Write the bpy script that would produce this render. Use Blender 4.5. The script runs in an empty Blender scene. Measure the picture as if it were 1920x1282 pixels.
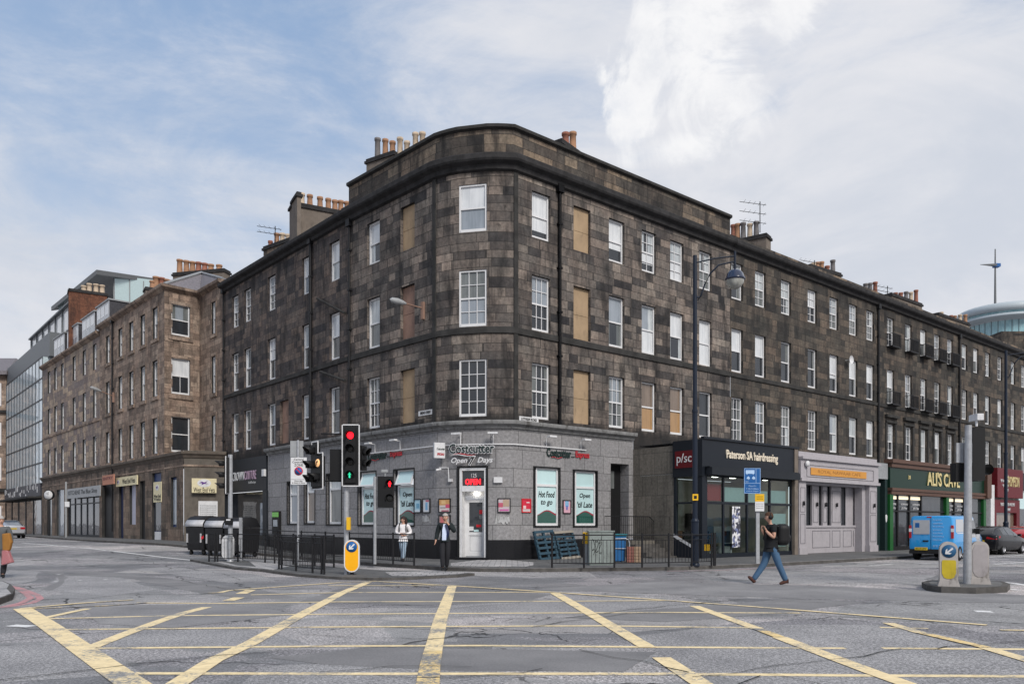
import bpy, bmesh, math, random
from mathutils import Vector, Matrix
random.seed(7)
R = math.radians
S = bpy.context.scene
COL = S.collection
# ------------------------------------------------------------------ camera, sky, sun, exposure
F_PX, CX, HY, CAMZ = 1480.0, 960.0, 983.0, 1.5      # focal length in photo pixels, principal column, horizon row, eye height
cam_data = bpy.data.cameras.new('camera'); cam = bpy.data.objects.new('camera', cam_data); COL.objects.link(cam)
cam.location = (0, 0, CAMZ); cam.rotation_euler = (R(90), 0, 0)
cam_data.sensor_width = 36; cam_data.lens = F_PX / 1920 * 36
cam_data.shift_y = (HY - 641) / 1920; cam_data.clip_end = 2000; cam_data.clip_start = .1
S.camera = cam
SUN_EL, SUN_AZ = 38, 205     # the sun stands behind the camera, to the right, veiled by cloud
sun_data = bpy.data.lights.new('sun', 'SUN'); sun_data.energy = 2.2; sun_data.angle = R(18); sun_data.color = (1, .95, .88)
sun = bpy.data.objects.new('sun', sun_data); COL.objects.link(sun)
_d = Vector((math.cos(R(SUN_EL)) * .45, -math.cos(R(SUN_EL)) * .9, math.sin(R(SUN_EL))))
sun.rotation_euler = _d.to_track_quat('Z', 'Y').to_euler(); sun.location = (20, -30, 40)
S.view_settings.view_transform = 'Standard'; S.view_settings.look = 'None'
S.view_settings.exposure = 0.42; S.view_settings.gamma = 1
W = bpy.data.worlds.new('World'); S.world = W; W.use_nodes = True

class NT:
    """tiny helper to write node graphs"""
    def __init__(s, nt): s.nt = nt
    def n(s, t, **kw):
        nd = s.nt.nodes.new('ShaderNode' + t)
        for k, v in kw.items(): setattr(nd, k, v)
        return nd
    def put(s, sock, v):
        if hasattr(v, 'is_linked') or isinstance(v, bpy.types.NodeSocket): s.nt.links.new(v, sock)
        else:
            if isinstance(v, (tuple, list)) and len(v) == 3 and sock.type == 'RGBA': v = (*v, 1)
            sock.default_value = v
    def m(s, op, a, b=None, c=None):
        nd = s.n('Math', operation=op)
        for i, v in enumerate((a, b, c)):
            if v is not None: s.put(nd.inputs[i], v)
        return nd.outputs[0]
    def vm(s, op, a, b=None):
        nd = s.n('VectorMath', operation=op); s.put(nd.inputs[0], a)
        if b is not None: s.put(nd.inputs[1], b)
        return nd.outputs['Value'] if op in ('DOT_PRODUCT', 'LENGTH', 'DISTANCE') else nd.outputs[0]
    def mix(s, f, a, b, mode='MIX'):
        nd = s.n('Mix', data_type='RGBA', blend_type=mode); s.put(nd.inputs[0], f); s.put(nd.inputs[6], a); s.put(nd.inputs[7], b)
        return nd.outputs[2]
    def noise(s, vec, scale, detail=3, rough=.5, dist=0):
        nd = s.n('TexNoise'); s.put(nd.inputs['Vector'], vec); nd.inputs['Scale'].default_value = scale
        nd.inputs['Detail'].default_value = detail; nd.inputs['Roughness'].default_value = rough; nd.inputs['Distortion'].default_value = dist
        return nd.outputs[0]
    def mr(s, v, a, b, c=0.0, d=1.0, smooth=True):
        nd = s.n('MapRange'); nd.interpolation_type = 'SMOOTHSTEP' if smooth else 'LINEAR'
        s.put(nd.inputs[0], v); nd.inputs[1].default_value = a; nd.inputs[2].default_value = b
        nd.inputs[3].default_value = c; nd.inputs[4].default_value = d
        return nd.outputs[0]
    def ramp(s, f, stops, const=False):
        nd = s.n('ValToRGB'); cr = nd.color_ramp
        if const: cr.interpolation = 'CONSTANT'
        while len(cr.elements) < len(stops): cr.elements.new(1)
        for e, (p, c) in zip(cr.elements, stops): e.position = p; e.color = (*c, 1)
        s.put(nd.inputs[0], f); return nd.outputs[0]
    def scale(s, vec, v):
        nd = s.n('Mapping'); s.put(nd.inputs[0], vec); nd.inputs['Scale'].default_value = v; return nd.outputs[0]

def build_sky():
    t = NT(W.node_tree)
    for n in list(W.node_tree.nodes): W.node_tree.nodes.remove(n)
    out = t.n('OutputWorld'); bg = t.n('Background'); bg.inputs[1].default_value = .1
    t.nt.links.new(bg.outputs[0], out.inputs[0])
    sk = t.n('TexSky', sky_type='NISHITA'); sk.sun_disc = False; sk.sun_elevation = R(SUN_EL); sk.sun_rotation = R(180 - 27)
    sk.air_density = 1.0; sk.dust_density = 1.5
    d = t.n('TexCoord').outputs['Generated']
    sep = t.n('SeparateXYZ'); t.put(sep.inputs[0], d); X, Y, Z = sep.outputs
    zz = t.m('MAXIMUM', Z, .04)
    cb = t.n('CombineXYZ')     # the cloud layer seen as a plane high above
    t.put(cb.inputs[0], t.m('DIVIDE', X, t.m('ADD', zz, .12))); t.put(cb.inputs[1], t.m('DIVIDE', Y, t.m('ADD', zz, .12)))
    p = cb.outputs[0]
    wisp = t.m('ADD', t.m('MULTIPLY', t.noise(t.scale(p, (.9, 1.5, 1)), 1.5, 9, .64, .5), .6), t.m('MULTIPLY', t.noise(t.scale(d, (1, 1, 2.4)), 4.5, 10, .66, .6), .55))
    soft = t.noise(p, .6, 4, .5, .3)
    right = t.mr(X, -.3, .42)                                    # cloud cover thickens to the right
    low = t.mr(Z, .5, .05)                                     # and towards the horizon
    cov = t.m('ADD', t.m('ADD', t.m('MULTIPLY', wisp, .9), t.m('MULTIPLY', soft, .45)), t.m('ADD', t.m('MULTIPLY', right, .30), t.m('MULTIPLY', low, .44)))
    veil = t.mr(cov, .66, 1.02)
    blue = t.mix(t.mr(Z, .1, .65), (4.4, 5.0, 5.9), (2.35, 3.5, 5.4))
    sky = t.mix(.72, sk.outputs[0], blue)
    veilc = t.mix(t.mr(t.m('ADD', t.m('MULTIPLY', t.noise(t.scale(d, (1, 1, 2)), 2.6, 8, .6, .8), .6), t.m('MULTIPLY', t.noise(p, .9, 6, .6), .4)), .38, .6), (4.7, 5.0, 5.6), (5.95, 6.0, 6.3))
    col = t.mix(veil, sky, veilc)
    # bright cumulus remnants, upper right of centre
    fine = t.noise(t.vm('ADD', d, (3.1, .4, 1.7)), 8.5, 10, .6, .9)
    def blob(px, py, sx, sy, amp=1.0):
        v = Vector(((px - CX) / F_PX, 1, (HY - py) / F_PX)).normalized()
        rt = Vector((v.y, -v.x, 0)).normalized(); up = rt.cross(v)
        a = t.m('DIVIDE', t.vm('DOT_PRODUCT', d, tuple(rt)), sx); b = t.m('DIVIDE', t.vm('DOT_PRODUCT', d, tuple(up)), sy)
        fr = t.mr(t.vm('DOT_PRODUCT', d, tuple(v)), .3, .6)
        r = t.m('SQRT', t.m('ADD', t.m('MULTIPLY', a, a), t.m('MULTIPLY', b, b)))
        return t.m('MULTIPLY', t.m('MULTIPLY', t.m('MAXIMUM', t.m('SUBTRACT', 1, r), 0), fr), amp)
    b = blob(1345, 80, .085, .15, .95)
    for a in ((1190, 60, .05, .12, 1.05), (1190, 190, .045, .07, 1.1), (1475, 30, .05, .055, 1.1), (1400, 170, .05, .08, .8), (1270, 280, .10, .028, .75)):
        b = t.m('MAXIMUM', b, blob(*a))
    puff = t.mr(t.m('ADD', b, t.m('MULTIPLY', t.m('SUBTRACT', fine, .5), 4.2)), .2, .75)
    puff = t.m('MULTIPLY', t.m('MULTIPLY', puff, t.mr(b, 0, .3)), t.mr(t.noise(d, 12, 8, .65), .3, .62, .35, 1))
    col = t.mix(puff, col, (7.0, 7.0, 7.1))
    gl = t.mr(Z, -.02, .0)
    col = t.mix(t.m('SUBTRACT', 1, gl), col, (2.6, 2.6, 2.7))
    t.put(bg.inputs[0], col)
build_sky()

# ------------------------------------------------------------------ where things stand
def gz(x, y):
    """height of the road surface: the street to the left climbs a little"""
    a = min(max((-x - 6) / 15, 0), 1); b = min(max((y - 26) / 16, 0), 1)
    return .42 * a * a * (3 - 2 * a) * b * b * (3 - 2 * b) - .0015 * max(x, 0)
def X_at(px, D): return (px - CX) / F_PX * D
def Z_at(py, D): return CAMZ - (py - HY) / F_PX * D
def G(px, py, h=0):
    """the point of the road seen in the photograph at that column and row"""
    D = 30.0
    for _ in range(30): D = .5 * D + .5 * F_PX * (CAMZ - gz(X_at(px, D), D) - h) / max(py - HY, 4)
    return X_at(px, D), D
# ------------------------------------------------------------------ mesh building
WMX = {}
def inv(o): return WMX[o.name].inverted() if o is not None else Matrix()
class MB:
    def __init__(s, xf=None): s.v = []; s.f = []; s.mi = []; s.uv = []; s.xf = xf or Matrix(); s.sm = []
    def face(s, pts, m=0, uv=None, smooth=False):
        i = len(s.v); s.v += [s.xf @ Vector(p) for p in pts]; s.f.append(tuple(range(i, i + len(pts)))); s.mi.append(m)
        s.uv.append(uv or [(p[0], p[2]) for p in pts]); s.sm.append(smooth)
    def mesh(s, verts, faces, m=0, smooth=True):
        i = len(s.v); s.v += [s.xf @ Vector(p) for p in verts]
        for f in faces:
            s.f.append(tuple(i + k for k in f)); s.mi.append(m); s.sm.append(smooth)
            s.uv.append([(verts[k][0] + verts[k][1], verts[k][2]) for k in f])
    def box(s, x0, x1, y0, y1, z0, z1, m=0):
        c = [(x0,y0,z0),(x1,y0,z0),(x1,y1,z0),(x0,y1,z0),(x0,y0,z1),(x1,y0,z1),(x1,y1,z1),(x0,y1,z1)]
        for f in ((3,2,1,0),(4,5,6,7),(0,1,5,4),(1,2,6,5),(2,3,7,6),(3,0,4,7)):
            p = [c[k] for k in f]
            ax = 1 if f in ((1,2,6,5),(3,0,4,7)) else 0
            s.face(p, m, [(q[ax], q[2]) if f not in ((3,2,1,0),(4,5,6,7)) else (q[0], q[1]) for q in p])
        return s
    def cbox(s, c, size, m=0):
        return s.box(c[0]-size[0]/2, c[0]+size[0]/2, c[1]-size[1]/2, c[1]+size[1]/2, c[2]-size[2]/2, c[2]+size[2]/2, m)
    def tube(s, pts, r, n=8, m=0, caps=True):
        """round bar along points; r is a number or one radius per point"""
        pts = [Vector(p) for p in pts]; rs = r if isinstance(r, (list, tuple)) else [r] * len(pts); V = []; Fc = []
        for i, p in enumerate(pts):
            t = (pts[min(i+1, len(pts)-1)] - pts[max(i-1, 0)]).normalized()
            a = t.cross(Vector((0, 0, 1)) if abs(t.z) < .9 else Vector((1, 0, 0))).normalized(); b = t.cross(a)
            for k in range(n):
                q = 2 * math.pi * k / n; V.append(tuple(p + (a * math.cos(q) + b * math.sin(q)) * rs[i]))
        for i in range(len(pts) - 1):
            for k in range(n): Fc.append((i*n+k, i*n+(k+1) % n, (i+1)*n+(k+1) % n, (i+1)*n+k))
        s.mesh(V, Fc, m)
        if caps: s.mesh(V[:n], [tuple(range(n))], m, False); s.mesh(V[-n:], [tuple(range(n))[::-1]], m, False)
        return s
    def lathe(s, c, prof, n=16, m=0, axis='z'):
        V = []; Fc = []
        for r, z in prof:
            for k in range(n):
                q = 2 * math.pi * k / n; a, b = r * math.cos(q), r * math.sin(q)
                p = {'z': (a, b, z), 'y': (a, z, b), 'x': (z, a, b)}[axis]
                V.append((c[0]+p[0], c[1]+p[1], c[2]+p[2]))
        for i in range(len(prof) - 1):
            for k in range(n): Fc.append((i*n+k, i*n+(k+1) % n, (i+1)*n+(k+1) % n, (i+1)*n+k))
        s.mesh(V, Fc, m); return s
    def prism(s, outline, y0, y1, m=0, smooth=False):
        """outline in x,z pushed from y0 to y1"""
        n = len(outline)
        s.face([(x, y0, z) for x, z in outline], m); s.face([(x, y1, z) for x, z in outline][::-1], m)
        for i in range(n):
            a, b = outline[i], outline[(i+1) % n]
            s.face([(a[0], y1, a[1]), (b[0], y1, b[1]), (b[0], y0, b[1]), (a[0], y0, a[1])], m, None, smooth)
        return s
    def build(s, name, mats, parent=None, world=False, weld=False, bevel=0, subdiv=0, recalc=True):
        me = bpy.data.meshes.new(name); P = inv(parent) if (world and parent) else Matrix()
        me.from_pydata([tuple(P @ v) for v in s.v], [], s.f)
        if not isinstance(mats, (list, tuple)): mats = [mats]
        for m in mats: me.materials.append(m)
        me.polygons.foreach_set('material_index', s.mi); me.polygons.foreach_set('use_smooth', s.sm)
        uvl = me.uv_layers.new(name='UVMap'); flat = [c for f in s.uv for q in f for c in q]
        uvl.data.foreach_set('uv', flat)
        me.update()
        if recalc or weld:
            bm = bmesh.new(); bm.from_mesh(me)
            if weld: bmesh.ops.remove_doubles(bm, verts=bm.verts, dist=.0005)
            if recalc: bmesh.ops.recalc_face_normals(bm, faces=bm.faces)
            bm.to_mesh(me); bm.free()
        o = bpy.data.objects.new(name, me); COL.objects.link(o)
        WMX[o.name] = (WMX[parent.name] if parent else Matrix()).copy()
        if parent: o.parent = parent
        if bevel:
            b = o.modifiers.new('bevel', 'BEVEL'); b.width = bevel; b.segments = 2; b.limit_method = 'ANGLE'
        if subdiv:
            b = o.modifiers.new('sub', 'SUBSURF'); b.levels = b.render_levels = subdiv
        return o
def tag(o, label=None, cat=None, group=None, kind=None):
    if label: o['label'] = label
    if cat: o['category'] = cat
    if group: o['group'] = group
    if kind: o['kind'] = kind
    return o
def thing(name, label, cat, loc=(0, 0, 0), rz=0, group=None, mx=None):
    o = bpy.data.objects.new(name, None); COL.objects.link(o); o.empty_display_size = .3
    M = mx.copy() if mx is not None else Matrix.Translation(loc) @ Matrix.Rotation(rz, 4, 'Z')
    o.matrix_world = M; WMX[o.name] = M
    return tag(o, label, cat, group)
def text(name, s, size, mat_, parent, xf, ext=.01, align='CENTER', sx=1.0, shear=0, bold=0, world=True, res=2, spacing=1.0, fit=None):
    """lettering: text in the x,z plane of frame xf, baseline at its origin, facing -y"""
    c = bpy.data.curves.new(name, 'FONT'); c.body = s; c.size = size; c.align_x = align; c.extrude = ext; c.shear = shear
    c.offset = bold; c.resolution_u = res; c.space_character = spacing; c.align_y = 'CENTER'
    tmp = bpy.data.objects.new('tmp', c); COL.objects.link(tmp)
    bpy.context.view_layer.update()
    me = bpy.data.meshes.new_from_object(tmp.evaluated_get(bpy.context.evaluated_depsgraph_get())); me.name = name
    bpy.data.objects.remove(tmp); bpy.data.curves.remove(c)
    if fit:      # stretch the lettering to the measured width and height
        xs = [v.co.x for v in me.vertices]; ys = [v.co.y for v in me.vertices]; w, h = max(xs) - min(xs), max(ys) - min(ys)
        k = {'LEFT': min(xs), 'RIGHT': max(xs), 'CENTER': (min(xs) + max(xs)) / 2}[align]
        me.transform(Matrix.Diagonal((fit[0]/w, fit[1]/h if fit[1] else 1, 1, 1)) @ T((-k, -(min(ys)+max(ys))/2 if fit[1] else 0, 0)))
    me.transform(Matrix.Rotation(R(90), 4, 'X') @ Matrix.Diagonal((1 if fit else sx, 1, 1, 1)))
    me.transform((inv(parent) if parent else Matrix()) @ xf if world else xf)
    me.materials.clear(); me.materials.append(mat_)
    o = bpy.data.objects.new(name, me); COL.objects.link(o); WMX[o.name] = (WMX[parent.name] if parent else Matrix()).copy()
    if parent: o.parent = parent
    return o
T = Matrix.Translation
# ------------------------------------------------------------------ materials
def pbr(name):
    m = bpy.data.materials.new(name); m.use_nodes = True; nt = m.node_tree
    b = nt.nodes['Principled BSDF']; return m, NT(nt), b
def simple(name, c, rough=.55, metal=0, var=.12, sc=6, bump=0, coat=0, emit=0, spec=.22, dirt=0):
    m, t, b = pbr(name); o = t.n('TexCoord').outputs['Object']
    n = t.noise(o, sc, 4, .6); f = t.mr(n, .25, .75, 1 - var, 1 + var, False)
    cc = t.vm('SCALE', c); sc_ = cc.node; t.put(sc_.inputs[3], f)
    col = cc
    if dirt:
        dn = t.noise(t.scale(o, (2, 2, .7)), 2.2, 6, .65); col = t.mix(t.mr(dn, .5, .72, 0, dirt), cc, (.05, .045, .04))
    t.put(b.inputs['Base Color'], col); b.inputs['Roughness'].default_value = rough; b.inputs['Metallic'].default_value = metal
    b.inputs['Specular IOR Level'].default_value = spec
    if coat: b.inputs['Coat Weight'].default_value = coat; b.inputs['Coat Roughness'].default_value = .04
    if emit:
        t.put(b.inputs['Emission Color'], c); b.inputs['Emission Strength'].default_value = emit
    if bump:
        bp = t.n('Bump'); bp.inputs['Strength'].default_value = bump; bp.inputs['Distance'].default_value = .01
        t.put(bp.inputs['Height'], t.noise(o, sc * 6, 4)); t.put(b.inputs['Normal'], bp.outputs[0])
    return m
def ashlar(name, stops, bw=.75, bh=.36, mortar=(.03, .028, .026), mw=.012, stain=.75, seed=0, stain_c=(.012, .012, .013), bumpy=.6, warp=.28, lo=.47, hi=.66, rough=.85, soot=0):
    """dressed stone blocks laid in courses; UVs are metres along and up the wall"""
    m, t, b = pbr(name); uv = t.n('UVMap').outputs[0]
    sp = t.n('SeparateXYZ'); t.put(sp.inputs[0], uv); u, v = sp.outputs[0], sp.outputs[1]
    v2 = t.m('ADD', v, t.m('MULTIPLY', t.m('SINE', t.m('MULTIPLY', v, 3.1)), .05 if warp else 0))
    y = t.m('DIVIDE', v2, bh); row = t.m('FLOOR', y)
    wn = t.n('TexWhiteNoise', noise_dimensions='1D'); t.put(wn.inputs['W'], t.m('ADD', row, seed)); rr = wn.outputs[0]
    x = t.m('ADD', t.m('DIVIDE', u, bw), t.m('MULTIPLY', rr, 9.0))
    if warp: x = t.m('ADD', x, t.m('MULTIPLY', t.m('SINE', t.m('ADD', t.m('MULTIPLY', x, 2.7), t.m('MULTIPLY', rr, 30))), warp))
    col = t.m('FLOOR', x); fx = t.m('FRACT', x); fy = t.m('FRACT', y)
    ex = t.m('MULTIPLY', t.m('MINIMUM', fx, t.m('SUBTRACT', 1, fx)), bw); ey = t.m('MULTIPLY', t.m('MINIMUM', fy, t.m('SUBTRACT', 1, fy)), bh)
    e = t.m('MINIMUM', ex, ey)
    cb = t.n('CombineXYZ'); t.put(cb.inputs[0], col); t.put(cb.inputs[1], row); cb.inputs[2].default_value = seed
    w2 = t.n('TexWhiteNoise', noise_dimensions='3D'); t.put(w2.inputs[0], cb.outputs[0])
    big = t.noise(uv, .35, 3, .5)
    pick = t.m('ADD', t.m('MULTIPLY', w2.outputs[0], .8), t.m('MULTIPLY', t.m('SUBTRACT', big, .5), .9))
    pick = t.m('ADD', pick, .08); pick = t.m('ADD', pick, t.m('MULTIPLY', t.m('SUBTRACT', t.noise(uv, 2.2, 4, .6), .5), .3))
    c = t.ramp(pick, stops)
    tint = t.mix(t.mr(t.noise(uv, .8, 3), .35, .65), c, t.mix(1, c, (1.05, .98, .955) if warp else (1, 1, 1), 'MULTIPLY'))
    fine = t.noise(uv, 9, 6, .7); c = t.mix(1.0, tint, t.ramp(fine, [(.25, (.55, .55, .55)), (.75, (1.25, 1.25, 1.25))]), 'MULTIPLY')
    st = t.noise(t.scale(uv, (1.3, .38, 1)), 1.1, 7, .62, .4)
    c = t.mix(t.mr(st, lo, hi, 0, stain), c, stain_c)
    st2 = t.noise(t.scale(uv, (2.4, 1.2, 1)), 1.6, 5, .6, .3)
    c = t.mix(t.mr(st2, .58, .74, 0, stain * .7), c, stain_c)
    st3 = t.noise(t.scale(uv, (4.5, .22, 1)), 1.0, 6, .65, .2); c = t.mix(t.mr(st3, .5, .72, 0, stain * .75), c, stain_c)
    gr = t.noise(t.scale(uv, (1.5, 1, 1)), 2.6, 8, .7); c = t.mix(1, c, t.ramp(gr, [(.3, (.68, .68, .7)), (.7, (1.3, 1.28, 1.25))]) if warp else t.ramp(gr, [(.3, (.9, .9, .9)), (.7, (1.08, 1.08, 1.08))]), 'MULTIPLY')
    if soot:    # soot that has settled above the ledge of the shop cornice
        c = t.mix(t.mr(t.m('SUBTRACT', t.m('ADD', soot, t.m('MULTIPLY', t.noise(t.scale(uv, (1.6, .4, 1)), 1.5, 6, .7), 1.1)), v), .25, .75, 0, .85), c, stain_c)
    jt = t.mr(e, mw * .5, mw * 1.4, 1, 0)
    c = t.mix(t.m('MULTIPLY', jt, .85), c, mortar)
    t.put(b.inputs['Base Color'], c); b.inputs['Roughness'].default_value = rough; b.inputs['Specular IOR Level'].default_value = .25
    bp = t.n('Bump'); bp.inputs['Strength'].default_value = bumpy; bp.inputs['Distance'].default_value = .02
    h = t.m('ADD', t.m('SUBTRACT', 1, jt), t.m('ADD', t.m('MULTIPLY', t.noise(uv, 5, 6, .7), .6), t.m('MULTIPLY', w2.outputs[0], .3)))
    t.put(bp.inputs['Height'], h); t.put(b.inputs['Normal'], bp.outputs[0])
    return m
M = {}
M['stone'] = ashlar('sooty_sandstone', [(0, (.03, .03, .033)), (.16, (.07, .066, .065)), (.38, (.125, .112, .103)), (.72, (.182, .16, .142)), (1, (.29, .25, .215))], bw=.78, bh=.36, stain=.8, lo=.46, hi=.7, soot=5.75)
M['stone_left'] = ashlar('dark_rubble', [(0, (.04, .038, .042)), (.4, (.085, .075, .072)), (.7, (.13, .108, .096)), (1, (.17, .135, .112))], bw=.62, bh=.31, stain=.8, seed=11, mw=.008, lo=.46, hi=.68, soot=5.65)
M['stone_right'] = ashlar('grey_brown_sandstone', [(0, (.03, .03, .03)), (.35, (.06, .056, .05)), (.65, (.095, .083, .07)), (1, (.14, .115, .092))], bw=.8, bh=.38, stain=.6, seed=23)
M['stone_brown'] = ashlar('warm_sandstone', [(0, (.15, .12, .1)), (.4, (.245, .192, .155)), (.7, (.32, .25, .2)), (1, (.4, .32, .255))], bw=.7, bh=.33, stain=.6, seed=31, mortar=(.09, .07, .055), stain_c=(.06, .045, .038), mw=.008)
M['stone_pale'] = ashlar('patched_sandstone', [(0, (.19, .165, .165)), (.35, (.24, .2, .18)), (.65, (.36, .29, .225)), (1, (.46, .37, .28))], bw=.95, bh=.42, stain=.5, seed=41, mortar=(.1, .085, .07), stain_c=(.08, .07, .07), mw=.008)
M['granite'] = ashlar('grey_granite', [(0, (.235, .23, .235)), (.5, (.262, .255, .26)), (1, (.29, .282, .286))], bw=1.15, bh=.74, stain=.2, seed=5, mortar=(.05, .05, .05), mw=.012, warp=0, stain_c=(.09, .09, .1), bumpy=.15, rough=.6, lo=.5, hi=.8)
M['granite_dark'] = simple('black_polished_granite', (.012, .012, .014), .3, var=.4, sc=30)
M['render'] = simple('brown_render', (.16, .135, .115), .9, var=.22, sc=2.5, bump=.3, dirt=.35)
M['parapet'] = ashlar('parapet_stone', [(0, (.035, .034, .034)), (.4, (.09, .08, .07)), (.75, (.17, .14, .11)), (1, (.24, .19, .14))], bw=1.1, bh=.42, stain=.75, seed=57)
M['cornice'] = simple('blackened_cornice', (.03, .029, .03), .85, var=.5, sc=3, bump=.4)
M['belt'] = simple('weathered_belt', (.035, .034, .033), .85, var=.5, sc=2, bump=.4)
M['shop_cornice'] = simple('pale_worn_cornice', (.2, .2, .2), .7, var=.3, sc=4, dirt=.9)
M['white'] = simple('white_paint', (.64, .64, .65), .4, var=.06)
M['offwhite'] = simple('dirty_white', (.6, .6, .61), .5, var=.12, dirt=.25)
M['grey'] = simple('grey_paint', (.3, .31, .32), .45, var=.12, dirt=.2)
M['galv'] = simple('galvanised_steel', (.36, .37, .39), .42, .35, var=.18, sc=9, dirt=.15)
M['board'] = simple('painted_board', (.34, .245, .155), .8, var=.16, sc=1.5, dirt=.3)
M['board_pink'] = simple('painted_board_red', (.24, .15, .115), .8, var=.2, sc=1.5, dirt=.3)
M['pipe'] = simple('black_iron', (.014, .014, .016), .5, var=.3)
M['slate'] = simple('slate', (.17, .155, .165), .6, var=.4, sc=8, bump=.5)
M['slate_dark'] = simple('dark_slate', (.045, .045, .052), .6, var=.4, sc=8, bump=.5)
M['lead'] = simple('lead', (.26, .27, .28), .5, var=.15)
M['pot'] = simple('clay_pot', (.34, .19, .115), .8, var=.25, sc=3, dirt=.35)
M['pot_pale'] = simple('pale_clay_pot', (.5, .4, .3), .8, var=.2, sc=3, dirt=.35)
M['pot_grey'] = simple('grey_clay_pot', (.16, .15, .15), .8, var=.25, sc=3, dirt=.3)
M['pot_red'] = simple('red_clay_pot', (.27, .115, .08), .8, var=.25, sc=3, dirt=.35)
def glassy(name, c, c2=None, rough=.03, var=.3, spec=.9):
    """window pane with what lies right behind it"""
    m, t, b = pbr(name); o = t.n('TexCoord').outputs['Object']
    n = t.m('ADD', t.m('MULTIPLY', t.noise(t.scale(o, (1.3, 1.3, .5)), 2.5, 3), .55), t.m('MULTIPLY', t.noise(t.scale(o, (9, 9, .35)), 1.5, 3), .45)); t.put(b.inputs['Base Color'], t.mix(t.mr(n, .35, .65), c, c2 or tuple(x * (1 - var) for x in c)))
    b.inputs['Roughness'].default_value = .5; b.inputs['Specular IOR Level'].default_value = .2
    b.inputs['Coat Weight'].default_value = 1; b.inputs['Coat Roughness'].default_value = rough; b.inputs['Coat IOR'].default_value = 1.55
    bp = t.n('Bump'); bp.inputs['Strength'].default_value = .12; bp.inputs['Distance'].default_value = .05
    t.put(bp.inputs['Height'], t.noise(o, 1.8, 1)); t.put(b.inputs['Coat Normal'], bp.outputs[0])
    return m
M['g_dark'] = glassy('glass_dark_room', (.022, .026, .032))
M['g_mid'] = glassy('glass_net_curtain', (.16, .17, .17), (.09, .1, .1))
M['g_blind'] = glassy('glass_white_blind', (.64, .655, .67), (.5, .52, .54))
M['g_grey'] = glassy('glass_grey_blind', (.27, .3, .34), (.2, .23, .26))
M['g_warm'] = glassy('glass_brown_curtain', (.2, .15, .115), var=.3)
M['g_board'] = glassy('glass_orange_board', (.36, .21, .09), var=.2)
M['g_white'] = glassy('glass_pale_curtain', (.5, .53, .54), (.3, .33, .35))
def clear_glass(name, tint=(.8, .9, .88), refl=.35):
    m = bpy.data.materials.new(name); m.use_nodes = True; t = NT(m.node_tree); nt = m.node_tree
    nt.nodes.remove(nt.nodes['Principled BSDF']); out = nt.nodes['Material Output']
    tr = t.n('BsdfTransparent'); tr.inputs[0].default_value = (*tint, 1); gl = t.n('BsdfGlossy'); gl.inputs['Roughness'].default_value = .02
    fr = t.n('LayerWeight'); f = t.m('ADD', t.m('MULTIPLY', t.m('POWER', fr.outputs['Facing'], 4), .6), .05)
    mx = t.n('MixShader'); t.put(mx.inputs[0], f); t.put(mx.inputs[1], tr.outputs[0]); t.put(mx.inputs[2], gl.outputs[0]); t.put(out.inputs[0], mx.outputs[0])
    return m
M['clear'] = clear_glass('shop_glass')
M['interior'] = simple('dim_interior', (.06, .055, .05), .9, var=.4, sc=1)
def flat(name, c, rough=.5, **k):
    if name not in M: M[name] = simple(name, c, rough, var=.08, **k)
    return M[name]
flat('black', (.012, .012, .013), .5); flat('dark_grey_paint', (.014, .017, .022), .45); flat('red', (.55, .02, .03), .4)
flat('darkred', (.11, .008, .012), .45); flat('blue_sign', (.015, .1, .3), .4); flat('yellow', (.72, .42, .02), .4)
flat('cream', (.62, .55, .36), .6); flat('rubber', (.015, .015, .016), .8); flat('navy', (.012, .018, .06), .45)
flat('skin', (.5, .29, .21), .55); flat('yellow_plate', (.6, .42, .04), .4)
M['yellow_shine'] = simple('yellow_plastic', (.85, .40, .01), .35, var=.05)
M['lamp'] = simple('lamp_glow', (1, .95, .85), .5, emit=6, var=0)
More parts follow.
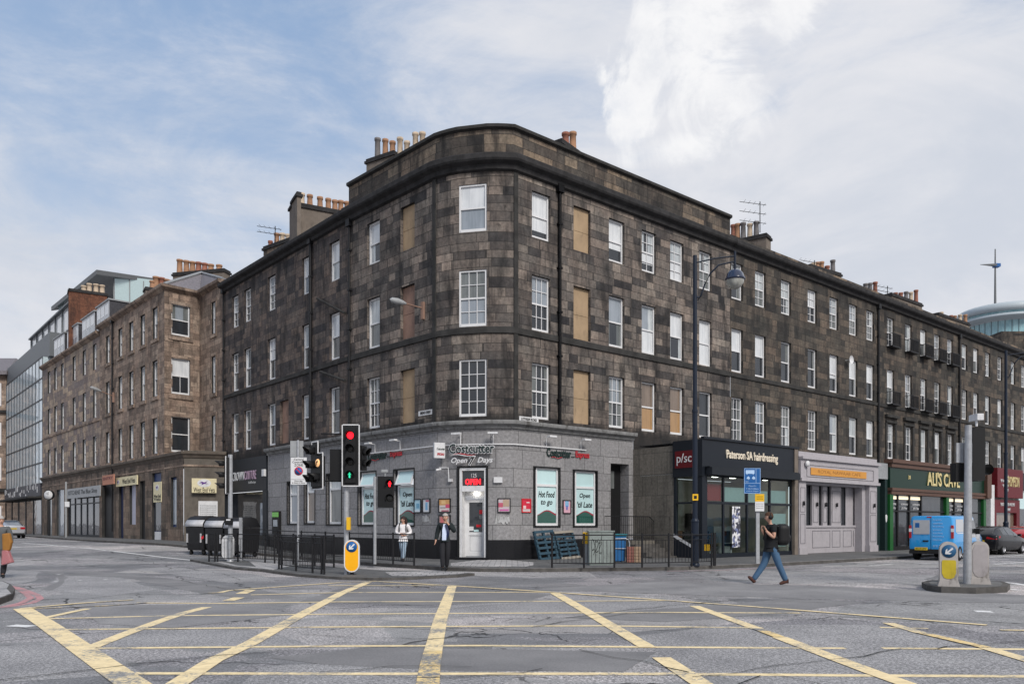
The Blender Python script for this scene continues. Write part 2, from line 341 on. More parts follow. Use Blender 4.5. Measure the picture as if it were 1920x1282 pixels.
# ------------------------------------------------------------------ ground
def asphalt(name, base=.22, seed=0, cracks=True, patches=True):
    m, t, b = pbr(name); o = t.scale(t.n('TexCoord').outputs['Object'], (1, 1, 1))
    if seed: o = t.vm('ADD', o, (seed, seed * 2, 0))
    sp = t.noise(o, 42, 3, .8); agg = t.noise(o, 14, 4, .75); big = t.noise(o, .16, 5, .6, .8); mid = t.noise(o, .9, 6, .65, .4)
    c = t.ramp(sp, [(.32, (base*.3,)*3), (.5, (base, base*.985, base*1.0)), (.66, (base*2.4, base*2.33, base*2.33))])
    c = t.mix(t.mr(agg, .35, .65, .2, .5), c, t.ramp(agg, [(.35, (base*.55,)*3), (.65, (base*1.6,)*3)]))
    if patches:
        vo = t.n('TexVoronoi', feature='F1', distance='MANHATTAN'); t.put(vo.inputs['Vector'], t.vm('ADD', t.scale(o, (.16, .3, 1)), t.vm('SCALE', (0, 0, 0)) )); vo.inputs['Scale'].default_value = 1.0
        pk = t.n('SeparateXYZ'); t.put(pk.inputs[0], vo.outputs['Color'])
        c = t.mix(t.mr(pk.outputs[0], .45, .55, 0, .75, False), c, t.mix(1, c, (.62, .63, .66), 'MULTIPLY'))
        c = t.mix(t.mr(pk.outputs[1], .68, .72, 0, .8, False), c, t.mix(1, c, (1.35, 1.3, 1.27), 'MULTIPLY'))
    pm = t.noise(o, .28, 4, .55, 1.2); c = t.mix(t.mr(pm, .49, .52), c, t.mix(1, c, t.ramp(t.noise(o, 26, 4, .8), [(.36, (.55, .54, .54)), (.5, (1.15, 1.12, 1.12)), (.62, (2.3, 2.2, 2.2))]), 'MULTIPLY'))
    c = t.mix(1, c, t.ramp(big, [(.3, (.7, .7, .72)), (.5, (1, 1, 1)), (.7, (1.3, 1.28, 1.25))]), 'MULTIPLY')
    c = t.mix(1, c, t.ramp(mid, [(.3, (.8, .8, .8)), (.7, (1.15, 1.15, 1.15))]), 'MULTIPLY')
    hcr = 0
    if cracks:
        w = t.vm('ADD', o, t.vm('SCALE', t.n('TexNoise').outputs[1])); wn = w.node.inputs[1].links[0].from_node; wn.inputs[3].default_value = .9
        tx = wn.inputs[0].links[0].from_node; t.put(tx.inputs['Vector'], o); tx.inputs['Scale'].default_value = .8; tx.inputs['Detail'].default_value = 5
        v = t.n('TexVoronoi', feature='DISTANCE_TO_EDGE'); t.put(v.inputs['Vector'], t.scale(w, (.22, .4, 1))); v.inputs['Scale'].default_value = 1
        cr = t.mr(v.outputs[0], .003, .010, 1, 0); gate = t.mr(t.noise(o, .35, 3), .42, .5)
        cr = t.m('MULTIPLY', cr, gate)
        v2 = t.n('TexVoronoi', feature='DISTANCE_TO_EDGE'); t.put(v2.inputs['Vector'], w); v2.inputs['Scale'].default_value = 1.1
        cr2 = t.m('MULTIPLY', t.mr(v2.outputs[0], .008, .025, .8, 0), t.mr(t.noise(o, .5, 2), .55, .6)); hcr = t.m('MAXIMUM', cr, cr2)
        c = t.mix(t.m('MULTIPLY', hcr, .85), c, (.012, .012, .013))
    t.put(b.inputs['Base Color'], c); b.inputs['Roughness'].default_value = .8; b.inputs['Specular IOR Level'].default_value = .35
    bp = t.n('Bump'); bp.inputs['Strength'].default_value = .5; bp.inputs['Distance'].default_value = .01
    h = t.m('SUBTRACT', sp, hcr) if cracks else sp
    t.put(bp.inputs['Height'], h); t.put(b.inputs['Normal'], bp.outputs[0])
    return m, c
M['asphalt'], _ = asphalt('worn_asphalt')
def paving(name, c0=.17, bw=.9, bh=.6, warm=1.0):
    m, t, b = pbr(name); o = t.n('TexCoord').outputs['Object']
    br = t.n('TexBrick'); t.put(br.inputs['Vector'], o); br.inputs['Scale'].default_value = 1; br.inputs['Brick Width'].default_value = bw; br.inputs['Row Height'].default_value = bh
    br.inputs['Mortar Size'].default_value = .012; br.inputs['Color1'].default_value = (c0*warm, c0, c0, 1); br.inputs['Color2'].default_value = (c0*.75*warm, c0*.76, c0*.78, 1); br.inputs['Mortar'].default_value = (.05, .05, .05, 1)
    n = t.noise(o, 1.2, 6, .65); c = t.mix(1, br.outputs[0], t.ramp(n, [(.3, (.7, .7, .7)), (.7, (1.2, 1.18, 1.15))]), 'MULTIPLY')
    c = t.mix(1, c, t.ramp(t.noise(o, 30, 3, .7), [(.3, (.8, .8, .8)), (.7, (1.2, 1.2, 1.2))]), 'MULTIPLY')
    t.put(b.inputs['Base Color'], c); b.inputs['Roughness'].default_value = .8; return m
M['pave'] = paving('pavement_slabs', .125); M['tactile'] = paving('pale_paving', .42, .4, .4, 1.03); M['kerb'] = simple('kerb_stone', (.28, .265, .26), .8, var=.3, sc=3, bump=.3); M['kerb_dark'] = simple('dirty_kerb_stone', (.085, .08, .076), .85, var=.4, sc=3, dirt=.7)

def ground():
    b = MB(); xs = [-1200, -500, -200, -100] + [-70 + 2*i for i in range(76)] + [110, 200, 500, 1200]; ys = [-1200, -400, -100, -30] + [-10 + 2*i for i in range(66)] + [150, 250, 500, 1200]
    V = [(x, y, gz(x, y)) for y in ys for x in xs]; n = len(xs)
    b.mesh(V, [(j*n+i, j*n+i+1, (j+1)*n+i+1, (j+1)*n+i) for j in range(len(ys)-1) for i in range(n-1)])
    tag(b.build('ground', M['asphalt'], recalc=False), kind='structure')
ground()
def resample(pts, step=1.0):
    out = [Vector(pts[0])]
    for a, c in zip(pts, pts[1:]):
        a, c = Vector(a), Vector(c); n = max(1, int((c - a).length / step))
        out += [a.lerp(c, (i+1)/n) for i in range(n)]
    return out
def gzt(x, y):
    """the road mesh is sampled every two metres; follow its flat facets"""
    if -70 <= x < 80 and -10 <= y < 120:
        i = math.floor((x + 70) / 2); j = math.floor((y + 10) / 2); x0 = -70 + 2*i; y0 = -10 + 2*j; a = (x - x0)/2; c = (y - y0)/2
        z = [gz(x0, y0), gz(x0+2, y0), gz(x0, y0+2), gz(x0+2, y0+2)]
        return max((1-a)*(1-c)*z[0] + a*(1-c)*z[1] + (1-a)*c*z[2] + a*c*z[3], z[0] + a*(z[1]-z[0]) + c*(z[3]-z[1]) if a > c else z[0] + c*(z[2]-z[0]) + a*(z[3]-z[2]))
    return gz(x, y)
def strip(b, pts, w, h=.004, step=.6, ends=True):
    P = resample([(*p, 0) for p in pts], step); L = []
    for i, p in enumerate(P):
        t = (P[min(i+1, len(P)-1)] - P[max(i-1, 0)]).normalized(); n = Vector((-t.y, t.x, 0))
        ww = w if not callable(w) else w(i / max(1, len(P)-1))
        L.append((p + n * ww/2, p - n * ww/2))
    V = [(q.x, q.y, gzt(q.x, q.y) + h) for a in L for q in a]
    b.mesh(V, [(2*i, 2*i+1, 2*i+3, 2*i+2) for i in range(len(L)-1)], 0, False)
def paint(name, c, wear=(.50, .60), base=.1):
    m, t, b = pbr(name); o = t.n('TexCoord').outputs['Object']
    w = t.m('ADD', t.m('MULTIPLY', t.noise(o, 1.1, 6, .7), .6), t.m('MULTIPLY', t.noise(o, 22, 3, .8), .4))
    sp = t.noise(o, 42, 3, .8)
    fade = t.noise(o, .22, 3, .5)
    col = t.mix(t.mr(w, *wear), t.mix(1, c, t.ramp(t.noise(o, 9, 4), [(.3, (.82, .8, .78)), (.7, (1.1, 1.1, 1.1))]), 'MULTIPLY'), t.ramp(sp, [(.3, (base*.5,)*3), (.68, (base*2,)*3)]))
    t.put(b.inputs['Base Color'], col); b.inputs['Roughness'].default_value = .75; return m
M['yel_line'] = paint('worn_yellow_road_paint', (.84, .68, .4), (.5, .61), .18); M['white_line'] = paint('worn_white_road_paint', (.75, .75, .75), (.52, .62), .16); M['pink_line'] = paint('worn_red_road_paint', (.5, .25, .26), (.48, .62), .16)
M['yel_worn'] = paint('badly_worn_yellow_road_paint', (.8, .6, .28), (.46, .54), .16)
def gp(*pp): return [G(*p) for p in pp]
b = MB(); w = .15
for k, (pp, ww) in enumerate([
    ([(250,1262),(700,1263),(1250,1263),(1600,1266),(1990,1268)], .16), ([(180,1215),(640,1211),(900,1210),(1250,1213),(1585,1215)], .15), ([(1655,1215),(1930,1217)], .15),
    ([(122,1180),(640,1175),(1130,1173),(1430,1177)], .15), ([(1650,1176),(1740,1178)], .13), ([(85,1160),(320,1154),(640,1151),(1250,1148),(1500,1149)], .15),
    ([(255,1130),(420,1131),(640,1128),(1040,1127),(1250,1125.5)], .15), ([(470,1115),(640,1110.5),(1030,1110)], .15), ([(615,1097.5),(850,1097.5)], .15),
    ([(170,1214),(230,1190),(300,1164),(345,1149),(388,1138)], .24), ([(85,1158),(130,1148),(165,1141)], .18), ([(428,1126),(448,1120)], .3), ([(452,1113),(470,1106)], .3),
    ([(320,1290),(400,1238),(470,1206),(560,1155),(640,1112),(690,1091)], .27), ([(812,1221),(826,1160),(848,1098)], .27),
    ([(1040,1111.5),(1110,1152),(1215,1214)], .27), ([(1240,1233),(1330,1292)], .27), ([(1302,1136),(1420,1179)], .24), ([(1462,1195),(1560,1232),(1640,1262),(1725,1292)], .26),
    ([(1665,1168),(1728,1187)], .22), ([(1850,1215),(1960,1248)], .24),
    ([(42,1141),(90,1172),(170,1228),(262,1292)], .36),
    ([(412,1111),(430,1107),(540,1099),(640,1092),(700,1089.5),(840,1097.5),(1040,1110.5),(1250,1125.5),(1400,1136.5),(1560,1149),(1700,1160),(1850,1172)], .17),
    ([(38,1141),(150,1131),(250,1124.5)], .16), ([(1875,1181.5),(1990,1183)], .14)]):
    strip(b, gp(*pp), ww * .8, .0045 + .0003 * k)
tag(b.build('yellow_box_marking', M['yel_line'], recalc=False), kind='structure')
b = MB()
strip(b, gp((812,1221),(806,1250),(800,1300)), .22, .0125); strip(b, gp((375,1113),(412,1111)), .12, .0128); strip(b, gp((40,1142),(200,1136),(275,1130)), .1, .0131)
strip(b, gp((1420,1179),(1462,1195)), .16, .0134); strip(b, gp((1728,1187),(1850,1215)), .16, .0137)
tag(b.build('faded_yellow_marking', M['yel_worn'], recalc=False), kind='structure')
b = MB()
for pp, ww in [([(40,1017.5),(110,1023),(240,1036),(362,1050)], .16), ([(14,1024.5),(40,1025)], .2), ([(330,1036),(400,1040)], .12), ([(20,1172),(60,1174)], .2), ([(1540,1060.5),(1580,1059.5)], .1), ([(1606,1057),(1640,1056)], .12), ([(1630,1060),(1672,1057.5)], .14),
    ([(1668,1055),(1700,1054.5)], .1), ([(1715,1056.5),(1760,1055)], .12), ([(1845,1044.5),(1960,1038)], .16), ([(1862,1057.5),(1960,1051)], .14), ([(1860,1089),(1900,1093),(1960,1102)], .2), ([(1885,1103),(1910,1106)], .2), ([(1828,1145.5),(1860,1146.5)], .28)]:
    strip(b, gp(*pp), ww, .004)
for p in [(30,1079),(57,1093),(110,1076.5),(105,1090),(150,1087.5),(198,1086)]: strip(b, gp((p[0]-3, p[1]), (p[0]+3, p[1])), .13, .004)
tag(b.build('white_road_lines', M['white_line'], recalc=False), kind='structure')
b = MB()
strip(b, gp((8,1096),(40,1103),(70,1115),(76,1122),(60,1130),(5,1139)), .13, .004); strip(b, gp((28,1100),(48,1112),(58,1121),(40,1130),(0,1139)), .13, .006)
strip(b, gp((1250,1070.5),(1340,1069),(1480,1063)), .08, .004)
tag(b.build('red_kerb_lines', M['pink_line'], recalc=False), kind='structure')

# resurfaced patches and long cracks of the carriageway
def rough(pts, amp, seed):
    rnd = random.Random(seed); P = resample([(*p, 0) for p in pts + pts[:1]], .8)[:-1]; return [(p.x + rnd.uniform(-amp, amp), p.y + rnd.uniform(-amp, amp)) for p in P]
def speckle(name, c0, c1, c2, sc=26):
    m, t, bs = pbr(name); o = t.n('TexCoord').outputs['Object']; n = t.m('ADD', t.m('MULTIPLY', t.noise(o, sc, 4, .85), .6), t.m('MULTIPLY', t.noise(o, sc*2.7, 2, .8), .4))
    c = t.ramp(n, [(.4, (c0, c0*.985, c0)), (.5, (c1, c1*.98, c1*.99)), (.6, (c2, c2*.975, c2*.985))]); c = t.mix(1, c, t.ramp(t.noise(o, .7, 5, .6), [(.3, (.75, .75, .76)), (.7, (1.2, 1.19, 1.18))]), 'MULTIPLY')
    t.put(bs.inputs['Base Color'], c); bs.inputs['Roughness'].default_value = .85; return m
M['coarse'] = speckle('coarse_pale_asphalt', .1, .24, .55); M['smooth'] = speckle('smooth_grey_asphalt', .155, .19, .24, 34); M['mid_asph'] = speckle('mid_grey_asphalt', .16, .22, .3, 40)
PT_ = [('coarse', [(-60,1214),(160,1203),(268,1262),(-60,1282)]), ('coarse', [(185,1212),(250,1181),(465,1178),(590,1206),(420,1213)]), ('coarse', [(430,1290),(505,1246),(700,1240),(980,1262),(900,1300)]),
    ('coarse', [(640,1158),(870,1132),(1180,1118),(1320,1140),(1150,1152),(900,1154)]), ('coarse', [(1190,1192),(1350,1172),(1640,1170),(1990,1222),(1990,1300),(1420,1290),(1260,1240)]), ('coarse', [(1330,1080),(1560,1072),(1760,1078),(1700,1092),(1480,1094)]),
    ('coarse', [(250,1066),(320,1062),(480,1076),(520,1090),(430,1092)]), ('coarse', [(20,1068),(75,1070),(70,1088),(30,1095),(-30,1092)]), ('coarse', [(112,1076),(220,1082),(300,1104),(200,1118),(85,1105)]),
    ('smooth', [(505,1232),(700,1215),(980,1216),(1230,1222),(1180,1258),(860,1256),(620,1244)]), ('smooth', [(640,1102),(1030,1113),(980,1128),(800,1134),(560,1128)]), ('smooth', [(118,1078),(160,1070),(240,1076),(480,1104),(560,1120),(440,1122),(330,1102),(230,1082)]),
    ('smooth', [(75,1106),(108,1092),(110,1078),(80,1072),(120,1070),(125,1090),(100,1106)]), ('smooth', [(1060,1158),(1180,1146),(1480,1122),(1620,1128),(1500,1146),(1250,1166)]), ('mid_asph', [(1240,1090),(1600,1100),(1990,1118),(1990,1132),(1500,1122),(1000,1104)]), ('mid_asph', [(150,1133),(420,1133),(560,1150),(330,1176),(180,1170)])]
for k, (m_, q) in enumerate(PT_):
    b = MB(); pts = rough(gp(*q), .06, k); b.face([(x, y, gzt(x, y) + .0010 + .00018*k) for x, y in pts], 0); tag(b.build('road_patch', M[m_], recalc=False), kind='structure')
flat('crack_dark', (.02, .02, .0128), .95)
CR = [[(-20,1278),(120,1262),(235,1248),(360,1234),(480,1224),(640,1206)], [(1310,1272),(1420,1254),(1560,1236),(1700,1218),(1830,1210),(1960,1198)], [(1075,1220),(1160,1232),(1290,1262)], [(880,1170),(1000,1166),(1110,1152),(1250,1136),(1400,1124),(1540,1130)],
    [(1000,1176),(1060,1166),(1180,1150),(1300,1150)], [(560,1190),(640,1196),(800,1198),(880,1192)], [(700,1270),(860,1272),(980,1264),(1020,1256)], [(340,1088),(420,1104),(480,1112)], [(330,1062),(420,1076),(450,1088)], [(700,1150),(840,1142),(960,1132),(1040,1122)], [(1220,1284),(1360,1290),(1420,1270)], [(250,1046),(310,1060),(320,1068)], [(600,1262),(740,1250),(880,1252)], [(1440,1262),(1520,1282),(1600,1300)]]
b = MB()
for k, q in enumerate(CR):
    rnd = random.Random(k); P = [Vector(p) for p in gp(*q)]; P = resample([(p.x, p.y, 0) for p in P], .35); P = [(p.x + rnd.uniform(-.07, .07), p.y + rnd.uniform(-.07, .07)) for p in P]
    ws = [rnd.uniform(.006, .026) for _ in P]; strip(b, P, lambda s, ws=ws: ws[min(len(ws)-1, int(s*len(ws)))], .0145 + .0002*k, .2)
tag(b.build('road_cracks', M['crack_dark'], recalc=False), kind='structure')
# pavement along the shops, with its kerb
KERB = gp((-60,997),(0,1001.5),(50,1006),(152,1014),(240,1019),(363,1028),(470,1039),(560,1048),(650,1057),(760,1064.5),(835,1069.5),(900,1071.5),(1000,1072),(1130,1070.5),(1280,1068.5),(1440,1062),(1560,1055),(1690,1047.5),(1800,1040),(1960,1030))
K2 = [(p.x, p.y) for p in resample([(*p, 0) for p in KERB], 1.0)]
def walk(name, edge, depth, h, mat_, dirs=None):
    b = MB(); n = len(edge); rows = []
    for i, (x, y) in enumerate(edge):
        s = i / (n - 1); a = R(148 - 96 * s)     # inward direction swings from the left street to the right one
        dx, dy = math.cos(a), math.sin(a)
        a2 = R(46) if s < .35 else (R(128) if s > .75 else R(46 + (s - .35) / .4 * 82)); dx, dy = math.cos(a2), math.sin(a2)
        rows.append([(x + dx * q, y + dy * q) for q in (0, .14, 1, 2, 3.5, 6, depth)])
    V = [(x, y, gz(x, y) + h) for r in rows for x, y in r]; m = 7
    fs = [(i*m+j, i*m+j+1, (i+1)*m+j+1, (i+1)*m+j) for i in range(n-1) for j in range(m-1)]
    b.mesh(V, [f for k, f in enumerate(fs) if k % 6], 0, False); b.mesh(V, [f for k, f in enumerate(fs) if k % 6 == 0], 1, False)
    b.mesh([(x, y, gz(x, y) + h) for x, y in edge] + [(x, y, gz(x, y) - .2) for x, y in edge], [(i, i+1, n+i+1, n+i) for i in range(n-1)], 2, False)
    tag(b.build(name, [mat_, M['kerb'], M['kerb_dark']], recalc=False), kind='structure')
walk('pavement', K2, 14, .12, M['pave'])
def island(name, outline, h, kind='structure', top='pave', wid=.16):
    """raised island; h is one height or one per outline point"""
    n = len(outline); hs = h if isinstance(h, list) else [h] * n; c = sum((Vector(p) for p in outline), Vector((0, 0))) / n
    b = MB(); P = [(x, y, gz(x, y) + k) for (x, y), k in zip(outline, hs)]; I = []
    for (x, y), k in zip(outline, hs):
        v = c - Vector((x, y)); v = v.normalized() * wid; I.append((x + v.x, y + v.y, gz(x, y) + k + .003))
    b.face(I, 0)
    for i in range(n):
        j = (i + 1) % n; b.face([P[i], P[j], I[j], I[i]], 1); lo = lambda p: (p[0], p[1], p[2] - .3); b.face([lo(P[i]), lo(P[j]), P[j], P[i]], 1)
    return tag(b.build(name, [M[top], M['kerb_dark']], recalc=False), kind=kind)
_ip = [((356,1051.5),.10),((400,1060),.08),((440,1067.5),.02),((490,1071.5),.02),((510,1074.5),.10),((560,1081),.11),((640,1086.5),.11),((700,1088),.08),((760,1087),.02),((860,1082),.02),((890,1078.5),.02),((835,1074.5),.02),((720,1073),.05),((640,1067),.10),((560,1060.5),.10),((480,1055),.10),((420,1051),.10)]
island('traffic_island', [G(*p) for p, k in _ip], .07)
_rp = [(1728,1101),(1738,1107),(1765,1111),(1830,1113),(1888,1110),(1894,1104),(1880,1099),(1830,1096),(1775,1095.5),(1740,1097)]
island('right_traffic_island', gp(*_rp), .13)
_lp = [(-60,1094),(5,1097.5),(20,1104),(28,1113),(24,1124),(0,1133),(-60,1146)]
island('left_pavement', gp(*_lp), .12, top='tactile')
b = MB()
for q in [[(400,1056.5),(470,1055.5),(560,1061),(512,1072.5),(492,1070),(440,1065)], [(722,1077),(800,1074.5),(880,1078),(860,1080.5),(790,1084.5),(735,1084.5)], [(845,1062),(920,1052),(1000,1060),(1000,1066),(985,1069),(845,1068)]]:
    k = .125 if q[0][0] == 845 else .066
    pts = gp(*q); hh = max(gz(*p) for p in pts)
    b.face([(x, y, (gz(x, y) if k < .1 else hh) + (.126 if k > .1 else .079)) for x, y in pts])
tag(b.build('pale_crossing_slabs', M['tactile'], recalc=False), kind='structure')

# ------------------------------------------------------------------ frames along the streets
KC = 21222.0
def Dr(px): return KC / (653 - .383 * (px - 1051))
def P_(px, D): return Vector((X_at(px, D), D, 0))
def frame(a, c):
    """x along the wall from left to right, y into the building"""
    a, c = Vector((*a[:2], 0)), Vector((*c[:2], 0)); u = (c - a).normalized(); n = Vector((-u.y, u.x, 0))
    m = Matrix(((u.x, n.x, 0, a.x), (u.y, n.y, 0, a.y), (0, 0, 1, 0), (0, 0, 0, 1))); return m
def ray_u(Fm, px, off=0):
    """distance along the wall at which the photograph's column px meets it (off = how far in front)"""
    k = (px - CX) / F_PX; u = Fm.col[0]; n = Fm.col[1]; ox, oy = Fm.col[3][0] - n[0]*off, Fm.col[3][1] - n[1]*off
    return (k * oy - ox) / (u[0] - k * u[1])
def wall_z(Fm, px, py, off=0):
    p = Fm @ Vector((ray_u(Fm, px, off), -off, 0)); return Z_at(py, p.y)
PA0, PA1 = P_(654, 36.2), P_(818, 31.6); PC = P_(963, Dr(963)); PR1 = P_(1369, Dr(1369)); PR2 = P_(1647, Dr(1647)); PR3 = P_(1798, Dr(1798)); PR4 = P_(1990, Dr(1990)); PB0 = P_(420, 47.3)
FA = frame(PA0, PA1); FB = frame(PB0, PA0); FR = frame(PC, PR4)
LA = (PA1 - PA0).length; LB = (PA0 - PB0).length
def ur(px, off=0): return ray_u(FR, px, off)
# the rounded corner: eight flats
_ch = PC - PA1; _cn = Vector((_ch.y, -_ch.x, 0)).normalized(); ARC = []
for s in (-1, -.82, -.62, -.37, .37, .62, .82, 1): ARC.append(PA1 + _ch * ((s + 1) / 2) + _cn * .32 * (1 - s*s))
def wall(b, Fm, u0, u1, z0, z1, ops=(), depth=.2, m=0, uo=0, rm=None, y=0):
    """wall sheet with openings (ua, ub, za, zb) and their reveals"""
    us = sorted({u0, u1, *[q for o in ops for q in o[:2]]}); zs = sorted({z0, z1, *[q for o in ops for q in o[2:4]]}); old = b.xf; b.xf = Fm
    us = [q for q in us if u0 <= q <= u1]; zs = [q for q in zs if z0 <= q <= z1]
    for a, c in zip(us, us[1:]):
        for d, e in zip(zs, zs[1:]):
            cu, cz = (a+c)/2, (d+e)/2
            if any(o[0] < cu < o[1] and o[2] < cz < o[3] for o in ops): continue
            b.face([(a,y,d),(c,y,d),(c,y,e),(a,y,e)], m, [(a+uo,d),(c+uo,d),(c+uo,e),(a+uo,e)])
    rm = m if rm is None else rm
    for o in ops:
        a, c, d, e = o[:4]; dp = o[4] if len(o) > 4 else depth
        b.face([(a,y,d),(a,y,e),(a,y+dp,e),(a,y+dp,d)], rm, [(0+uo,d),(0+uo,e),(dp+uo,e),(dp+uo,d)]); b.face([(c,y,d),(c,y+dp,d),(c,y+dp,e),(c,y,e)], rm, [(uo,d),(dp+uo,d),(dp+uo,e),(uo,e)])
        b.face([(a,y,e),(c,y,e),(c,y+dp,e),(a,y+dp,e)], rm, [(a+uo,0),(c+uo,0),(c+uo,dp),(a+uo,dp)]); b.face([(a,y,d),(a,y+dp,d),(c,y+dp,d),(c,y,d)], rm, [(a+uo,0),(a+uo,dp),(c+uo,dp),(c+uo,0)])
    b.xf = old
def sweep(b, prof, path, m=0, close=False):
    """profile of (outward, z) run along plan points, mitred; outward is to the viewer's side"""
    P = [Vector((p[0], p[1], 0)) for p in path]; rings = []
    for i, p in enumerate(P):
        d0 = (P[i] - P[i-1]).normalized() if i else (P[1] - P[0]).normalized(); d1 = (P[i+1] - P[i]).normalized() if i < len(P)-1 else d0
        n0 = Vector((d0.y, -d0.x, 0)); n1 = Vector((d1.y, -d1.x, 0)); nn = (n0 + n1).normalized(); k = 1 / max(.3, nn.dot(n0))
        rings.append([tuple(p + nn * (o * k) + Vector((0, 0, z))) for o, z in prof])
    n = len(prof); V = [q for r in rings for q in r]; L = [0]
    for a, c in zip(P, P[1:]): L.append(L[-1] + (c - a).length)
    for i in range(len(P)-1):
        for j in range(n-1):
            b.face([rings[i][j], rings[i+1][j], rings[i+1][j+1], rings[i][j+1]], m, [(L[i], prof[j][1]), (L[i+1], prof[j][1]), (L[i+1], prof[j+1][1]+prof[j+1][0]), (L[i], prof[j+1][1]+prof[j+1][0])])
    b.face(rings[0][::-1], m); b.face(rings[-1], m)
# ------------------------------------------------------------------ sash windows
def sash(parent, Fm, uc, z0, z1, w=1.0, up='g_mid', lo='g_dark', bars=(0, 0, 0, 0), d=.17, frame_m='white', name='window', sill=True, mid=.5, top_open=0):
    """two sliding frames, white: bars = (across upper, up-down upper, across lower, up-down lower)"""
    f = MB(Fm); a, c = uc - w/2 + .005, uc + w/2 - .005; t = .065; zm = z0 + (z1 - z0) * mid
    f.box(a, a+t, d-.05, d+.05, z0, z1); f.box(c-t, c, d-.05, d+.05, z0, z1); f.box(a+t, c-t, d-.05, d+.05, z1-t, z1-.003); f.box(a+t, c-t, d-.07, d+.05, z0+.003, z0+.11)
    f.box(a+t, c-t, d-.04, d+.05, zm-.03, zm+.03)
    ia, ic = a+t, c-t
    def grid(nx, nz, za, zb, yy):
        for i in range(nx): x = ia + (ic-ia)*(i+1)/(nx+1); f.box(x-.013, x+.013, yy-.02, yy+.02, za, zb)
        for i in range(nz):
            z = za + (zb-za)*(i+1)/(nz+1)
            for q in range(nx+1): f.box(ia + (ic-ia)*q/(nx+1) + (.014 if q else 0), ia + (ic-ia)*(q+1)/(nx+1) - (.014 if q < nx else 0), yy-.018, yy+.018, z-.013, z+.013)
    grid(bars[0], bars[1], zm+.03, z1-t, d-.01); grid(bars[2], bars[3], z0+.11, zm-.03, d-.01)
    o = f.build(name, M[frame_m], parent, world=True, recalc=False)
    g = MB(Fm); rn = random.Random(int(uc*97 + z0*13)); yy = d + .012; q = lambda a_, c_, za, zb, k: g.face([(a_, yy, za), (c_, yy, za), (c_, yy, zb), (a_, yy, zb)], k)
    for k, (za, zb) in enumerate(((zm+.03, z1-t), (z0+.11, zm-.03))):
        m_ = (up, lo)[k]; r_ = rn.random()
        if m_ in ('g_white', 'g_mid') and r_ < .6:      # drawn curtains with a gap of room between them
            e1 = ia + (ic-ia)*rn.uniform(.12, .4); e2 = ic - (ic-ia)*rn.uniform(.1, .38); q(ia, e1, za, zb, k); q(e1, e2, za, zb, 2 if k or r_ < .3 else 3); q(e2, ic, za, zb, k)
        elif m_ == 'g_blind' and k == 1 and r_ < .55:     # blind let part of the way down
            zc = za + (zb-za)*rn.uniform(.2, .8); q(ia, ic, zc, zb, k); q(ia, ic, za, zc, 2)
        else: q(ia, ic, za, zb, k)
    g.build('pane', [M[up], M[lo], M['g_dark'], M['g_grey']], o, world=True, recalc=False)
    return o
def boarded(parent, Fm, uc, z0, z1, w=1.0, m='board', d=.14):
    b = MB(Fm); zm = (z0+z1)/2 - .05; b.box(uc-w/2+.004, uc+w/2-.004, d, d+.05, z0+.004, zm-.008); b.box(uc-w/2+.004, uc+w/2-.004, d, d+.05, zm+.008, z1-.004)
    b.box(uc-w/2+.004, uc+w/2-.004, d+.051, d+.06, z0+.004, z1-.004)
    return b.build('blocked_window', M[m], parent, world=True, recalc=False)
R3, R2, R1 = (12.98, 14.84), (9.27, 11.48), (5.74, 7.98)
def pipe(parent, Fm, u, z0, z1, r=.055, off=.09):
    b = MB(Fm); b.tube([(u, -off, z0), (u, -off, z1)], r, 8)
    for z in [z0 + 1.2 + 1.8*i for i in range(int((z1-z0)/1.8))]: b.box(u-.1, u+.1, -off-.07, 0, z-.04, z+.04)
    b.box(u-.15, u+.15, -off-.12, -.01, z1-.02, z1+.3)
    return b.build('downpipe', M['pipe'], parent, world=True)
def roof(b, path, z, rise=2.6, run=4.4, deep=9.5, m=0):
    """low pitched roof behind a run of wall, ridge parallel to it"""
    sweep(b, [(-.05, z), (-run, z+rise), (-deep, z), (-deep, z-3)], path, m)
def pot(b, p, h, r=.15, m=0):
    x, y, z = p; b.lathe((x, y, z), [(r*1.15, -.05), (r*1.05, .08), (r*.95, h*.5), (r*.9, h-.14), (r*1.12, h-.12), (r*1.12, h), (r*.85, h), (r*.8, h-.2), (.001, h-.2)], 12, m)
def chimney(parent, a, c, ztop, zbot, pots, thick=.75, m='render', cap='cornice', z2=None):
    """stack between plan points a and c (column, distance); pots = (column, top row, material, [height])"""
    A, C_ = P_(*a), P_(*c); Fm = frame(A, C_); L = (C_ - A).length; b = MB(Fm)
    b.box(0, L, 0, thick, zbot, ztop-.25, 0); b.box(-.08, L+.08, -.08, thick+.08, ztop-.25, ztop-.12, 1); b.box(-.02, L+.02, -.02, thick+.02, ztop-.12, ztop, 1)
    o = b.build('chimney', [M[m], M[cap]], parent, world=True)
    for q in pots:
        u = ray_u(Fm, q[0], -thick/2); p = Fm @ Vector((u, thick/2, 0)); zt = Z_at(q[1], p.y); h = max(.3, zt - ztop)
        pb = MB(); pot(pb, (p.x, p.y, ztop), h, q[3] if len(q) > 3 else .15); pb.build('chimney_pot', M[q[2]], o, world=True)
    return o
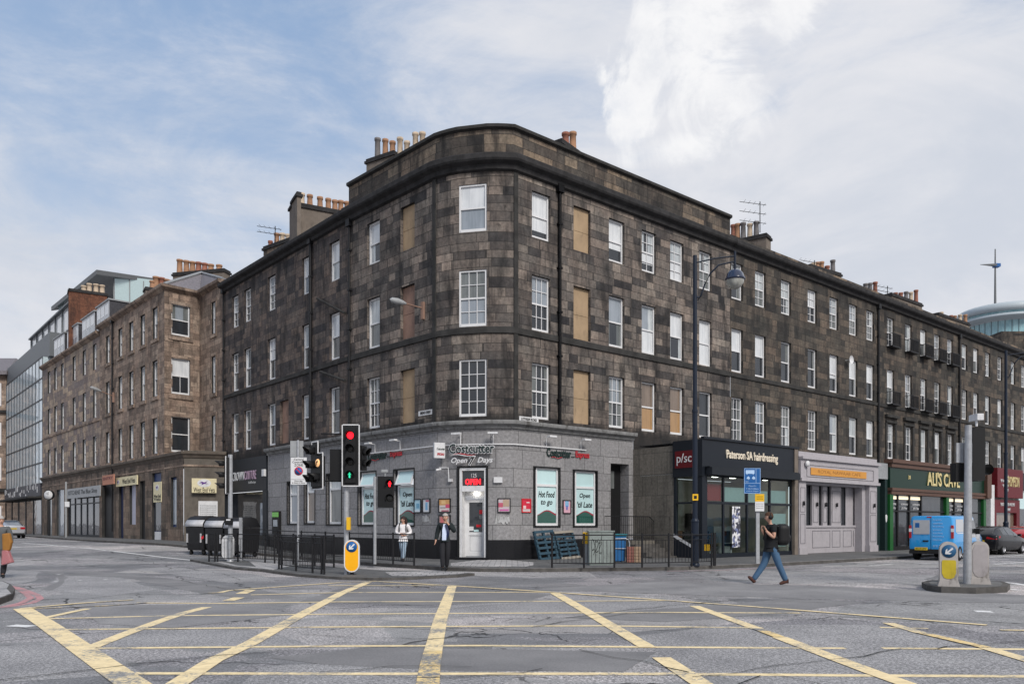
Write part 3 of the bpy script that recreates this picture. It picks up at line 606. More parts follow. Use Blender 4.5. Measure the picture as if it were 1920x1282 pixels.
# ------------------------------------------------------------------ the corner tenement
def cornice_prof(z0, z1, out): return [(0, z0), (out*.35, z0+.04), (out*.45, z0 + (z1-z0)*.35), (out*.9, z0 + (z1-z0)*.5), (out, z0 + (z1-z0)*.62), (out, z1-.04), (out*.9, z1), (-.3, z1+.03)]
def belt_prof(z, h=.28, out=.07): return [(0, z-h/2), (out, z-h/2+.02), (out, z+h/2-.03), (0, z+h/2)]
ct = thing('corner_tenement', 'four storey soot-blackened stone tenement with rounded corner and parapet above the grey shop', 'building', (PC.x, PC.y, 0))
uE = ur(1369); LR = uE
def rows_ops(cols, w=1.0, rows=(R1, R2, R3)): return [(u-w/2, u+w/2, z0, z1) for u in cols for z0, z1 in rows]
uA = {k: ray_u(FA, k) for k in (700, 764)}
b = MB()
wall(b, FA, 0, LA, 5.26, 15.5, rows_ops([uA[700], uA[764]], .98))
uo = LA + 3
for i in range(7):
    Fm = frame(ARC[i], ARC[i+1]); L = (ARC[i+1]-ARC[i]).length
    wall(b, Fm, 0, L, 5.26, 15.5, [(.02, L-.02, z0, z1) for z0, z1 in (R1, R2, R3)] if i == 3 else (), uo=uo); uo += L
uRc = {k: ur(k) for k in (1015, 1091.5, 1156.5, 1217, 1269.5, 1323)}
wall(b, FR, 0, uE, 5.26, 15.5, rows_ops(uRc.values()), uo=uo); wall(b, FR, ur(1187)+.01, uE, 4.2, 5.26, (), uo=uo)
wo = b.build('wall', [M['stone']], ct, world=True, recalc=False)
path = [PA0, *ARC, P_(1369, Dr(1369))]
def endp(Fm, u): return Fm @ Vector((u, 0, 0))
b = MB(); sweep(b, cornice_prof(15.3, 15.88, .42), path); b.build('cornice', M['cornice'], ct, world=True)
b = MB(); sweep(b, belt_prof(9.1), path); b.build('belt_course', M['belt'], ct, world=True)
b = MB()
p2 = [*path]
sweep(b, [(.0, 15.85), (.0, 17.0), (-.35, 17.0), (-.35, 15.85)], p2, 0)
po = b.build('parapet', M['parapet'], ct, world=True)
b = MB(); sweep(b, [(.0, 16.93), (.14, 16.98), (.14, 17.1), (-.02, 17.16), (-.45, 17.14), (-.45, 16.95)], p2); b.build('coping', M['belt'], po, world=True)
b = MB(); roof(b, path, 15.8, 2.2, 4.5); b.build('roof', M['slate'], ct, world=True)
# windows of the corner tenement
Fc = frame(ARC[3], ARC[4]); Lc = (ARC[4]-ARC[3]).length
sash(ct, Fc, Lc/2, *R3, Lc-.05, 'g_blind', 'g_grey', d=.08); sash(ct, Fc, Lc/2, *R2, Lc-.05, 'g_mid', 'g_grey', (2, 1, 2, 1), d=.08)
sash(ct, Fc, Lc/2, *R1, Lc-.05, 'g_dark', 'g_dark', (2, 1, 2, 1), d=.1)
sash(ct, FA, uA[700], *R3, .96, 'g_blind', 'g_white'); sash(ct, FA, uA[700], *R2, .96, 'g_white', 'g_mid'); sash(ct, FA, uA[700], *R1, .96, 'g_mid', 'g_dark', (2, 1, 2, 1))
for r in (R1, R2, R3):
    boarded(ct, FA, uA[764], *r, .98, 'board' if r != R2 else 'board_pink'); boarded(ct, FR, uRc[1091.5], *r, 1.0)
spec = {1015: [('g_blind', 'g_blind', (0,0,0,0)), ('g_grey', 'g_dark', (2,1,2,1)), ('g_mid', 'g_mid', (2,1,2,1))],
        1156.5: [('g_blind', 'g_blind', (0,0,0,0)), ('g_grey', 'g_mid', (0,0,0,0)), ('g_mid', 'g_mid', (2,1,2,1))],
        1217: [('g_white', 'g_blind', (1,1,1,1)), ('g_white', 'g_blind', (0,0,0,0)), ('g_warm', 'g_board', (0,0,0,0))],
        1269.5: [('g_white', 'g_blind', (1,1,1,1)), ('g_blind', 'g_white', (0,0,0,0)), ('g_warm', 'g_board', (0,0,0,0))],
        1323: [('g_white', 'g_mid', (1,1,1,1)), ('g_blind', 'g_blind', (0,0,0,0)), ('g_dark', 'g_dark', (0,0,0,0))]}
for k, v in spec.items():
    for (up, lo, br), r in zip(v, (R3, R2, R1)): sash(ct, FR, uRc[k], *r, .98, up, lo, br)
pipe(ct, FA, ray_u(FA, 658), 5.6, 15.1)
for Fm, u0, u1 in ((FA, LA-.2, LA+.005), (FR, -.005, .2)): b = MB(Fm); b.box(u0, u1, -.05, .0, 5.6, 9.0); b.box(u0, u1, -.05, .0, 9.2, 15.35); b.build('pilaster', M['belt'], ct, world=True); pipe(ct, FR, ur(1047), 5.4, 15.1, .07)
b = MB(FA)   # sloping waste pipes
ux = ray_u(FA, 656)
chimney(ct, (687, 41.0), (738, 40.0), 20.45, 15.5, [(708, 260, 'pot_grey'), (722.5, 262, 'pot'), (736, 266, 'pot')], m='render')
chimney(ct, (741, 39.9), (800, 38.6), 19.6, 15.5, [(750, 259, 'pot_pale'), (763, 266, 'pot_pale'), (779, 250, 'pot_pale'), (792, 249, 'pot_pale')], m='render')
chimney(ct, (1053, 36.4), (1096, 38.0), 19.3, 15.5, [(1060.5, 250, 'pot_red', .17), (1074, 249, 'pot', .17)], m='parapet')
# ------------------------------------------------------------------ left tenement
lt = thing('dark_tenement', 'blackened rubble tenement row without a parapet, left of the rounded corner block', 'building', (PB0.x, PB0.y, 0))
uB = {k: ray_u(FB, k) for k in (627, 574.5, 509, 464, 441, 533)}
ops = [(uB[k]-.48, uB[k]+.48, z0, z1) for k in (627, 574.5, 509, 464, 441) for z0, z1 in (R1, R2, R3)] + [(uB[533]-.5, uB[533]+.5, *R1)]
b = MB(); wall(b, FB, 0, LB-.02, 5.26, 15.6, ops, uo=4); b.build('wall', M['stone_left'], lt, world=True, recalc=False)
b = MB(); sweep(b, cornice_prof(15.35, 15.85, .4), [PB0, endp(FB, LB-.02)]); b.build('cornice', M['cornice'], lt, world=True)
b = MB(); sweep(b, belt_prof(9.1, .24), [PB0, endp(FB, LB-.02)]); b.build('belt_course', M['belt'], lt, world=True)
b = MB(); roof(b, [PB0, endp(FB, LB-.02)], 15.82, 2.3, 4.5); b.build('roof', M['slate'], lt, world=True)
sp = {627: [('g_blind','g_white',(0,0,0,0)), ('g_blind','g_mid',(0,0,0,0)), ('g_white','g_mid',(0,0,0,0))], 574.5: [('g_blind','g_grey',(0,0,0,0)), ('g_white','g_mid',(0,0,0,0)), ('g_white','g_dark',(0,0,0,0))],
      509: [('g_white','g_mid',(1,1,1,1)), ('g_blind','g_dark',(1,1,0,0)), ('g_mid','g_mid',(0,0,0,0))], 464: [('g_mid','g_dark',(1,1,1,1)), ('g_white','g_mid',(0,0,0,0)), ('g_mid','g_dark',(0,0,0,0))], 441: [('g_white','g_dark',(1,1,1,1)), ('g_mid','g_mid',(1,1,0,0)), ('g_mid','g_mid',(0,0,0,0))]}
for k, v in sp.items():
    for (up, lo, br), r in zip(v, (R3, R2, R1)): sash(lt, FB, uB[k], *r, .94, up, lo, br)
boarded(lt, FB, uB[533], *R1, .98, 'board_pink')
pipe(lt, FB, ray_u(FB, 585), 5.3, 15.3, .08); pipe(lt, FB, ray_u(FB, 421.5), 5.3, 15.3, .05)
b = MB(FB)
for (x0, y0, x1, y1) in ((598, 560, 652, 588), (604, 697, 652, 714)):
    b.tube([(ray_u(FB, x0), -.1, wall_z(FB, x0, y0)), (ray_u(FB, x1), -.14, wall_z(FB, x1, y1))], .06, 8)
b.build('waste_pipe', M['belt'], lt, world=True)
chimney(lt, (547, 41.2), (557, 40.2), 18.45, 15.3, [], thick=.2); 
chimney(lt, (549, 41.3), (690, 43.2), 18.4, 15.3, [(566, 363, 'pot_pale'), (581, 366, 'pot'), (600, 370, 'pot'), (615.5, 373, 'pot'), (628, 376, 'pot'), (639, 377, 'pot'), (650.6, 379, 'pot')], thick=.8)
chimney(lt, (494, 46.2), (546, 44.6), 17.75, 15.3, [(507, 452, 'pot_red', .13), (519, 438, 'pot'), (529.5, 438, 'pot_pale'), (540, 440, 'pot_pale')], m='parapet')
# ------------------------------------------------------------------ right terraces
def terrace(name, label, pa, pc, cols, styles, pots=(), rows=(R1, R2, R3), belt=9.1, uo=0, balc=()):
    ua, uc_ = ur(pa), ur(pc); o = thing(name, label, 'building', FR @ Vector((ua, 0, 0)))
    us = [ur(c) for c in cols]
    b = MB(); wall(b, FR, ua+.02, uc_, 4.2, 15.5, rows_ops(us, 1.0, rows), uo=uo); b.build('wall', M['stone_right'], o, world=True, recalc=False)
    pth = [endp(FR, ua+.02), endp(FR, uc_)]
    b = MB(); sweep(b, cornice_prof(15.3, 15.85, .42), pth); b.build('cornice', M['cornice'], o, world=True)
    b = MB(); sweep(b, belt_prof(belt, .24), pth); b.build('belt_course', M['belt'], o, world=True)
    b = MB(); sweep(b, [(.02, 15.85), (.02, 16.18), (-.4, 16.18), (-.4, 15.85)], pth); b.build('blocking_course', M['parapet'], o, world=True)
    b = MB(); roof(b, pth, 15.85, 1.5, 4.5); b.build('roof', M['slate'], o, world=True)
    for i, u in enumerate(us):
        for j, r in enumerate(rows[::-1]):
            up, lo, br = styles[(i * 3 + j) % len(styles)]
            if (i, j) in FIX: up, lo, br = FIX[(i, j)]
            sash(o, FR, u, *r, .98, up, lo, br)
    return o
n0 = (0,0,0,0); g6 = (1,1,1,1); g9 = (2,1,2,1)
FIX = {(0,0): ('g_white','g_mid',n0), (0,1): ('g_blind','g_dark',n0), (0,2): ('g_mid','g_mid',g9), (1,0): ('g_white','g_mid',g6), (1,1): ('g_blind','g_dark',n0), (1,2): ('g_mid','g_dark',g9), (2,0): ('g_white','g_white',g6), (2,1): ('g_mid','g_dark',n0), (2,2): ('g_mid','g_white',g9),
       (3,0): ('g_blind','g_dark',g6), (3,1): ('g_mid','g_dark',n0), (3,2): ('g_mid','g_mid',g9), (4,0): ('g_white','g_mid',g6), (4,1): ('g_blind','g_blind',n0), (5,0): ('g_white','g_mid',g9), (5,1): ('g_blind','g_mid',n0), (6,0): ('g_white','g_mid',g9), (6,1): ('g_blind','g_dark',n0)}
sty = [('g_white','g_mid',g6), ('g_white','g_dark',n0), ('g_mid','g_mid',g9), ('g_mid','g_dark',g6), ('g_blind','g_mid',n0), ('g_white','g_dark',g6), ('g_white','g_white',n0), ('g_mid','g_white',g9)]
t1 = terrace('grey_brown_terrace', 'dark stone terrace right of the parapet block, above hairdresser and pale lilac shop', 1369, 1647, [1382.5, 1426, 1474, 1523.3, 1563.8, 1600, 1632], sty, uo=20)
pipe(t1, FR, ur(1645), 5.0, 15.1, .07)
FIX = {}
t2 = terrace('balconied_terrace', 'dark terrace house with iron window guards above the green shop', 1647, 1798, [1670, 1703.6, 1731.7, 1757.5, 1781.5], sty[3:], uo=40)
pipe(t2, FR, ur(1797), 5.0, 15.1, .07)
for c in (1670, 1703.6, 1731.7, 1757.5, 1781.5):
    u = ur(c)
    for z in (R3[0], R2[0]):
        b = MB(FR); b.box(u-.6, u+.6, -.42, -.002, z-.12, z-.04); b.box(u-.6, u+.6, -.42, -.39, z+.72, z+.76)
        for i in range(13): x = u - .58 + 1.16*i/12; b.box(x-.012, x+.012, -.415, -.39, z-.04, z+.72)
        for s in (-1, 1):
            b.box(u+s*.59-.012, u+s*.59+.012, -.39, 0, z+.72, z+.75)
            for i in range(3): b.box(u+s*.59-.01, u+s*.59+.01, -.3+.1*i, -.28+.1*i, z-.04, z+.72)
        b.build('window_guard', M['pipe'], t2, world=True)
    b = MB(FR); b.box(u-.85, u+.85, -.2, -.002, 8.38, 8.55); b.box(u-.75, u+.75, -.1, -.002, 8.05, 8.2); b.box(u-.76, u-.54, -.06, -.002, 5.4, 8.04); b.box(u+.54, u+.76, -.06, -.002, 5.4, 8.04)
    b.build('window_surround', M['belt'], t2, world=True)
t3 = terrace('far_terrace', 'farthest dark stone terrace at the right edge, below the round glass tower', 1798, 1985, [1808.6, 1830, 1852, 1875, 1899.6, 1919, 1940, 1960], sty[1:], uo=60)
chimney(t1, (1371, 45.2), (1437, 44.0), 17.75, 15.5, [(1375, 422, 'pot_red'), (1383, 420, 'pot'), (1393.5, 418, 'pot_grey'), (1406, 420, 'pot_pale'), (1418, 416, 'pot_grey')], m='render')
chimney(t1, (1519, 49.4), (1577, 51.2), 17.8, 15.5, [(1525, 502, 'pot_pale'), (1532, 492, 'pot'), (1540.5, 491, 'pot'), (1551, 499, 'pot_red'), (1561.5, 488, 'pot_grey')], m='render')
chimney(t1, (1604, 53.4), (1656, 56.0), 17.8, 15.5, [(1623, 532, 'pot_grey'), (1631.5, 531, 'pot_grey'), (1641, 529, 'pot_red')], m='render')
chimney(t2, (1672, 57.4), (1729, 60.2), 18.35, 15.5, [(1679, 550, 'pot_red'), (1689, 549, 'pot_red'), (1699, 547, 'pot_grey'), (1708, 548, 'pot_pale'), (1717.5, 544, 'pot_red')], m='render')
chimney(t2, (1760, 64.4), (1818, 67.8), 18.8, 15.5, [(1765, 591, 'pot_pale'), (1783, 592, 'pot_red'), (1790, 592, 'pot'), (1800, 590, 'pot_pale'), (1810, 590, 'pot')], m='render')
# ------------------------------------------------------------------ warm sandstone building across the side street
def De(px): return 48.7 * 437 / (437 + .63 * (px - 308))
Q0, Q1, Q2, Q3, Q4 = P_(80, De(80)), P_(308, 48.7), P_(374, 50.3), P_(418, 47.6), P_(187, De(187))
FW = frame(Q0, Q1); LW = (Q1-Q0).length; FV = frame(Q1, Q2); FX = frame(Q2, Q3); LV = (Q2-Q1).length; LX = (Q3-Q2).length; uM = ray_u(FW, 187)
W3, W2, W1 = (13.25, 15.2), (9.6, 11.85), (5.98, 8.2)
bb = thing('warm_sandstone_building', 'brown sandstone corner building with slate hipped roof above the vet practice', 'building', (Q1.x, Q1.y, 0))
pb_ = thing('pale_sandstone_building', 'paler patched sandstone tenement with four roof dormers, between the glass block and the brown building', 'building', (Q0.x, Q0.y, 0))
cw = [202.5, 226, 246.5, 268, 291]; cp = [92, 104, 117, 139, 158, 177.5]
uw = [ray_u(FW, c) for c in cw]; up_ = [ray_u(FW, c) for c in cp]; HC = 5.85
def ops3(us, w, rows=(W1, W2, W3)): return [(u-w/2, u+w/2, z0, z1) for u in us for z0, z1 in rows]
b = MB(); wall(b, FW, uM, LW, HC, 16.2, ops3(uw, .95), depth=.22, rm=1); wall(b, FV, 0, LV, HC, 16.2, [(LV/2-.68, LV/2+.5, z0+.05, z1+.05) for z0, z1 in (W1, W2, W3)], uo=3, rm=1); wall(b, FX, 0, LX, HC, 16.2, ops3([LX*.62], .62), uo=8, rm=1)
b.build('wall', [M['stone_brown'], M['belt']], bb, world=True, recalc=False)
for i, u in enumerate(uw):
    for j, r in enumerate((W3, W2, W1)): sash(bb, FW, u, *r, .93, ('g_white', 'g_mid', 'g_white', 'g_mid')[(i+j) % 4], ('g_dark', 'g_mid', 'g_dark')[(i*2+j) % 3], d=.17)
for (z0, z1), (a_, c_, br) in zip((W3, W2, W1), (('g_mid', 'g_dark', n0), ('g_blind', 'g_dark', (0,0,1,0)), ('g_dark', 'g_dark', n0))): sash(bb, FV, LV/2-.09, z0+.05, z1+.05, 1.16, a_, c_, br, d=.12)
for r in (W3, W2, W1): sash(bb, FX, LX*.62, *r, .6, 'g_white', 'g_mid', d=.15)
pw = [endp(FW, uM), Q1, Q2, Q3]
b = MB(); sweep(b, [(0, 15.95), (.1, 16.0), (.28, 16.12), (.3, 16.28), (-.2, 16.3)], pw); b.build('eaves', M['stone_brown'], bb, world=True)
for us_, Fm, w in ((uw, FW, .95), ([LV/2-.09], FV, 1.18), ([LX*.62], FX, .62)):
    for u in us_:
        for z0, z1 in (W1, W2, W3): b = MB(Fm); b.box(u-w/2-.2, u+w/2+.2, -.08, -.002, z0-.26, z0-.04); b.box(u-w/2-.16, u-w/2, -.03, -.002, z0-.03, z1+.2); b.box(u+w/2, u+w/2+.16, -.03, -.002, z0-.03, z1+.2); b.box(u-w/2+.002, u+w/2-.002, -.03, -.002, z1+.01, z1+.2); b.build('window_dressing', M['stone_brown'], bb, world=True)
for k in range(22):
    z = HC + .1 + .46*k; b = MB(FV); b.box(.0, .5 if k % 2 else .32, -.02, -.001, z+.01, z+.45); b.build('quoin', M['stone_brown'], bb, world=True)
# hipped roof over the projecting end
apx = P_(378, 55.0); apx.z = Z_at(512, 55.0); rd = endp(FW, uM) + Vector((FW.col[1][0], FW.col[1][1], 0)) * 6; rd.z = apx.z
b = MB(); e = [Vector((*p[:2], 16.3)) for p in (endp(FW, uM), Q1, Q2, Q3)]; out = Vector((FW.col[1][0], FW.col[1][1], 0))
b.face([e[0], e[1], apx, rd]); b.face([e[1], e[2], apx]); b.face([e[2], e[3], apx]); bk = e[3] + out*8; b.face([e[3], bk, apx]); b.face([rd, apx, bk, e[0] + out*12])
ro = b.build('roof', M['slate'], bb, world=True)
b = MB(); b.tube([e[1] + Vector((0, 0, .03)), apx + Vector((0, 0, .03))], .11, 6); b.tube([apx + Vector((0, 0, .03)), e[3] + Vector((0, 0, .03))], .08, 6); b.build('lead_hip', M['lead'], ro, world=True)
chimney(bb, (324, 56.5), (420, 55.5), Z_at(507, 56), 15.5, [(337, 487, 'pot', .2), (349.5, 489, 'pot', .2), (361, 491, 'pot', .2), (372.5, 492, 'pot_red', .2), (384, 494, 'pot_red', .2), (395.5, 496, 'pot', .2), (411, 497, 'pot', .2)], m='render')
chimney(bb, (273, 58.5), (322, 59.5), Z_at(537, 58.5), 15.5, [(286, 527, 'pot', .2), (292.5, 519, 'pot', .22), (303, 521, 'pot_red', .22), (312, 524, 'pot', .22), (319, 526, 'pot', .22)], m='render')
b = MB(); wall(b, FW, 0, uM-.02, HC, 15.75, ops3(up_, .92), depth=.22, uo=0, rm=1); b.build('wall', [M['stone_pale'], M['belt']], pb_, world=True, recalc=False)
for i, u in enumerate(up_):
    for j, r in enumerate((W3, W2, W1)): sash(pb_, FW, u, *r, .9, ('g_mid', 'g_dark', 'g_white')[(i+j) % 3], ('g_mid', 'g_dark')[(i+j) % 2], d=.17, frame_m='offwhite')
b = MB(); sweep(b, [(0, 15.6), (.1, 15.65), (.3, 15.8), (.3, 15.95), (-.2, 15.98)], [Q0, endp(FW, uM-.02)]); b.build('eaves', M['stone_brown'], pb_, world=True)
b = MB(); sweep(b, belt_prof(9.35, .2, .06), [Q0, endp(FW, uM-.02)]); b.build('belt_course', M['stone_brown'], pb_, world=True)
b = MB(); sweep(b, [(.0, 15.95), (-3.6, 18.9), (-8, 15.9), (-8, 13)], [Q0, endp(FW, uM)]); b.build('roof', M['slate'], pb_, world=True)
pipe(bb, FW, ray_u(FW, 213), 1, 15.9, .06)
for i, (pa, pc, yt) in enumerate(((101.5, 121, 620), (126, 147, 603), (154, 178, 580), (181.5, 205, 558))):
    ua, uc_ = ray_u(FW, pa, -.4), ray_u(FW, pc, -.4); zt = wall_z(FW, pc, yt+4, -.4); b = MB(FW)
    b.face([(ua,.4,16.1),(uc_,.4,16.1),(uc_,.4,zt),(ua,.4,zt)], 1); b.box(ua-.1, uc_+.1, .3, 4.6, zt, zt+.1, 2)
    b.face([(ua,.4,16),(ua,.4,zt),(ua,4.5,zt),(ua,4.5,16)], 0); b.face([(uc_,.4,16),(uc_,4.5,16),(uc_,4.5,zt),(uc_,.4,zt)], 0)
    o = b.build('dormer', [M['slate_dark'], M['white'], M['lead']], pb_, world=True, recalc=False)
    n = 3; ww = (uc_-ua-.2)/n; g = MB(FW)
    for k in range(n):
        x = ua+.1+ww*k; zb = 16.25; zm = (zb+zt-.15)/2
        g.face([(x+.08,.385,zb),(x+ww-.08,.385,zb),(x+ww-.08,.385,zm-.04),(x+.08,.385,zm-.04)], 0); g.face([(x+.08,.385,zm+.04),(x+ww-.08,.385,zm+.04),(x+ww-.08,.385,zt-.2),(x+.08,.385,zt-.2)], 1)
    g.build('window', [M['g_grey'], M['g_blind']], o, world=True, recalc=False)
M['redbrick'] = ashlar('red_chimney_brick', [(0, (.12, .05, .032)), (1, (.2, .085, .05))], bw=.3, bh=.1, stain=.5, seed=3, warp=0, mw=.004)
M['quoin'] = simple('dark_quoin', (.06, .05, .045), .8, var=.3)
o = chimney(pb_, (129, 66.0), (201, 67.5), Z_at(540, 66), 15, [(157, 536, 'pot_pale', .2), (167.5, 532, 'pot_pale', .2), (180, 533, 'pot_pale', .2), (191.5, 535, 'pot_pale', .2)], m='redbrick', thick=1.2)
# ground floor of the vets: stone piers between openings, reaching towards the dark tenement
u345 = ray_u(FW, 345); V0 = endp(FW, u345); V1 = Vector((PB0.x, PB0.y, 0)) + Vector((.25, -.3, 0)); FG = frame(V0, V1); LG = (V1-V0).length
def uz(px): return ray_u(FW, px)
ops = [(uz(89), uz(98), .5, 4.4), (uz(107), uz(121), .55, 4.5), (uz(128), uz(187), .5, 4.4), (uz(192), uz(214), .45, 4.5), (uz(224), uz(232), .5, 4.2), (uz(244), uz(255.5), 1.5, 4.3), (uz(263), uz(273), .45, 4.35), (uz(286), uz(303), .48, 4.75), (uz(321), uz(332), 1.35, 4.35)]
M['stone_ground'] = ashlar('weathered_ground_stone', [(0, (.10, .085, .07)), (.4, (.16, .125, .1)), (.7, (.21, .165, .13)), (1, (.27, .21, .165))], bw=.8, bh=.4, stain=.75, seed=71, mortar=(.06, .05, .045), stain_c=(.04, .034, .03), mw=.008, lo=.44, hi=.66); M['side_render'] = simple('stained_side_wall', (.12, .105, .09), .85, var=.3, sc=1.5, dirt=.6); M['brown_belt'] = simple('brown_cornice', (.1, .082, .068), .85, var=.4, sc=2, dirt=.5)
vg = thing('sandstone_shop_row', 'weathered brown sandstone ground floor of the vet practice with piers and a narrow blue door', 'shop front', (V0.x, V0.y, .4))
b = MB(); wall(b, FW, 0, u345, 0, HC, ops, depth=.2, uo=11, y=-.03, rm=1); b.build('wall', [M['stone_ground'], M['belt']], vg, world=True, recalc=False); b = MB(); wall(b, FG, 0, LG, 0, HC, (), uo=40); b.build('side_wall', M['side_render'], vg, world=True, recalc=False)  # side wall is darker grey-brown than the street face, dirt scattered at random
b = MB(); sweep(b, [(0, 5.4), (.06, 5.42), (.12, 5.55), (.22, 5.65), (.22, 5.78), (-1.2, 5.9), (-6, 5.92)], [endp(FW, -.1), V0, V1]); b.build('cornice', M['brown_belt'], vg, world=True)
b = MB(); sweep(b, belt_prof(4.95, .14, .05), [endp(FW, -.1), V0, V1]); b.build('string_course', M['stone_brown'], vg, world=True)
flat('pale_door', (.42, .42, .5), .5); flat('frame_blue', (.03, .05, .13), .45)
def infill(name, m, k, d=.12, y0=None, y1=None):
    b = MB(FW); o = ops[k]; b.box(o[0]+.003, o[1]-.003, d, d+.05, y0 or o[2]+.003, y1 or o[3]-.003); return b.build(name, M[m], vg, world=True)
infill('shop_window', 'g_mid', 0); infill('shop_window', 'g_grey', 1); infill('door', 'navy', 4); infill('shop_window', 'pale_door', 5); infill('door', 'black', 6); infill('passage_end', 'black', 3, .16)
o = infill('door', 'frame_blue', 7); 
b = MB(FW); q = ops[7]; b.box(q[0]+.12, q[1]-.12, .09, .118, 1.1, 3.3); b.build('pane', M['g_dark'], o, world=True)
b = MB(FW); b.box(q[0]+.12, q[1]-.1, .09, .118, .55, 1.05); b.build('kick_panel', M['offwhite'], o, world=True)
o = infill('shop_window', 'frame_blue', 8); b = MB(FW); q = ops[8]; b.box(q[0]+.1, q[1]-.08, .09, .118, 1.5, 4.2); b.build('pane', M['g_grey'], o, world=True)
q = ops[2]; b = MB(FW); n = 5
for k in range(n+1): x = q[0]+.1 + (q[1]-q[0]-.2)*k/n; b.box(x-.08, x+.08, .04, .1, .5, 4.0)
b.box(q[0], q[1], .05, .11, 3.1, 3.2); b.box(q[0], q[1], .03, .11, .48, .7); o = b.build('shop_window', M['dark_grey_paint'], vg, world=True)
b = MB(FW); b.face([(q[0], .09, .7), (q[1], .09, .7), (q[1], .09, 4), (q[0], .09, 4)]); b.build('pane', M['g_dark'], o, world=True)
# ------------------------------------------------------------------ glass block, modern roof, slivers at the left edge
GX0, GX1 = P_(12, 88.0), P_(80, 72.9); FGL = frame(GX0, GX1); LGL = (GX1-GX0).length
gb = thing('glass_office_block', 'glass curtain wall office block with dark glazing bars at the left end of the street', 'building', (GX1.x, GX1.y, .4))
zt = 17.0; b = MB(FGL); b.face([(0,0,5.2),(LGL,0,5.2),(LGL,0,zt),(0,0,zt)]); b.face([(LGL,0,5.2),(LGL,10,5.2),(LGL,10,zt),(LGL,0,zt)]); 
M['curtain'] = glassy('curtain_wall_glass', (.62, .7, .73), (.38, .46, .5), var=.5)
b.build('glass_wall', M['curtain'], gb, world=True)
b = MB(FGL)
for i in range(13): x = LGL*i/12; b.box(x-.05, x+.05, -.03, 0, 5.2, zt)
for i in range(7): z = 5.3 + (zt-5.3)*i/6; b.box(0, LGL, -.025, -.001, z-.07, z+.07)
b.build('glazing_bars', M['dark_grey_paint'], gb, world=True)
b = MB(FGL); b.box(0, LGL, -.05, 8, 0, 3.9); b.build('shop_front', M['g_dark'], gb, world=True)
for i in range(6): b = MB(FGL); x = LGL*i/5; b.box(x-.12, x+.12, -.1, -.051, 0, 3.9); b.build('shop_pier', M['dark_grey_paint'], gb, world=True)
flat('gunmetal', (.12, .13, .14), .45)
b = MB(FGL); b.box(-.1, LGL+.1, -1.2, .5, 3.95, 4.1); b.build('canopy', M['belt'], gb, world=True)
flat('mural', (.05, .05, .06), .5)
b = MB(FGL); b.box(.1, LGL-.1, -.2, -.01, 4.15, 5.35); o = b.build('sign_band', M['mural'], gb, world=True)
random.seed(5)
for i in range(22): b = MB(FGL); x = .5 + (LGL-1)*i/22 + random.uniform(-.2, .2); z = random.uniform(4.3, 4.9); b.box(x, x+random.uniform(.1, .35), -.22, -.201, z, z+random.uniform(.15, .6)); b.build('mosaic_tile', M['offwhite'], o, world=True)
ZB = Z_at(614, 72.9); ZB1 = Z_at(615, 71)
b = MB(FGL); b.box(-2.5, LGL+.9, .4, 9, zt, zt+2.2); b.build('metal_band', M['gunmetal'], gb, world=True)
b = MB(FGL); b.box(1.5, LGL+3.5, 2.2, 12, zt+2.2, zt+5.1); o = b.build('penthouse', M['g_blind'], gb, world=True)
b = MB(FGL)
for i in range(8): x = 1.5 + (LGL+2)*i/7; b.box(x-.08, x+.08, 2.08, 2.2, zt+2.2, zt+5.1)
b.box(1.3, LGL+3.6, 1.9, 12, zt+5.1, zt+5.25); b.build('glazing_bars', M['gunmetal'], o, world=True)
# slanting roof with its pale glass gable, behind the dormers
mr = thing('modern_roof_building', 'modern block with grey slanting roof and pale cyan glass wall rising behind the red chimney', 'building', (X_at(250, 85), 85, 0))
flat('cyan_glass', (.5, .62, .63), .3); flat('zinc', (.13, .135, .14), .5)
def PT(px, py, D): return Vector((X_at(px, D), D, Z_at(py, D)))
b = MB(); q = [PT(96, 575, 98), PT(181, 505.5, 84), PT(292, 522, 96)]; dn = Vector((0, 0, -.5)); k = PT(212, 560, 100)
b.face([q[0], q[1], q[2], k]); b.face([p + dn for p in (q[0], k, q[2], q[1])]); b.face([q[0], q[0]+dn, q[1]+dn, q[1]]); b.face([q[1], q[1]+dn, q[2]+dn, q[2]])
b.build('roof', M['zinc'], mr, world=True)
b = MB(); q = [PT(213, 516, 88), PT(290, 525, 95)]
b.face([(q[0].x, q[0].y, 10), (q[1].x, q[1].y, 10), q[1], q[0]]); s_ = PT(110, 572, 97); b.face([(s_.x, s_.y, 10), (q[0].x, q[0].y, 10), (q[0].x, q[0].y, q[0].z-3), s_])
o = b.build('glass_wall', M['cyan_glass'], mr, world=True, recalc=False)
b = MB()
for t_ in (.02, .38, .72): p = q[0].lerp(q[1], t_); b.box(p.x-.06, p.x+.06, p.y-.14, p.y-.05, 12, p.z-.3)
b.build('glazing_bars', M['lead'], o, world=True)
fl = thing('far_stone_house', 'sliver of a brown stone house at the extreme left edge beyond the glass block', 'building', (X_at(2, 92), 92, .4))
b = MB(); x0, x1 = X_at(-80, 90), X_at(12, 90); b.box(x0, x1, 90, 100, 0, 18.5); b.build('wall', M['stone_brown'], fl, world=True)
b = MB(); b.box(x0, x1+.2, 89.7, 100, 5.2, 5.6); b.box(x0, x1+.2, 89.7, 100, 14.2, 14.5); b.build('string_course', M['belt'], fl, world=True)
b = MB(); b.box(x0, x1+.4, 89.4, 100, 18.5, 18.9); b.face([(x0, 89.4, 18.9), (x1+.4, 89.4, 18.9), (x1-2, 95, 21.5), (x0, 95, 21.5)]); b.face([(x1+.4, 89.4, 18.9), (x1+.4, 100, 18.9), (x1-2, 95, 21.5)]); b.build('roof', M['slate'], fl, world=True)
b = MB()
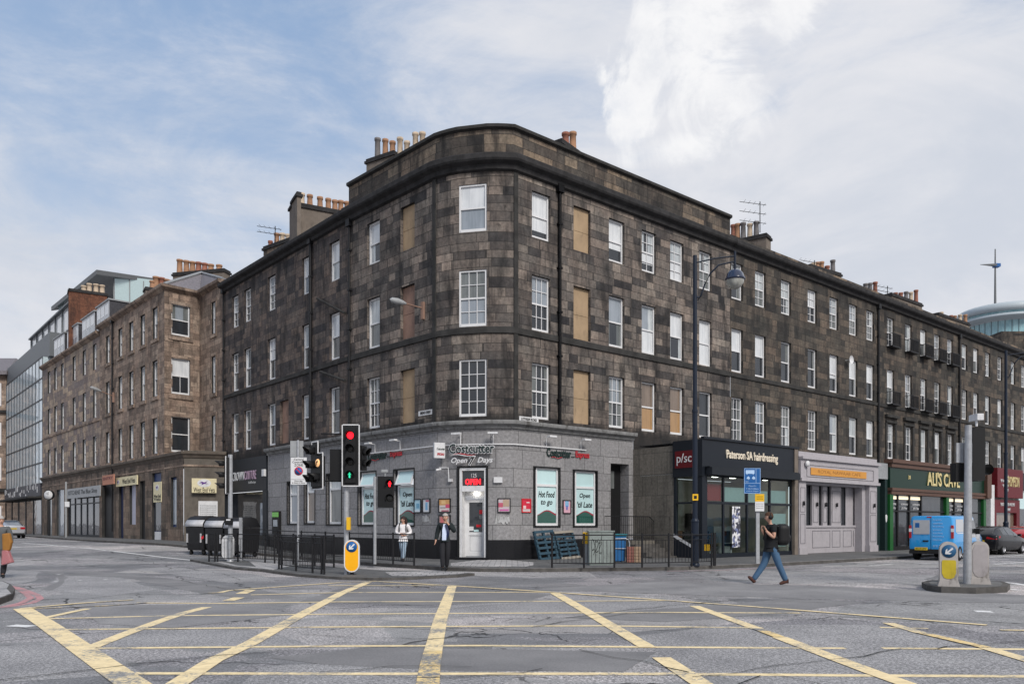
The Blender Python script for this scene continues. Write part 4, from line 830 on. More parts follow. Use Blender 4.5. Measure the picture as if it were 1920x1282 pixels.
for z in (1, 6.5, 10.5, 15): b.box(x1-.7, x1-.55, 89.9, 89.99, z, z+2.6)
b.build('window', M['white'], fl, world=True)
# ------------------------------------------------------------------ round glass tower and mast, far right
tw = thing('round_glass_tower', 'round teal glass tower with pale disc roof showing over the far right rooftops', 'building', (X_at(1882, 150), 150, 0))
flat('pale_cladding', (.42, .47, .5), .4); M['teal_glass'] = glassy('teal_glass', (.16, .33, .38), (.28, .46, .5))
zr = lambda py, r: Z_at(py, 150 - r)
b = MB(); b.lathe((0, 0, 0), [(.1, zr(562, 8)), (7.6, zr(563, 7.6)), (8.0, zr(566, 8)), (8.1, zr(576, 8.1)), (7.4, zr(576, 7.4)-.3)], 48); b.build('roof_disc', M['pale_cladding'], tw)
b = MB(); b.lathe((0, 0, 0), [(7.4, zr(575, 7.4)), (7.4, zr(584, 7.4))], 48); b.build('clerestory', M['teal_glass'], tw)
b = MB(); b.lathe((0, 0, 0), [(7.4, zr(583, 7.4)), (8.2, zr(584, 8.2)), (8.2, zr(588, 8.2)), (6.6, zr(593, 6.6)), (6.3, zr(598, 6.3))], 48); b.build('balcony_ring', M['pale_cladding'], tw)
b = MB(); b.lathe((0, 0, 0), [(6.3, zr(597, 6.3)), (6.3, 0)], 48); o = b.build('glass_drum', M['teal_glass'], tw)
b = MB()
for i in range(36): a = 2*math.pi*i/36; b.tube([(6.32*math.cos(a), 6.32*math.sin(a), 20), (6.32*math.cos(a), 6.32*math.sin(a), zr(597, 6.3))], .06, 4)
b.build('glazing_bars', M['gunmetal'], o)
b = MB(); b.box(X_at(1862, 120), X_at(1907, 120), 118, 126, 0, Z_at(627, 120)); bx_ = b.build('rooftop_plant_room', M['stone_right'], None); tag(bx_, 'dark boxy rooftop structure in front of the round glass tower', 'building')
ms = thing('wind_mast', 'thin mast with a single horizontal blade and small blue hub above the round tower', 'mast', (X_at(1866, 148), 148, 0))
b = MB(); b.tube([(0, 0, Z_at(575, 148)), (0, 0, Z_at(467, 148))], [.22, .1], 8); b.build('mast', M['zinc'], ms)
b = MB(); z = Z_at(498, 148); b.tube([(0, -.3, z), (-3.0, -.3, z+.1)], [.32, .04], 6); b.build('blade', M['zinc'], ms)
b = MB(); b.box(-.25, .75, -.5, .5, z-.3, z+.3); b.build('hub', M['blue_sign'], ms)
# ------------------------------------------------------------------ grey granite corner shop
cs = thing('corner_shop', 'grey granite corner shop front with black base, white door and poster windows', 'shop front', (PC.x, PC.y, 0))
BZ = .9; CZ = 5.25; SO = 0   # granite sheet a little in front of the wall above
uS = ray_u(FB, 503); uRe = ur(1187)
MS = [M['granite'], M['granite_dark']]
wins = []   # (frame, u0, u1, z0, z1)
def wr(Fm, pa, pc, ya, yc): u0, u1 = ray_u(Fm, pa), ray_u(Fm, pc); pm = (pa+pc)/2; return (u0, u1, wall_z(Fm, pm, yc), wall_z(Fm, pm, ya), .3)
wA = [wr(FA, 672, 705, 885, 983), wr(FA, 739, 776.5, 880, 984)]
wB = [wr(FB, 539, 560, 903, 981), wr(FB, 571, 590.5, 897, 980), wr(FB, 612.5, 640.5, 888, 982)]
wR = [wr(FR, 1001, 1049, 877, 985), wr(FR, 1075, 1119, 883, 985)]
uD = (ur(1145), ur(1179)); dR = (uD[0], uD[1], .85, wall_z(FR, 1160, 869), .6)
gb_ = MB(); kb = MB()
wall(gb_, FB, uS, LB, BZ, CZ, wB, y=SO, uo=3); wall(gb_, FA, 0, LA, BZ, CZ, wA, y=SO, uo=0)
uo = LA
dw = (.02, 1.0, 0, 0)
for i in range(7):
    Fm = frame(ARC[i], ARC[i+1]); L = (ARC[i+1]-ARC[i]).length
    if i == 3: op = [(-.12+L*0, L+.0, .2, 3.78, .0)]; wall(gb_, Fm, 0, L, 3.78, CZ, (), y=SO, uo=uo)
    else: wall(gb_, Fm, 0, L, BZ, CZ, (), y=SO, uo=uo); wall(kb, Fm, 0, L, -.1, BZ, (), y=SO)
    uo += L
wall(gb_, FR, 0, uRe, BZ, CZ, wR + [dR], y=SO, uo=uo)
wall(kb, FB, uS, LB, -.1, BZ, (), y=SO); wall(kb, FA, 0, LA, -.1, BZ, (), y=SO); wall(kb, FR, 0, uD[0], -.1, BZ, (), y=SO)
gb_.build('wall', M['granite'], cs, world=True, recalc=False); kb.build('base_course', M['granite_dark'], cs, world=True, recalc=False)
pS = [endp(FB, uS), PA0, *ARC, endp(FR, uRe)]
b = MB(); sweep(b, [(.03, 5.24), (.08, 5.26), (.1, 5.34), (.26, 5.42), (.28, 5.5), (.28, 5.56), (0, 5.6)], pS); b.build('cornice', M['shop_cornice'], cs, world=True)
b = MB(); sweep(b, [(.05, 4.62), (.075, 4.62), (.075, 4.66), (.05, 4.66)], pS[1:-1] + [endp(FR, ur(1097))]); b.build('cable_trunking', M['white'], cs, world=True)
def shopwin(Fm, w, kind=0, tilt=False, par=None):
    """black surround, white frame with top light, poster film behind glass"""
    par = par or cs; u0, u1, z0, z1, dp = w; b = MB(Fm)
    for q in ((u0-.04, u0, z0-.07, z1+.05), (u1, u1+.04, z0-.07, z1+.05), (u0, u1, z1, z1+.05), (u0, u1, z0-.07, z0)): b.box(q[0], q[1], SO-.03, SO+.24, q[2], q[3])
    b.build('window_surround', M['black'], par, world=True)
    a, c = u0+.17, u1-.03; t = .07; zt = z0 + (z1-z0)*.7; f = MB(Fm); y = .12
    f.box(u0, u0+.17, .1, .16, z0, z1, 1)
    for q in ((a, a+t, z0, z1), (c-t, c, z0, z1), (a+t, c-t, z1-t, z1), (a+t, c-t, z0, z0+.1), (a+t, c-t, zt-.05, zt+.05)): f.box(q[0], q[1], y-.05, y+.05, q[2], q[3])
    o = f.build('window', [M['white'], M['black']], par, world=True)
    a += t; c -= t; g = MB(Fm)
    if kind == 0:
        g.face([(a,y,zt+.05),(c,y,zt+.05),(c,y,z1-t),(a,y,z1-t)], 0) if not tilt else None
        g.face([(a,y,z0+.1),(c,y,z0+.1),(c,y,zt-.05),(a,y,zt-.05)], 0)
        n = 12; za = z0 + .1; wv = lambda s, k: za + (zt-z0)*(.24 + k + .06*math.sin(s*5.2-1.2))
        for i in range(n):
            s0, s1 = i/n, (i+1)/n; xa, xb = a+(c-a)*s0, a+(c-a)*s1
            g.face([(xa,y-.006,za),(xb,y-.006,za),(xb,y-.006,wv(s1,0)),(xa,y-.006,wv(s0,0))], 1)
            g.face([(xa,y-.009,wv(s0,0)),(xb,y-.009,wv(s1,0)),(xb,y-.009,wv(s1,0)+.02+.05*s1),(xa,y-.009,wv(s0,0)+.02+.05*s0)], 2)
        g.build('pane', [M['g_cyan'], M['g_green'], M['darkred2']], o, world=True, recalc=False)
    else:
        g.face([(a,y,zt+.05),(c,y,zt+.05),(c,y,z1-t),(a,y,z1-t)], 0); g.face([(a,y,z0+.1),(c,y,z0+.1),(c,y,zt-.05),(a,y,zt-.05)], 1)
        g.build('pane', [M['g_white'], M[('g_grey','g_mid','g_warm')[kind-1]]], o, world=True, recalc=False)
    if tilt:
        tb = MB(Fm @ T((0, y, z1-t)) @ Matrix.Rotation(R(-22), 4, 'X')); h = z1-t-zt-.05
        tb.box(a-.03, c+.03, -.03, .03, -h-.03, -h+.04, 0); tb.box(a-.03, a+.04, -.03, .03, -h+.04, 0, 0); tb.box(c-.04, c+.03, -.03, .03, -h+.04, 0, 0); tb.box(a+.04, c-.04, -.01, .01, -h+.04, 0, 1)
        tb.build('hopper', [M['white'], M['g_cyan']], o, world=True)
    return o, a, c, z0, z1, zt, y
M['g_cyan'] = glassy('pale_cyan_window_film', (.50, .68, .69), var=.05); M['g_green'] = glassy('dark_green_film', (.01, .075, .055), var=.1); flat('darkred2', (.3, .03, .05))
for Fm, w, tx, tl in ((FR, wR[0], ('Hot Food', 'to go'), 0), (FR, wR[1], ('Open', "'til Late"), 0), (FA, wA[0], ('Hot Food', 'to go'), 1), (FA, wA[1], ('Open', "'til Late"), 1)):
    o, a, c, z0, z1, zt, y = shopwin(Fm, w, 0, bool(tl))
    for k, s in enumerate(tx): text('lettering', s, .3, M['black'], o, Fm @ T(((a+c)/2+.02, y-.012, zt-.36-.36*k)), .002, shear=.2, bold=.004, fit=((c-a)*(.84 if len(s) > 6 else .6), .25))
shopwin(FB, wB[0], 1); shopwin(FB, wB[1], 3); shopwin(FB, wB[2], 2)
b = MB(FR); b.box(uD[0]+.004, uD[1]-.004, .5, .56, .86, dR[3]-.004); o = b.build('side_door', M['black'], cs, world=True)
b = MB(FR); b.box(uD[0]+.1, uD[1]-.45, .47, .498, 3.1, dR[3]-.3); b.build('fanlight', M['g_mid'], o, world=True)
# entrance
Fe = Fc; Le = Lc; zs = .22
b = MB(Fe); b.box(-.06, Le+.06, -.28, .9, -.15, zs); b.build('doorstep', M['granite_dark'], cs, world=True)
b = MB(Fe); b.box(-.04, .04, SO-.04, .1, zs, 3.8); b.box(Le-.04, Le+.04, SO-.04, .1, zs, 3.8); b.box(.04, Le-.04, SO-.04, .1, 3.72, 3.8); b.build('door_surround', M['black'], cs, world=True)
b = MB(Fe); wl, wr_ = .05, Le-.05
b.box(wl, wl+.1, .0, .12, zs, 3.7); b.box(wr_-.07, wr_, .0, .12, zs, 3.7); b.box(wl+.1, wr_-.07, 0, .12, 3.62, 3.7); b.box(wl+.1, wr_-.07, -.02, .14, 2.8, 3.02)
b.face([(wl+.1, .12, zs), (wl+.1, .12, 2.8), (wl+.12, .42, 2.8), (wl+.12, .42, zs)]); b.face([(wr_-.07, .12, zs), (wr_-.07, .12, 2.8), (wr_-.1, .42, 2.8), (wr_-.1, .42, zs)]); b.face([(wl, .12, 2.8), (wr_, .12, 2.8), (wr_, .42, 2.8), (wl, .42, 2.8)])
po_ = b.build('porch_frame', M['offwhite'], cs, world=True)
b = MB(Fe); b.face([(wl+.1, .09, 3.02), (wr_-.07, .09, 3.02), (wr_-.07, .09, 3.62), (wl+.1, .09, 3.62)]); b.build('fanlight', M['g_dark'], cs, world=True)
M['neon'] = simple('red_neon', (1, .02, .03), .4, emit=1.6, var=0)
no = text('open_sign', 'OPEN', .3, M['neon'], None, Fe @ T((Le/2+.0, .05, 3.17)), .012, sx=.82, bold=.012); tag(no, 'red glowing OPEN letters in the fanlight above the white shop door', 'neon sign')
text('house_number', '125', .22, M['offwhite'], cs, Fe @ T((Le/2+.02, .07, 3.42)), .004, sx=.8)
b = MB(Fe); dl, dr = wl+.15, wr_-.1; dz0, dz1 = zs+.03, 2.52
b.box(dl-.06, dl, .36, .46, zs, 2.6); b.box(dr, dr+.05, .36, .46, zs, 2.6); b.box(dl, dr, .36, .46, dz1+.02, 2.6)
for q in ((dl, dl+.13, dz0, dz1), (dr-.14, dr, dz0, dz1), (dl+.13, dr-.14, dz1-.14, dz1), (dl+.13, dr-.14, dz0, dz0+.16), (dl+.13, dr-.14, 1.08, 1.2)): b.box(q[0], q[1], .40, .45, q[2], q[3])
b.box(dl+.13, dr-.14, .425, .445, dz0+.16, 1.08)
b.box(dl-.1, dr+.1, .38, .46, 2.62, 2.8)
do = b.build('door', M['white'], cs, world=True)
b = MB(Fe); b.face([(dl+.13, .43, 1.2), (dr-.14, .43, 1.2), (dr-.14, .43, dz1-.14), (dl+.13, .43, dz1-.14)]); b.build('pane', M['g_dark'], do, world=True)
b = MB(Fe)
for q in ((dl+.16, dr-.17, dz0+.2, dz0+.21), (dl+.16, dr-.17, 1.03, 1.04), (dl+.16, dl+.17, dz0+.21, 1.03), (dr-.18, dr-.17, dz0+.21, 1.03)): b.box(q[0], q[1], .418, .426, q[2], q[3])
b.build('panel_moulding', M['grey'], do, world=True)
b = MB(Fe); b.box(dr-.06, dr-.03, .34, .40, 1.22, 1.4); b.build('handle', M['black'], do, world=True)
for nm, x, z, w_, h_, mm in (('sticker', dl+.22, 1.34, .18, .17, 'offwhite'), ('sticker', dr-.2, 2.0, .15, .16, 'red'), ('sticker', dr-.3, 1.45, .2, .1, 'red'), ('sticker', dl+.42, 1.26, .2, .08, 'g_cyan'), ('sticker', dr-.22, 1.8, .12, .14, 'g_mid')):
    b = MB(Fe); b.cbox((x, .422, z), (w_, .004, h_)); b.build(nm, M[mm], do, world=True)
b = MB(Fe); b.lathe((Le/2+.08, .26, 2.72), [(.001, -.06), (.07, -.04), (.09, .0), (.07, .05), (.001, .06)], 12); lp = b.build('porch_light', M['lamp'], cs, world=True)
# things fixed to the shop front
def fix(name, label, cat, group=None, loc=(0, 0, 0)): return thing(name, label, cat, loc, 0, group)
def ledge_lamp(px, Fm, which, z=5.05, off=0):
    u = ray_u(Fm, px, .3); p = Fm @ Vector((u, 0, z)); o = fix('sign_lamp', f'white T-shaped sign lamp {which}', 'lamp', 'sign lamps on the grey shop', p)
    b = MB(Fm); b.box(u-.015, u+.015, SO-.035, SO-.005, 4.66, z-.02); b.box(u-.015, u+.015, -.35, SO-.035, z-.04, z-.01); b.build('bracket', M['white'], o, world=True)
    b = MB(Fm); b.box(u-.19, u+.19, -.45, -.3, z-.05, z+.02); b.build('lamp_head', M['offwhite'], o, world=True)
ledge_lamp(693, FA, 'leftmost, left of the hanging box sign'); ledge_lamp(740, FA, 'second from the left, over the street side windows')
ledge_lamp(857, frame(ARC[2], ARC[3]), 'above the left half of the door lettering'); ledge_lamp(924, frame(ARC[4], ARC[5]), 'above the right half of the door lettering')
ledge_lamp(1033, FR, 'over the left window on the right hand wall'); ledge_lamp(1098, FR, 'rightmost, over the last poster window')
grn, rdm = M['darkgreen'] if 'darkgreen' in M else flat('darkgreen', (.015, .03, .028)), flat('signred', (.4, .03, .04))
s = fix('shop_sign', 'large Costcutter and Open 7 Days lettering above the white corner door'.replace('Costcutter ', 'serif shop name '), 'sign', None, Fe @ Vector((Le/2, 0, 4.2)))
FeS = Fe @ T((0, -.16, 0)); za = Z_at(840, 30.8); zb = Z_at(863.5, 30.8)
text('lettering_outline', 'Costcutter', .56, M['offwhite'], s, FeS @ T((Le/2, .012, za)), .012, bold=.035, fit=(1.88, .45)); text('lettering', 'Costcutter', .56, grn, s, FeS @ T((Le/2, -.02, za)), .012, bold=.004, fit=(1.82, .37))
text('opening_lettering', 'Open', .36, M['offwhite'], s, FeS @ T((Le/2-.17, 0, zb)), .012, 'RIGHT', shear=.3, bold=.006, fit=(.66, .28)); text('opening_lettering', 'Days', .36, M['offwhite'], s, FeS @ T((Le/2+.24, 0, zb)), .012, 'LEFT', shear=.3, bold=.006, fit=(.62, .28)); text('numeral_outline', '7', .6, M['offwhite'], s, FeS @ T((Le/2+.02, .012, zb)), .012, shear=.3, bold=.05, fit=(.31, .4)); text('numeral', '7', .6, M['black'], s, FeS @ T((Le/2+.02, -.02, zb)), .012, shear=.3, bold=.008, fit=(.22, .31))
b = MB(FeS)
for k, (m_, z_) in enumerate((('offwhite', 0), ('signred', .035))):
    b = MB(FeS); pts = [(Le/2-.85+.95*i/10+.1*k, -.01, za-.27+z_+.035*math.sin(i/10*6.28)) for i in range(11)]; b.tube(pts, [.004+.02*math.sin(i/10*3.14) for i in range(11)], 6); b.build('swoosh', M[m_], s, world=True)
def side_sign(Fm, pa, pc, y, label):
    ua, uc_ = ray_u(Fm, pa), ray_u(Fm, pc); z = wall_z(Fm, (pa+pc)/2, y); L = uc_-ua; s = fix('shop_sign', label, 'sign', None, Fm @ Vector(((ua+uc_)/2, 0, z)))
    F2 = Fm @ T((0, SO-.03, 0)); zl, zr = wall_z(Fm, pa, y), wall_z(Fm, pc, y)
    text('lettering', 'Costcutter', .4, grn, s, F2 @ T((ua, 0, z)), .015, 'LEFT', bold=.01, fit=(L*.56, .36)); text('red_lettering', 'Express', .36, rdm, s, F2 @ T((uc_, 0, z-.03)), .015, 'RIGHT', bold=.012, fit=(L*.33, .34))
    b = MB(F2); b.box(ua+L*.57, ua+L*.65, -.02, .01, z-.12, z-.1); b.build('dash', grn, s, world=True)
    b = MB(F2); b.tube([(ua+.25+L*.03*i, -.02, z-.2+.03*math.sin(i)) for i in range(9)], .015, 6); b.build('swoosh', rdm, s, world=True)
side_sign(FA, 690.5, 754.5, 852, 'small dark and red shop name lettering on the left street wall'); side_sign(FR, 1024, 1104, 850.5, 'small dark and red shop name lettering over the two right poster windows')
# projecting box sign
Fp = frame(P_(813, 31.2), P_(836, 31.0)); Fp = frame(Vector((X_at(814.5, 31.0), 31.0)), Vector((X_at(836.5, 31.2), 31.2)))
s = fix('projecting_sign', 'white box sign with dark and red lettering hanging left of the door lettering', 'sign', None, Fp @ Vector((.2, 0, 4.3)))
z0, z1 = Z_at(858, 31), Z_at(829, 31); L = (X_at(836.5, 31.2)-X_at(814.5, 31))
b = MB(Fp); b.box(0, L, 0, .14, z0, z1); b.build('sign_box', M['offwhite'], s, world=True, bevel=.01)
text('lettering', 'Costcutter', .12, grn, s, Fp @ T((L/2+.04, -.008, z1-.25)), .003, sx=.62, bold=.002); text('red_lettering', 'SPECIALS', .12, rdm, s, Fp @ T((L/2+.04, -.008, z0+.15)), .003, sx=.6, bold=.006)
# posters
def poster(Fm, pa, pc, ya, yc, label, cols, fr='black', sep=False):
    u0, u1 = ray_u(Fm, pa), ray_u(Fm, pc); pm = (pa+pc)/2; z0, z1 = wall_z(Fm, pm, yc), wall_z(Fm, pm, ya); o = fix('poster', label, 'poster', None, Fm @ Vector((u0, 0, z0)))
    b = MB(Fm); t = .035; y = SO-.05
    for q in ((u0, u0+t, z0, z1), (u1-t, u1, z0, z1), (u0+t, u1-t, z1-t, z1), (u0+t, u1-t, z0, z0+t)): b.box(q[0], q[1], y, SO-.003, q[2], q[3])
    b.build('frame', M[fr], o, world=True)
    b = MB(Fm); ms = []
    for k, (c, f0, f1, g0, g1) in enumerate(cols):
        b.box(u0+t+(u1-u0-2*t)*f0, u0+t+(u1-u0-2*t)*f1, y+.02-.002*k, SO-.004, z0+t+(z1-z0-2*t)*g0, z0+t+(z1-z0-2*t)*g1, k); ms.append(flat('ink_%02d%02d%02d' % tuple(int(q*99) for q in c), c, .3))
    b.build('print', ms, o, world=True); return o
F1_, F6_ = frame(ARC[1], ARC[2]), frame(ARC[5], ARC[6]); F2_, F5_ = frame(ARC[2], ARC[3]), frame(ARC[4], ARC[5])
poster(F2_, 823, 845.5, 934, 960.5, 'framed food poster left of the door, upper of the two', [((.55,.5,.5),0,1,0,1), ((.5,.28,.12),0,1,.52,1), ((.6,.4,.2),.2,.6,.62,.9), ((.5,.08,.15),.6,1,.3,.6), ((.3,.06,.1),.2,.9,.03,.12), ((.2,.2,.2),.1,.6,.3,.36)])
poster(F2_, 823, 845.5, 965, 991, 'framed poster left of the door, lower of the two, behind the man', [((.3,.2,.2),0,1,0,1), ((.5,.15,.15),.1,.5,.4,.9), ((.4,.4,.35),.6,.9,.3,.8)])
poster(FA, 777.5, 790.5, 935, 961, 'small framed pale blue poster, left one of the pair left of the door', [((.4,.6,.7),0,1,0,1), ((.15,.35,.5),.3,.8,.3,.7), ((.6,.65,.7),0,1,0,.15)])
poster(FA, 793.5, 807.5, 934, 961, 'small framed white and blue poster, right one of the pair left of the door', [((.6,.62,.65),0,1,0,1), ((.2,.4,.6),.35,.7,.15,.75), ((.5,.15,.2),.4,.9,.8,.95)])
poster(F5_, 933, 957.5, 933.5, 960.5, 'framed pink and brown food poster just right of the door', [((.5,.42,.45),0,1,0,1), ((.45,.1,.15),.0,.4,.35,.7), ((.4,.3,.22),.4,.95,.4,.95), ((.45,.12,.3),.1,.9,.05,.2)])
poster(FR, 977.5, 994.5, 934.5, 960.5, 'framed bright red poster right of the door', [((.55,.03,.06),0,1,0,1), ((.5,.45,.45),0,1,0,.22), ((.7,.5,.5),.1,.45,.25,.5), ((.7,.6,.6),.5,.9,.72,.8)], 'red')
poster(FR, 1054.5, 1069.5, 937, 962.5, 'framed pink poster with a blue shape between the two right windows', [((.6,.35,.42),0,1,0,1), ((.2,.4,.6),.25,.75,.5,1), ((.08,.12,.4),.4,.6,.25,.6)])
random.seed(3)
for Fm, pa, pc, ya, yc, lb in ((F5_, 928, 957, 964, 983, 'scraps of torn white bills pasted under the pink food poster'), (frame(ARC[0], ARC[1]), 791, 807, 964, 982, 'scraps of torn white bills pasted left of the framed posters')):
    Fm = Fm if pa > 900 else FA; u0, u1 = ray_u(Fm, pa), ray_u(Fm, pc); z0, z1 = wall_z(Fm, pa, yc), wall_z(Fm, pa, ya); b = MB(Fm)
    n = 5; pts = [(u0, z0)]
    for i in range(1, 12): pts.append((u0+(u1-u0)*i/12, z0+random.uniform(0, .14)))
    pts.append((u1, z0+.02))
    for i in range(1, 12): pts.append((u1-(u1-u0)*i/12, z1-random.uniform(0, .12)))
    b.prism(pts, SO-.008, SO-.002); tag(b.build('torn_bills', M['torn'] if 'torn' in M else flat('torn', (.42, .42, .42), .8, dirt=.8, ), None), lb, 'poster')
def smallbox(Fm, px, py, w, h, d, m, name, label, cat, off=0):
    u = ray_u(Fm, px); z = wall_z(Fm, px, py); b = MB(Fm); b.box(u-w/2, u+w/2, SO-d, SO-.002, z-h/2, z+h/2)
    o = b.build(name, M[m], None, bevel=.01); return tag(o, label, cat)
smallbox(F5_, 934, 899.5, .34, .22, .1, 'offwhite', 'alarm_box', 'white wall box with black marks right of the fanlight', 'alarm box')
s = fix('security_camera', 'white camera on a cranked arm left of the fanlight', 'camera', None, F2_ @ Vector((.2, 0, 3.6)))
u = ray_u(F2_, 846); z = Z_at(900, 31); b = MB(F2_); b.box(u-.08, u+.08, -.12, SO-.002, z-.05, z+.06); b.build('junction_box', M['offwhite'], s, world=True)
b = MB(F2_); b.tube([(u-.05, -.1, z+.05), (u-.05, -.16, z+.5), (u-.4, -.26, z+.5)], .018, 6); b.build('arm', M['white'], s, world=True)
b = MB(F2_); b.tube([(u-.32, -.25, z+.44), (u-.46, -.4, z+.4)], .045, 8); b.build('camera_body', M['offwhite'], s, world=True)
for Fm, px, py, st, lb in ((FA, 799, 773.5, 'BREAD STREET', 'white street nameplate on the wall left of the rounded corner'), (FR, 991, 786.5, 'LOTHIAN ROAD', 'white street nameplate on the wall right of the rounded corner')):
    u = ray_u(Fm, px); z = wall_z(Fm, px, py); w_ = .95 if 'B' in st[0] else 1.0; s = fix('street_nameplate', lb, 'sign', None, Fm @ Vector((u, 0, z)))
    b = MB(Fm); b.box(u-w_/2, u+w_/2, -.03, -.003, z-.1, z+.1); b.build('plate', M['offwhite'], s, world=True); text('lettering', st, .15, M['black'], s, Fm @ T((u, -.036, z)), .003, sx=w_/1.35, bold=.004)
def wall_lamp(Fm, px, py, pxl, pyl, label, reach):
    u = ray_u(Fm, px); z = wall_z(Fm, px, py); o = fix('wall_lamp', label, 'street lamp', None, Fm @ Vector((u, 0, z)))
    b = MB(Fm); b.box(u-.07, u+.07, -.12, -.002, z-.35, z+.35); o2 = b.build('bracket', M['board_pink'], o, world=True)
    D = (Fm @ Vector((u, -reach, 0))).y; e = Vector((X_at(pxl, D), D, Z_at(pyl, D))); a = Fm @ Vector((u, -.1, z+.1)); dr_ = (e - a).normalized()
    b = MB(); b.tube([a, a.lerp(e, .55)], .03, 6); b.build('arm', M['board_pink'], o, world=True)
    k = a.lerp(e, .5); b = MB(); b.tube([k, k.lerp(e, .2), k.lerp(e, .55), e.lerp(k, .12), e], [.04, .09, .13, .1, .02], 12); b.build('lamp_head', M['grey'], o, world=True)
wall_lamp(FA, 795, 583, 731, 561, 'grey oval lamp on a long rusty arm fixed between the blocked windows', 1.2)
wall_lamp(FW, 214, 745, 169, 725, 'grey oval lamp on an arm fixed to the brown building', 1.6)
# ------------------------------------------------------------------ dark boutique front under the dark tenement
cf = thing('boutique_front', 'black fronted boutique with small white lettering at the left end of the granite shop', 'shop front', endp(FB, 0)); w0, w1 = ray_u(FB, 421), uS-.01
b = MB(FB); b.box(w0-.3, w1, -.12, .0, 3.35, 5.24); b.box(w0, w0+.35, -.1, 0, .1, 3.35); b.box(w1-.5, w1, -.1, 0, .1, 3.35); b.build('fascia', M['dark_grey_paint'], cf, world=True)
b = MB(FB); b.box(w0-.6, w1-.5, .3, .4, .1, 3.35); b.box(w0-.3, w0+.3, -.1, .25, 0, 3.34); b.build('shop_window', M['g_dark'], cf, world=True)
b = MB(FB); b.box(w1-1.5, w1-.9, .2, .29, .9, 2.7); b.build('curtain', M['g_grey'], cf, world=True)
z = wall_z(FB, 460, 892); s = fix('shop_sign', 'thin white and mauve capitals on the black boutique fascia', 'sign', None, FB @ Vector((w0+1, 0, z))); flat('mauve', (.4, .28, .38))
ul, um, uu = ray_u(FB, 440), ray_u(FB, 462), ray_u(FB, 484)
text('lettering', 'CROWN', .5, M['offwhite'], s, FB @ T((um, -.14, z)), .01, 'RIGHT', fit=(um-ul, .5)); text('mauve_lettering', 'COUTURE', .5, M['mauve'], s, FB @ T((um+.05, -.14, z)), .01, 'LEFT', fit=(uu-um, .5)); text('small_lettering', 'bridal boutique', .2, M['grey'], s, FB @ T((uu, -.14, z-.42)), .01, 'RIGHT', sx=.8)
b = MB(FB); u = ray_u(FB, 501); b.box(u-.16, u+.12, -.25, -.121, z-.15, z+.22); tag(b.build('alarm_box', M['offwhite'], None, bevel=.02), 'white shield shaped alarm box at the right end of the boutique fascia', 'alarm box')
# cash machine
u = ray_u(FB, 521); z = .95; cm = fix('cash_machine', 'cash machine with green top in the granite wall beside the boutique', 'cash machine', None, FB @ Vector((u, 0, 1)))
b = MB(FB); b.box(u-.4, u+.4, -.14, SO-.002, 1.0, 2.2); b.build('panel', M['black'], cm, world=True); b = MB(FB); b.box(u-.36, u+.36, -.16, -.141, 1.9, 2.15); b.build('header', flat('green_lit', (.2, .5, .12), .4), cm, world=True); b = MB(FB); b.box(u-.25, u+.25, -.15, -.141, 1.4, 1.75); b.build('screen', M['g_grey'], cm, world=True)
# vet signs
def board_sign(Fm, pa, pc, ya, yc, label, lines, y=-.15, m='cream', lm='black', logo=True, stack=None):
    u0, u1 = ray_u(Fm, pa, -y), ray_u(Fm, pc, -y); pm = (pa+pc)/2; z0, z1 = wall_z(Fm, pm, yc, -y), wall_z(Fm, pm, ya, -y); o = fix('shop_sign', label, 'sign', None, Fm @ Vector((u0, y, z0)))
    b = MB(Fm); b.box(u0, u1, y, y+.08, z0, z1); b.build('board', M[m], o, world=True)
    for s_, fz, sz, fx, wd in lines: text('lettering', s_, sz, M[lm], o, Fm @ T((u0+(u1-u0)*fx, y-.008, z0+(z1-z0)*fz)), .003, bold=.004, fit=(min(u1-u0-.06, (u1-u0)*.86 if fx == .5 else (u1-u0)*.6), sz*.8))
    return o, u0, u1, z0, z1
def vetlogo(Fm, o, u, z, r, y):
    b = MB(Fm); b.prism([(u+r*math.cos(a*.3927), z+r*.62*math.sin(a*.3927)) for a in range(16)], y-.01, y-.002); b.build('logo', M['offwhite'], o, world=True)
    b = MB(Fm); b.prism([(u-.75*r, z), (u-.3*r, z+.25*r), (u, z+.1*r), (u+.5*r, z+.35*r), (u+.2*r, z), (u+.7*r, z-.1*r), (u, z-.1*r), (u-.4*r, z-.3*r), (u-.3*r, z)], y-.02, y-.011); b.build('emblem', flat('purple', (.1, .03, .2)), o, world=True)
o, u0, u1, z0, z1 = board_sign(FG, 359.5, 406, 896.5, 923.5, 'pale square sign with emblem on the shaded wall above the notice board', [('West End Vets', .2, .36, .5, .62)], y=-.3); vetlogo(FG, o, (u0+u1)/2, z0+(z1-z0)*.67, .38, -.3)  # side wall is coloured darker grey-brown than the street face
o, u0, u1, z0, z1 = board_sign(FW, 217.5, 256.5, 893, 910, 'long pale sign with small emblem across the stone piers', [('West End Vets', .5, .42, .62, .75)], y=-.2); vetlogo(FW, o, u0+.5, (z0+z1)/2, .28, -.2)
o, u0, u1, z0, z1 = board_sign(FW, 287.5, 302.5, 903, 941, 'tall pale sign over the narrow glazed door', [('West End', .3, .26, .5, .75), ('Vets', .15, .26, .5, .8)], y=-.06); vetlogo(FW, o, (u0+u1)/2, z0+(z1-z0)*.72, .3, -.06)
board_sign(FG, 372, 408, 939, 978, 'white notice board with rows of small text low on the shaded wall', [('the care of all pets large and small', .78-.1*i, .13, .5, .7) for i in range(7)], y=-.06, m='offwhite', lm='grey')  # same dark grey-brown side wall
board_sign(FW, 124.5, 187, 913, 932, 'long grey fascia board with dark lettering and a bird shape', [('KITCHENS The Blue Shop', .5, .55, .5, .8)], y=-.35, m='grey', lm='dark_grey_paint')
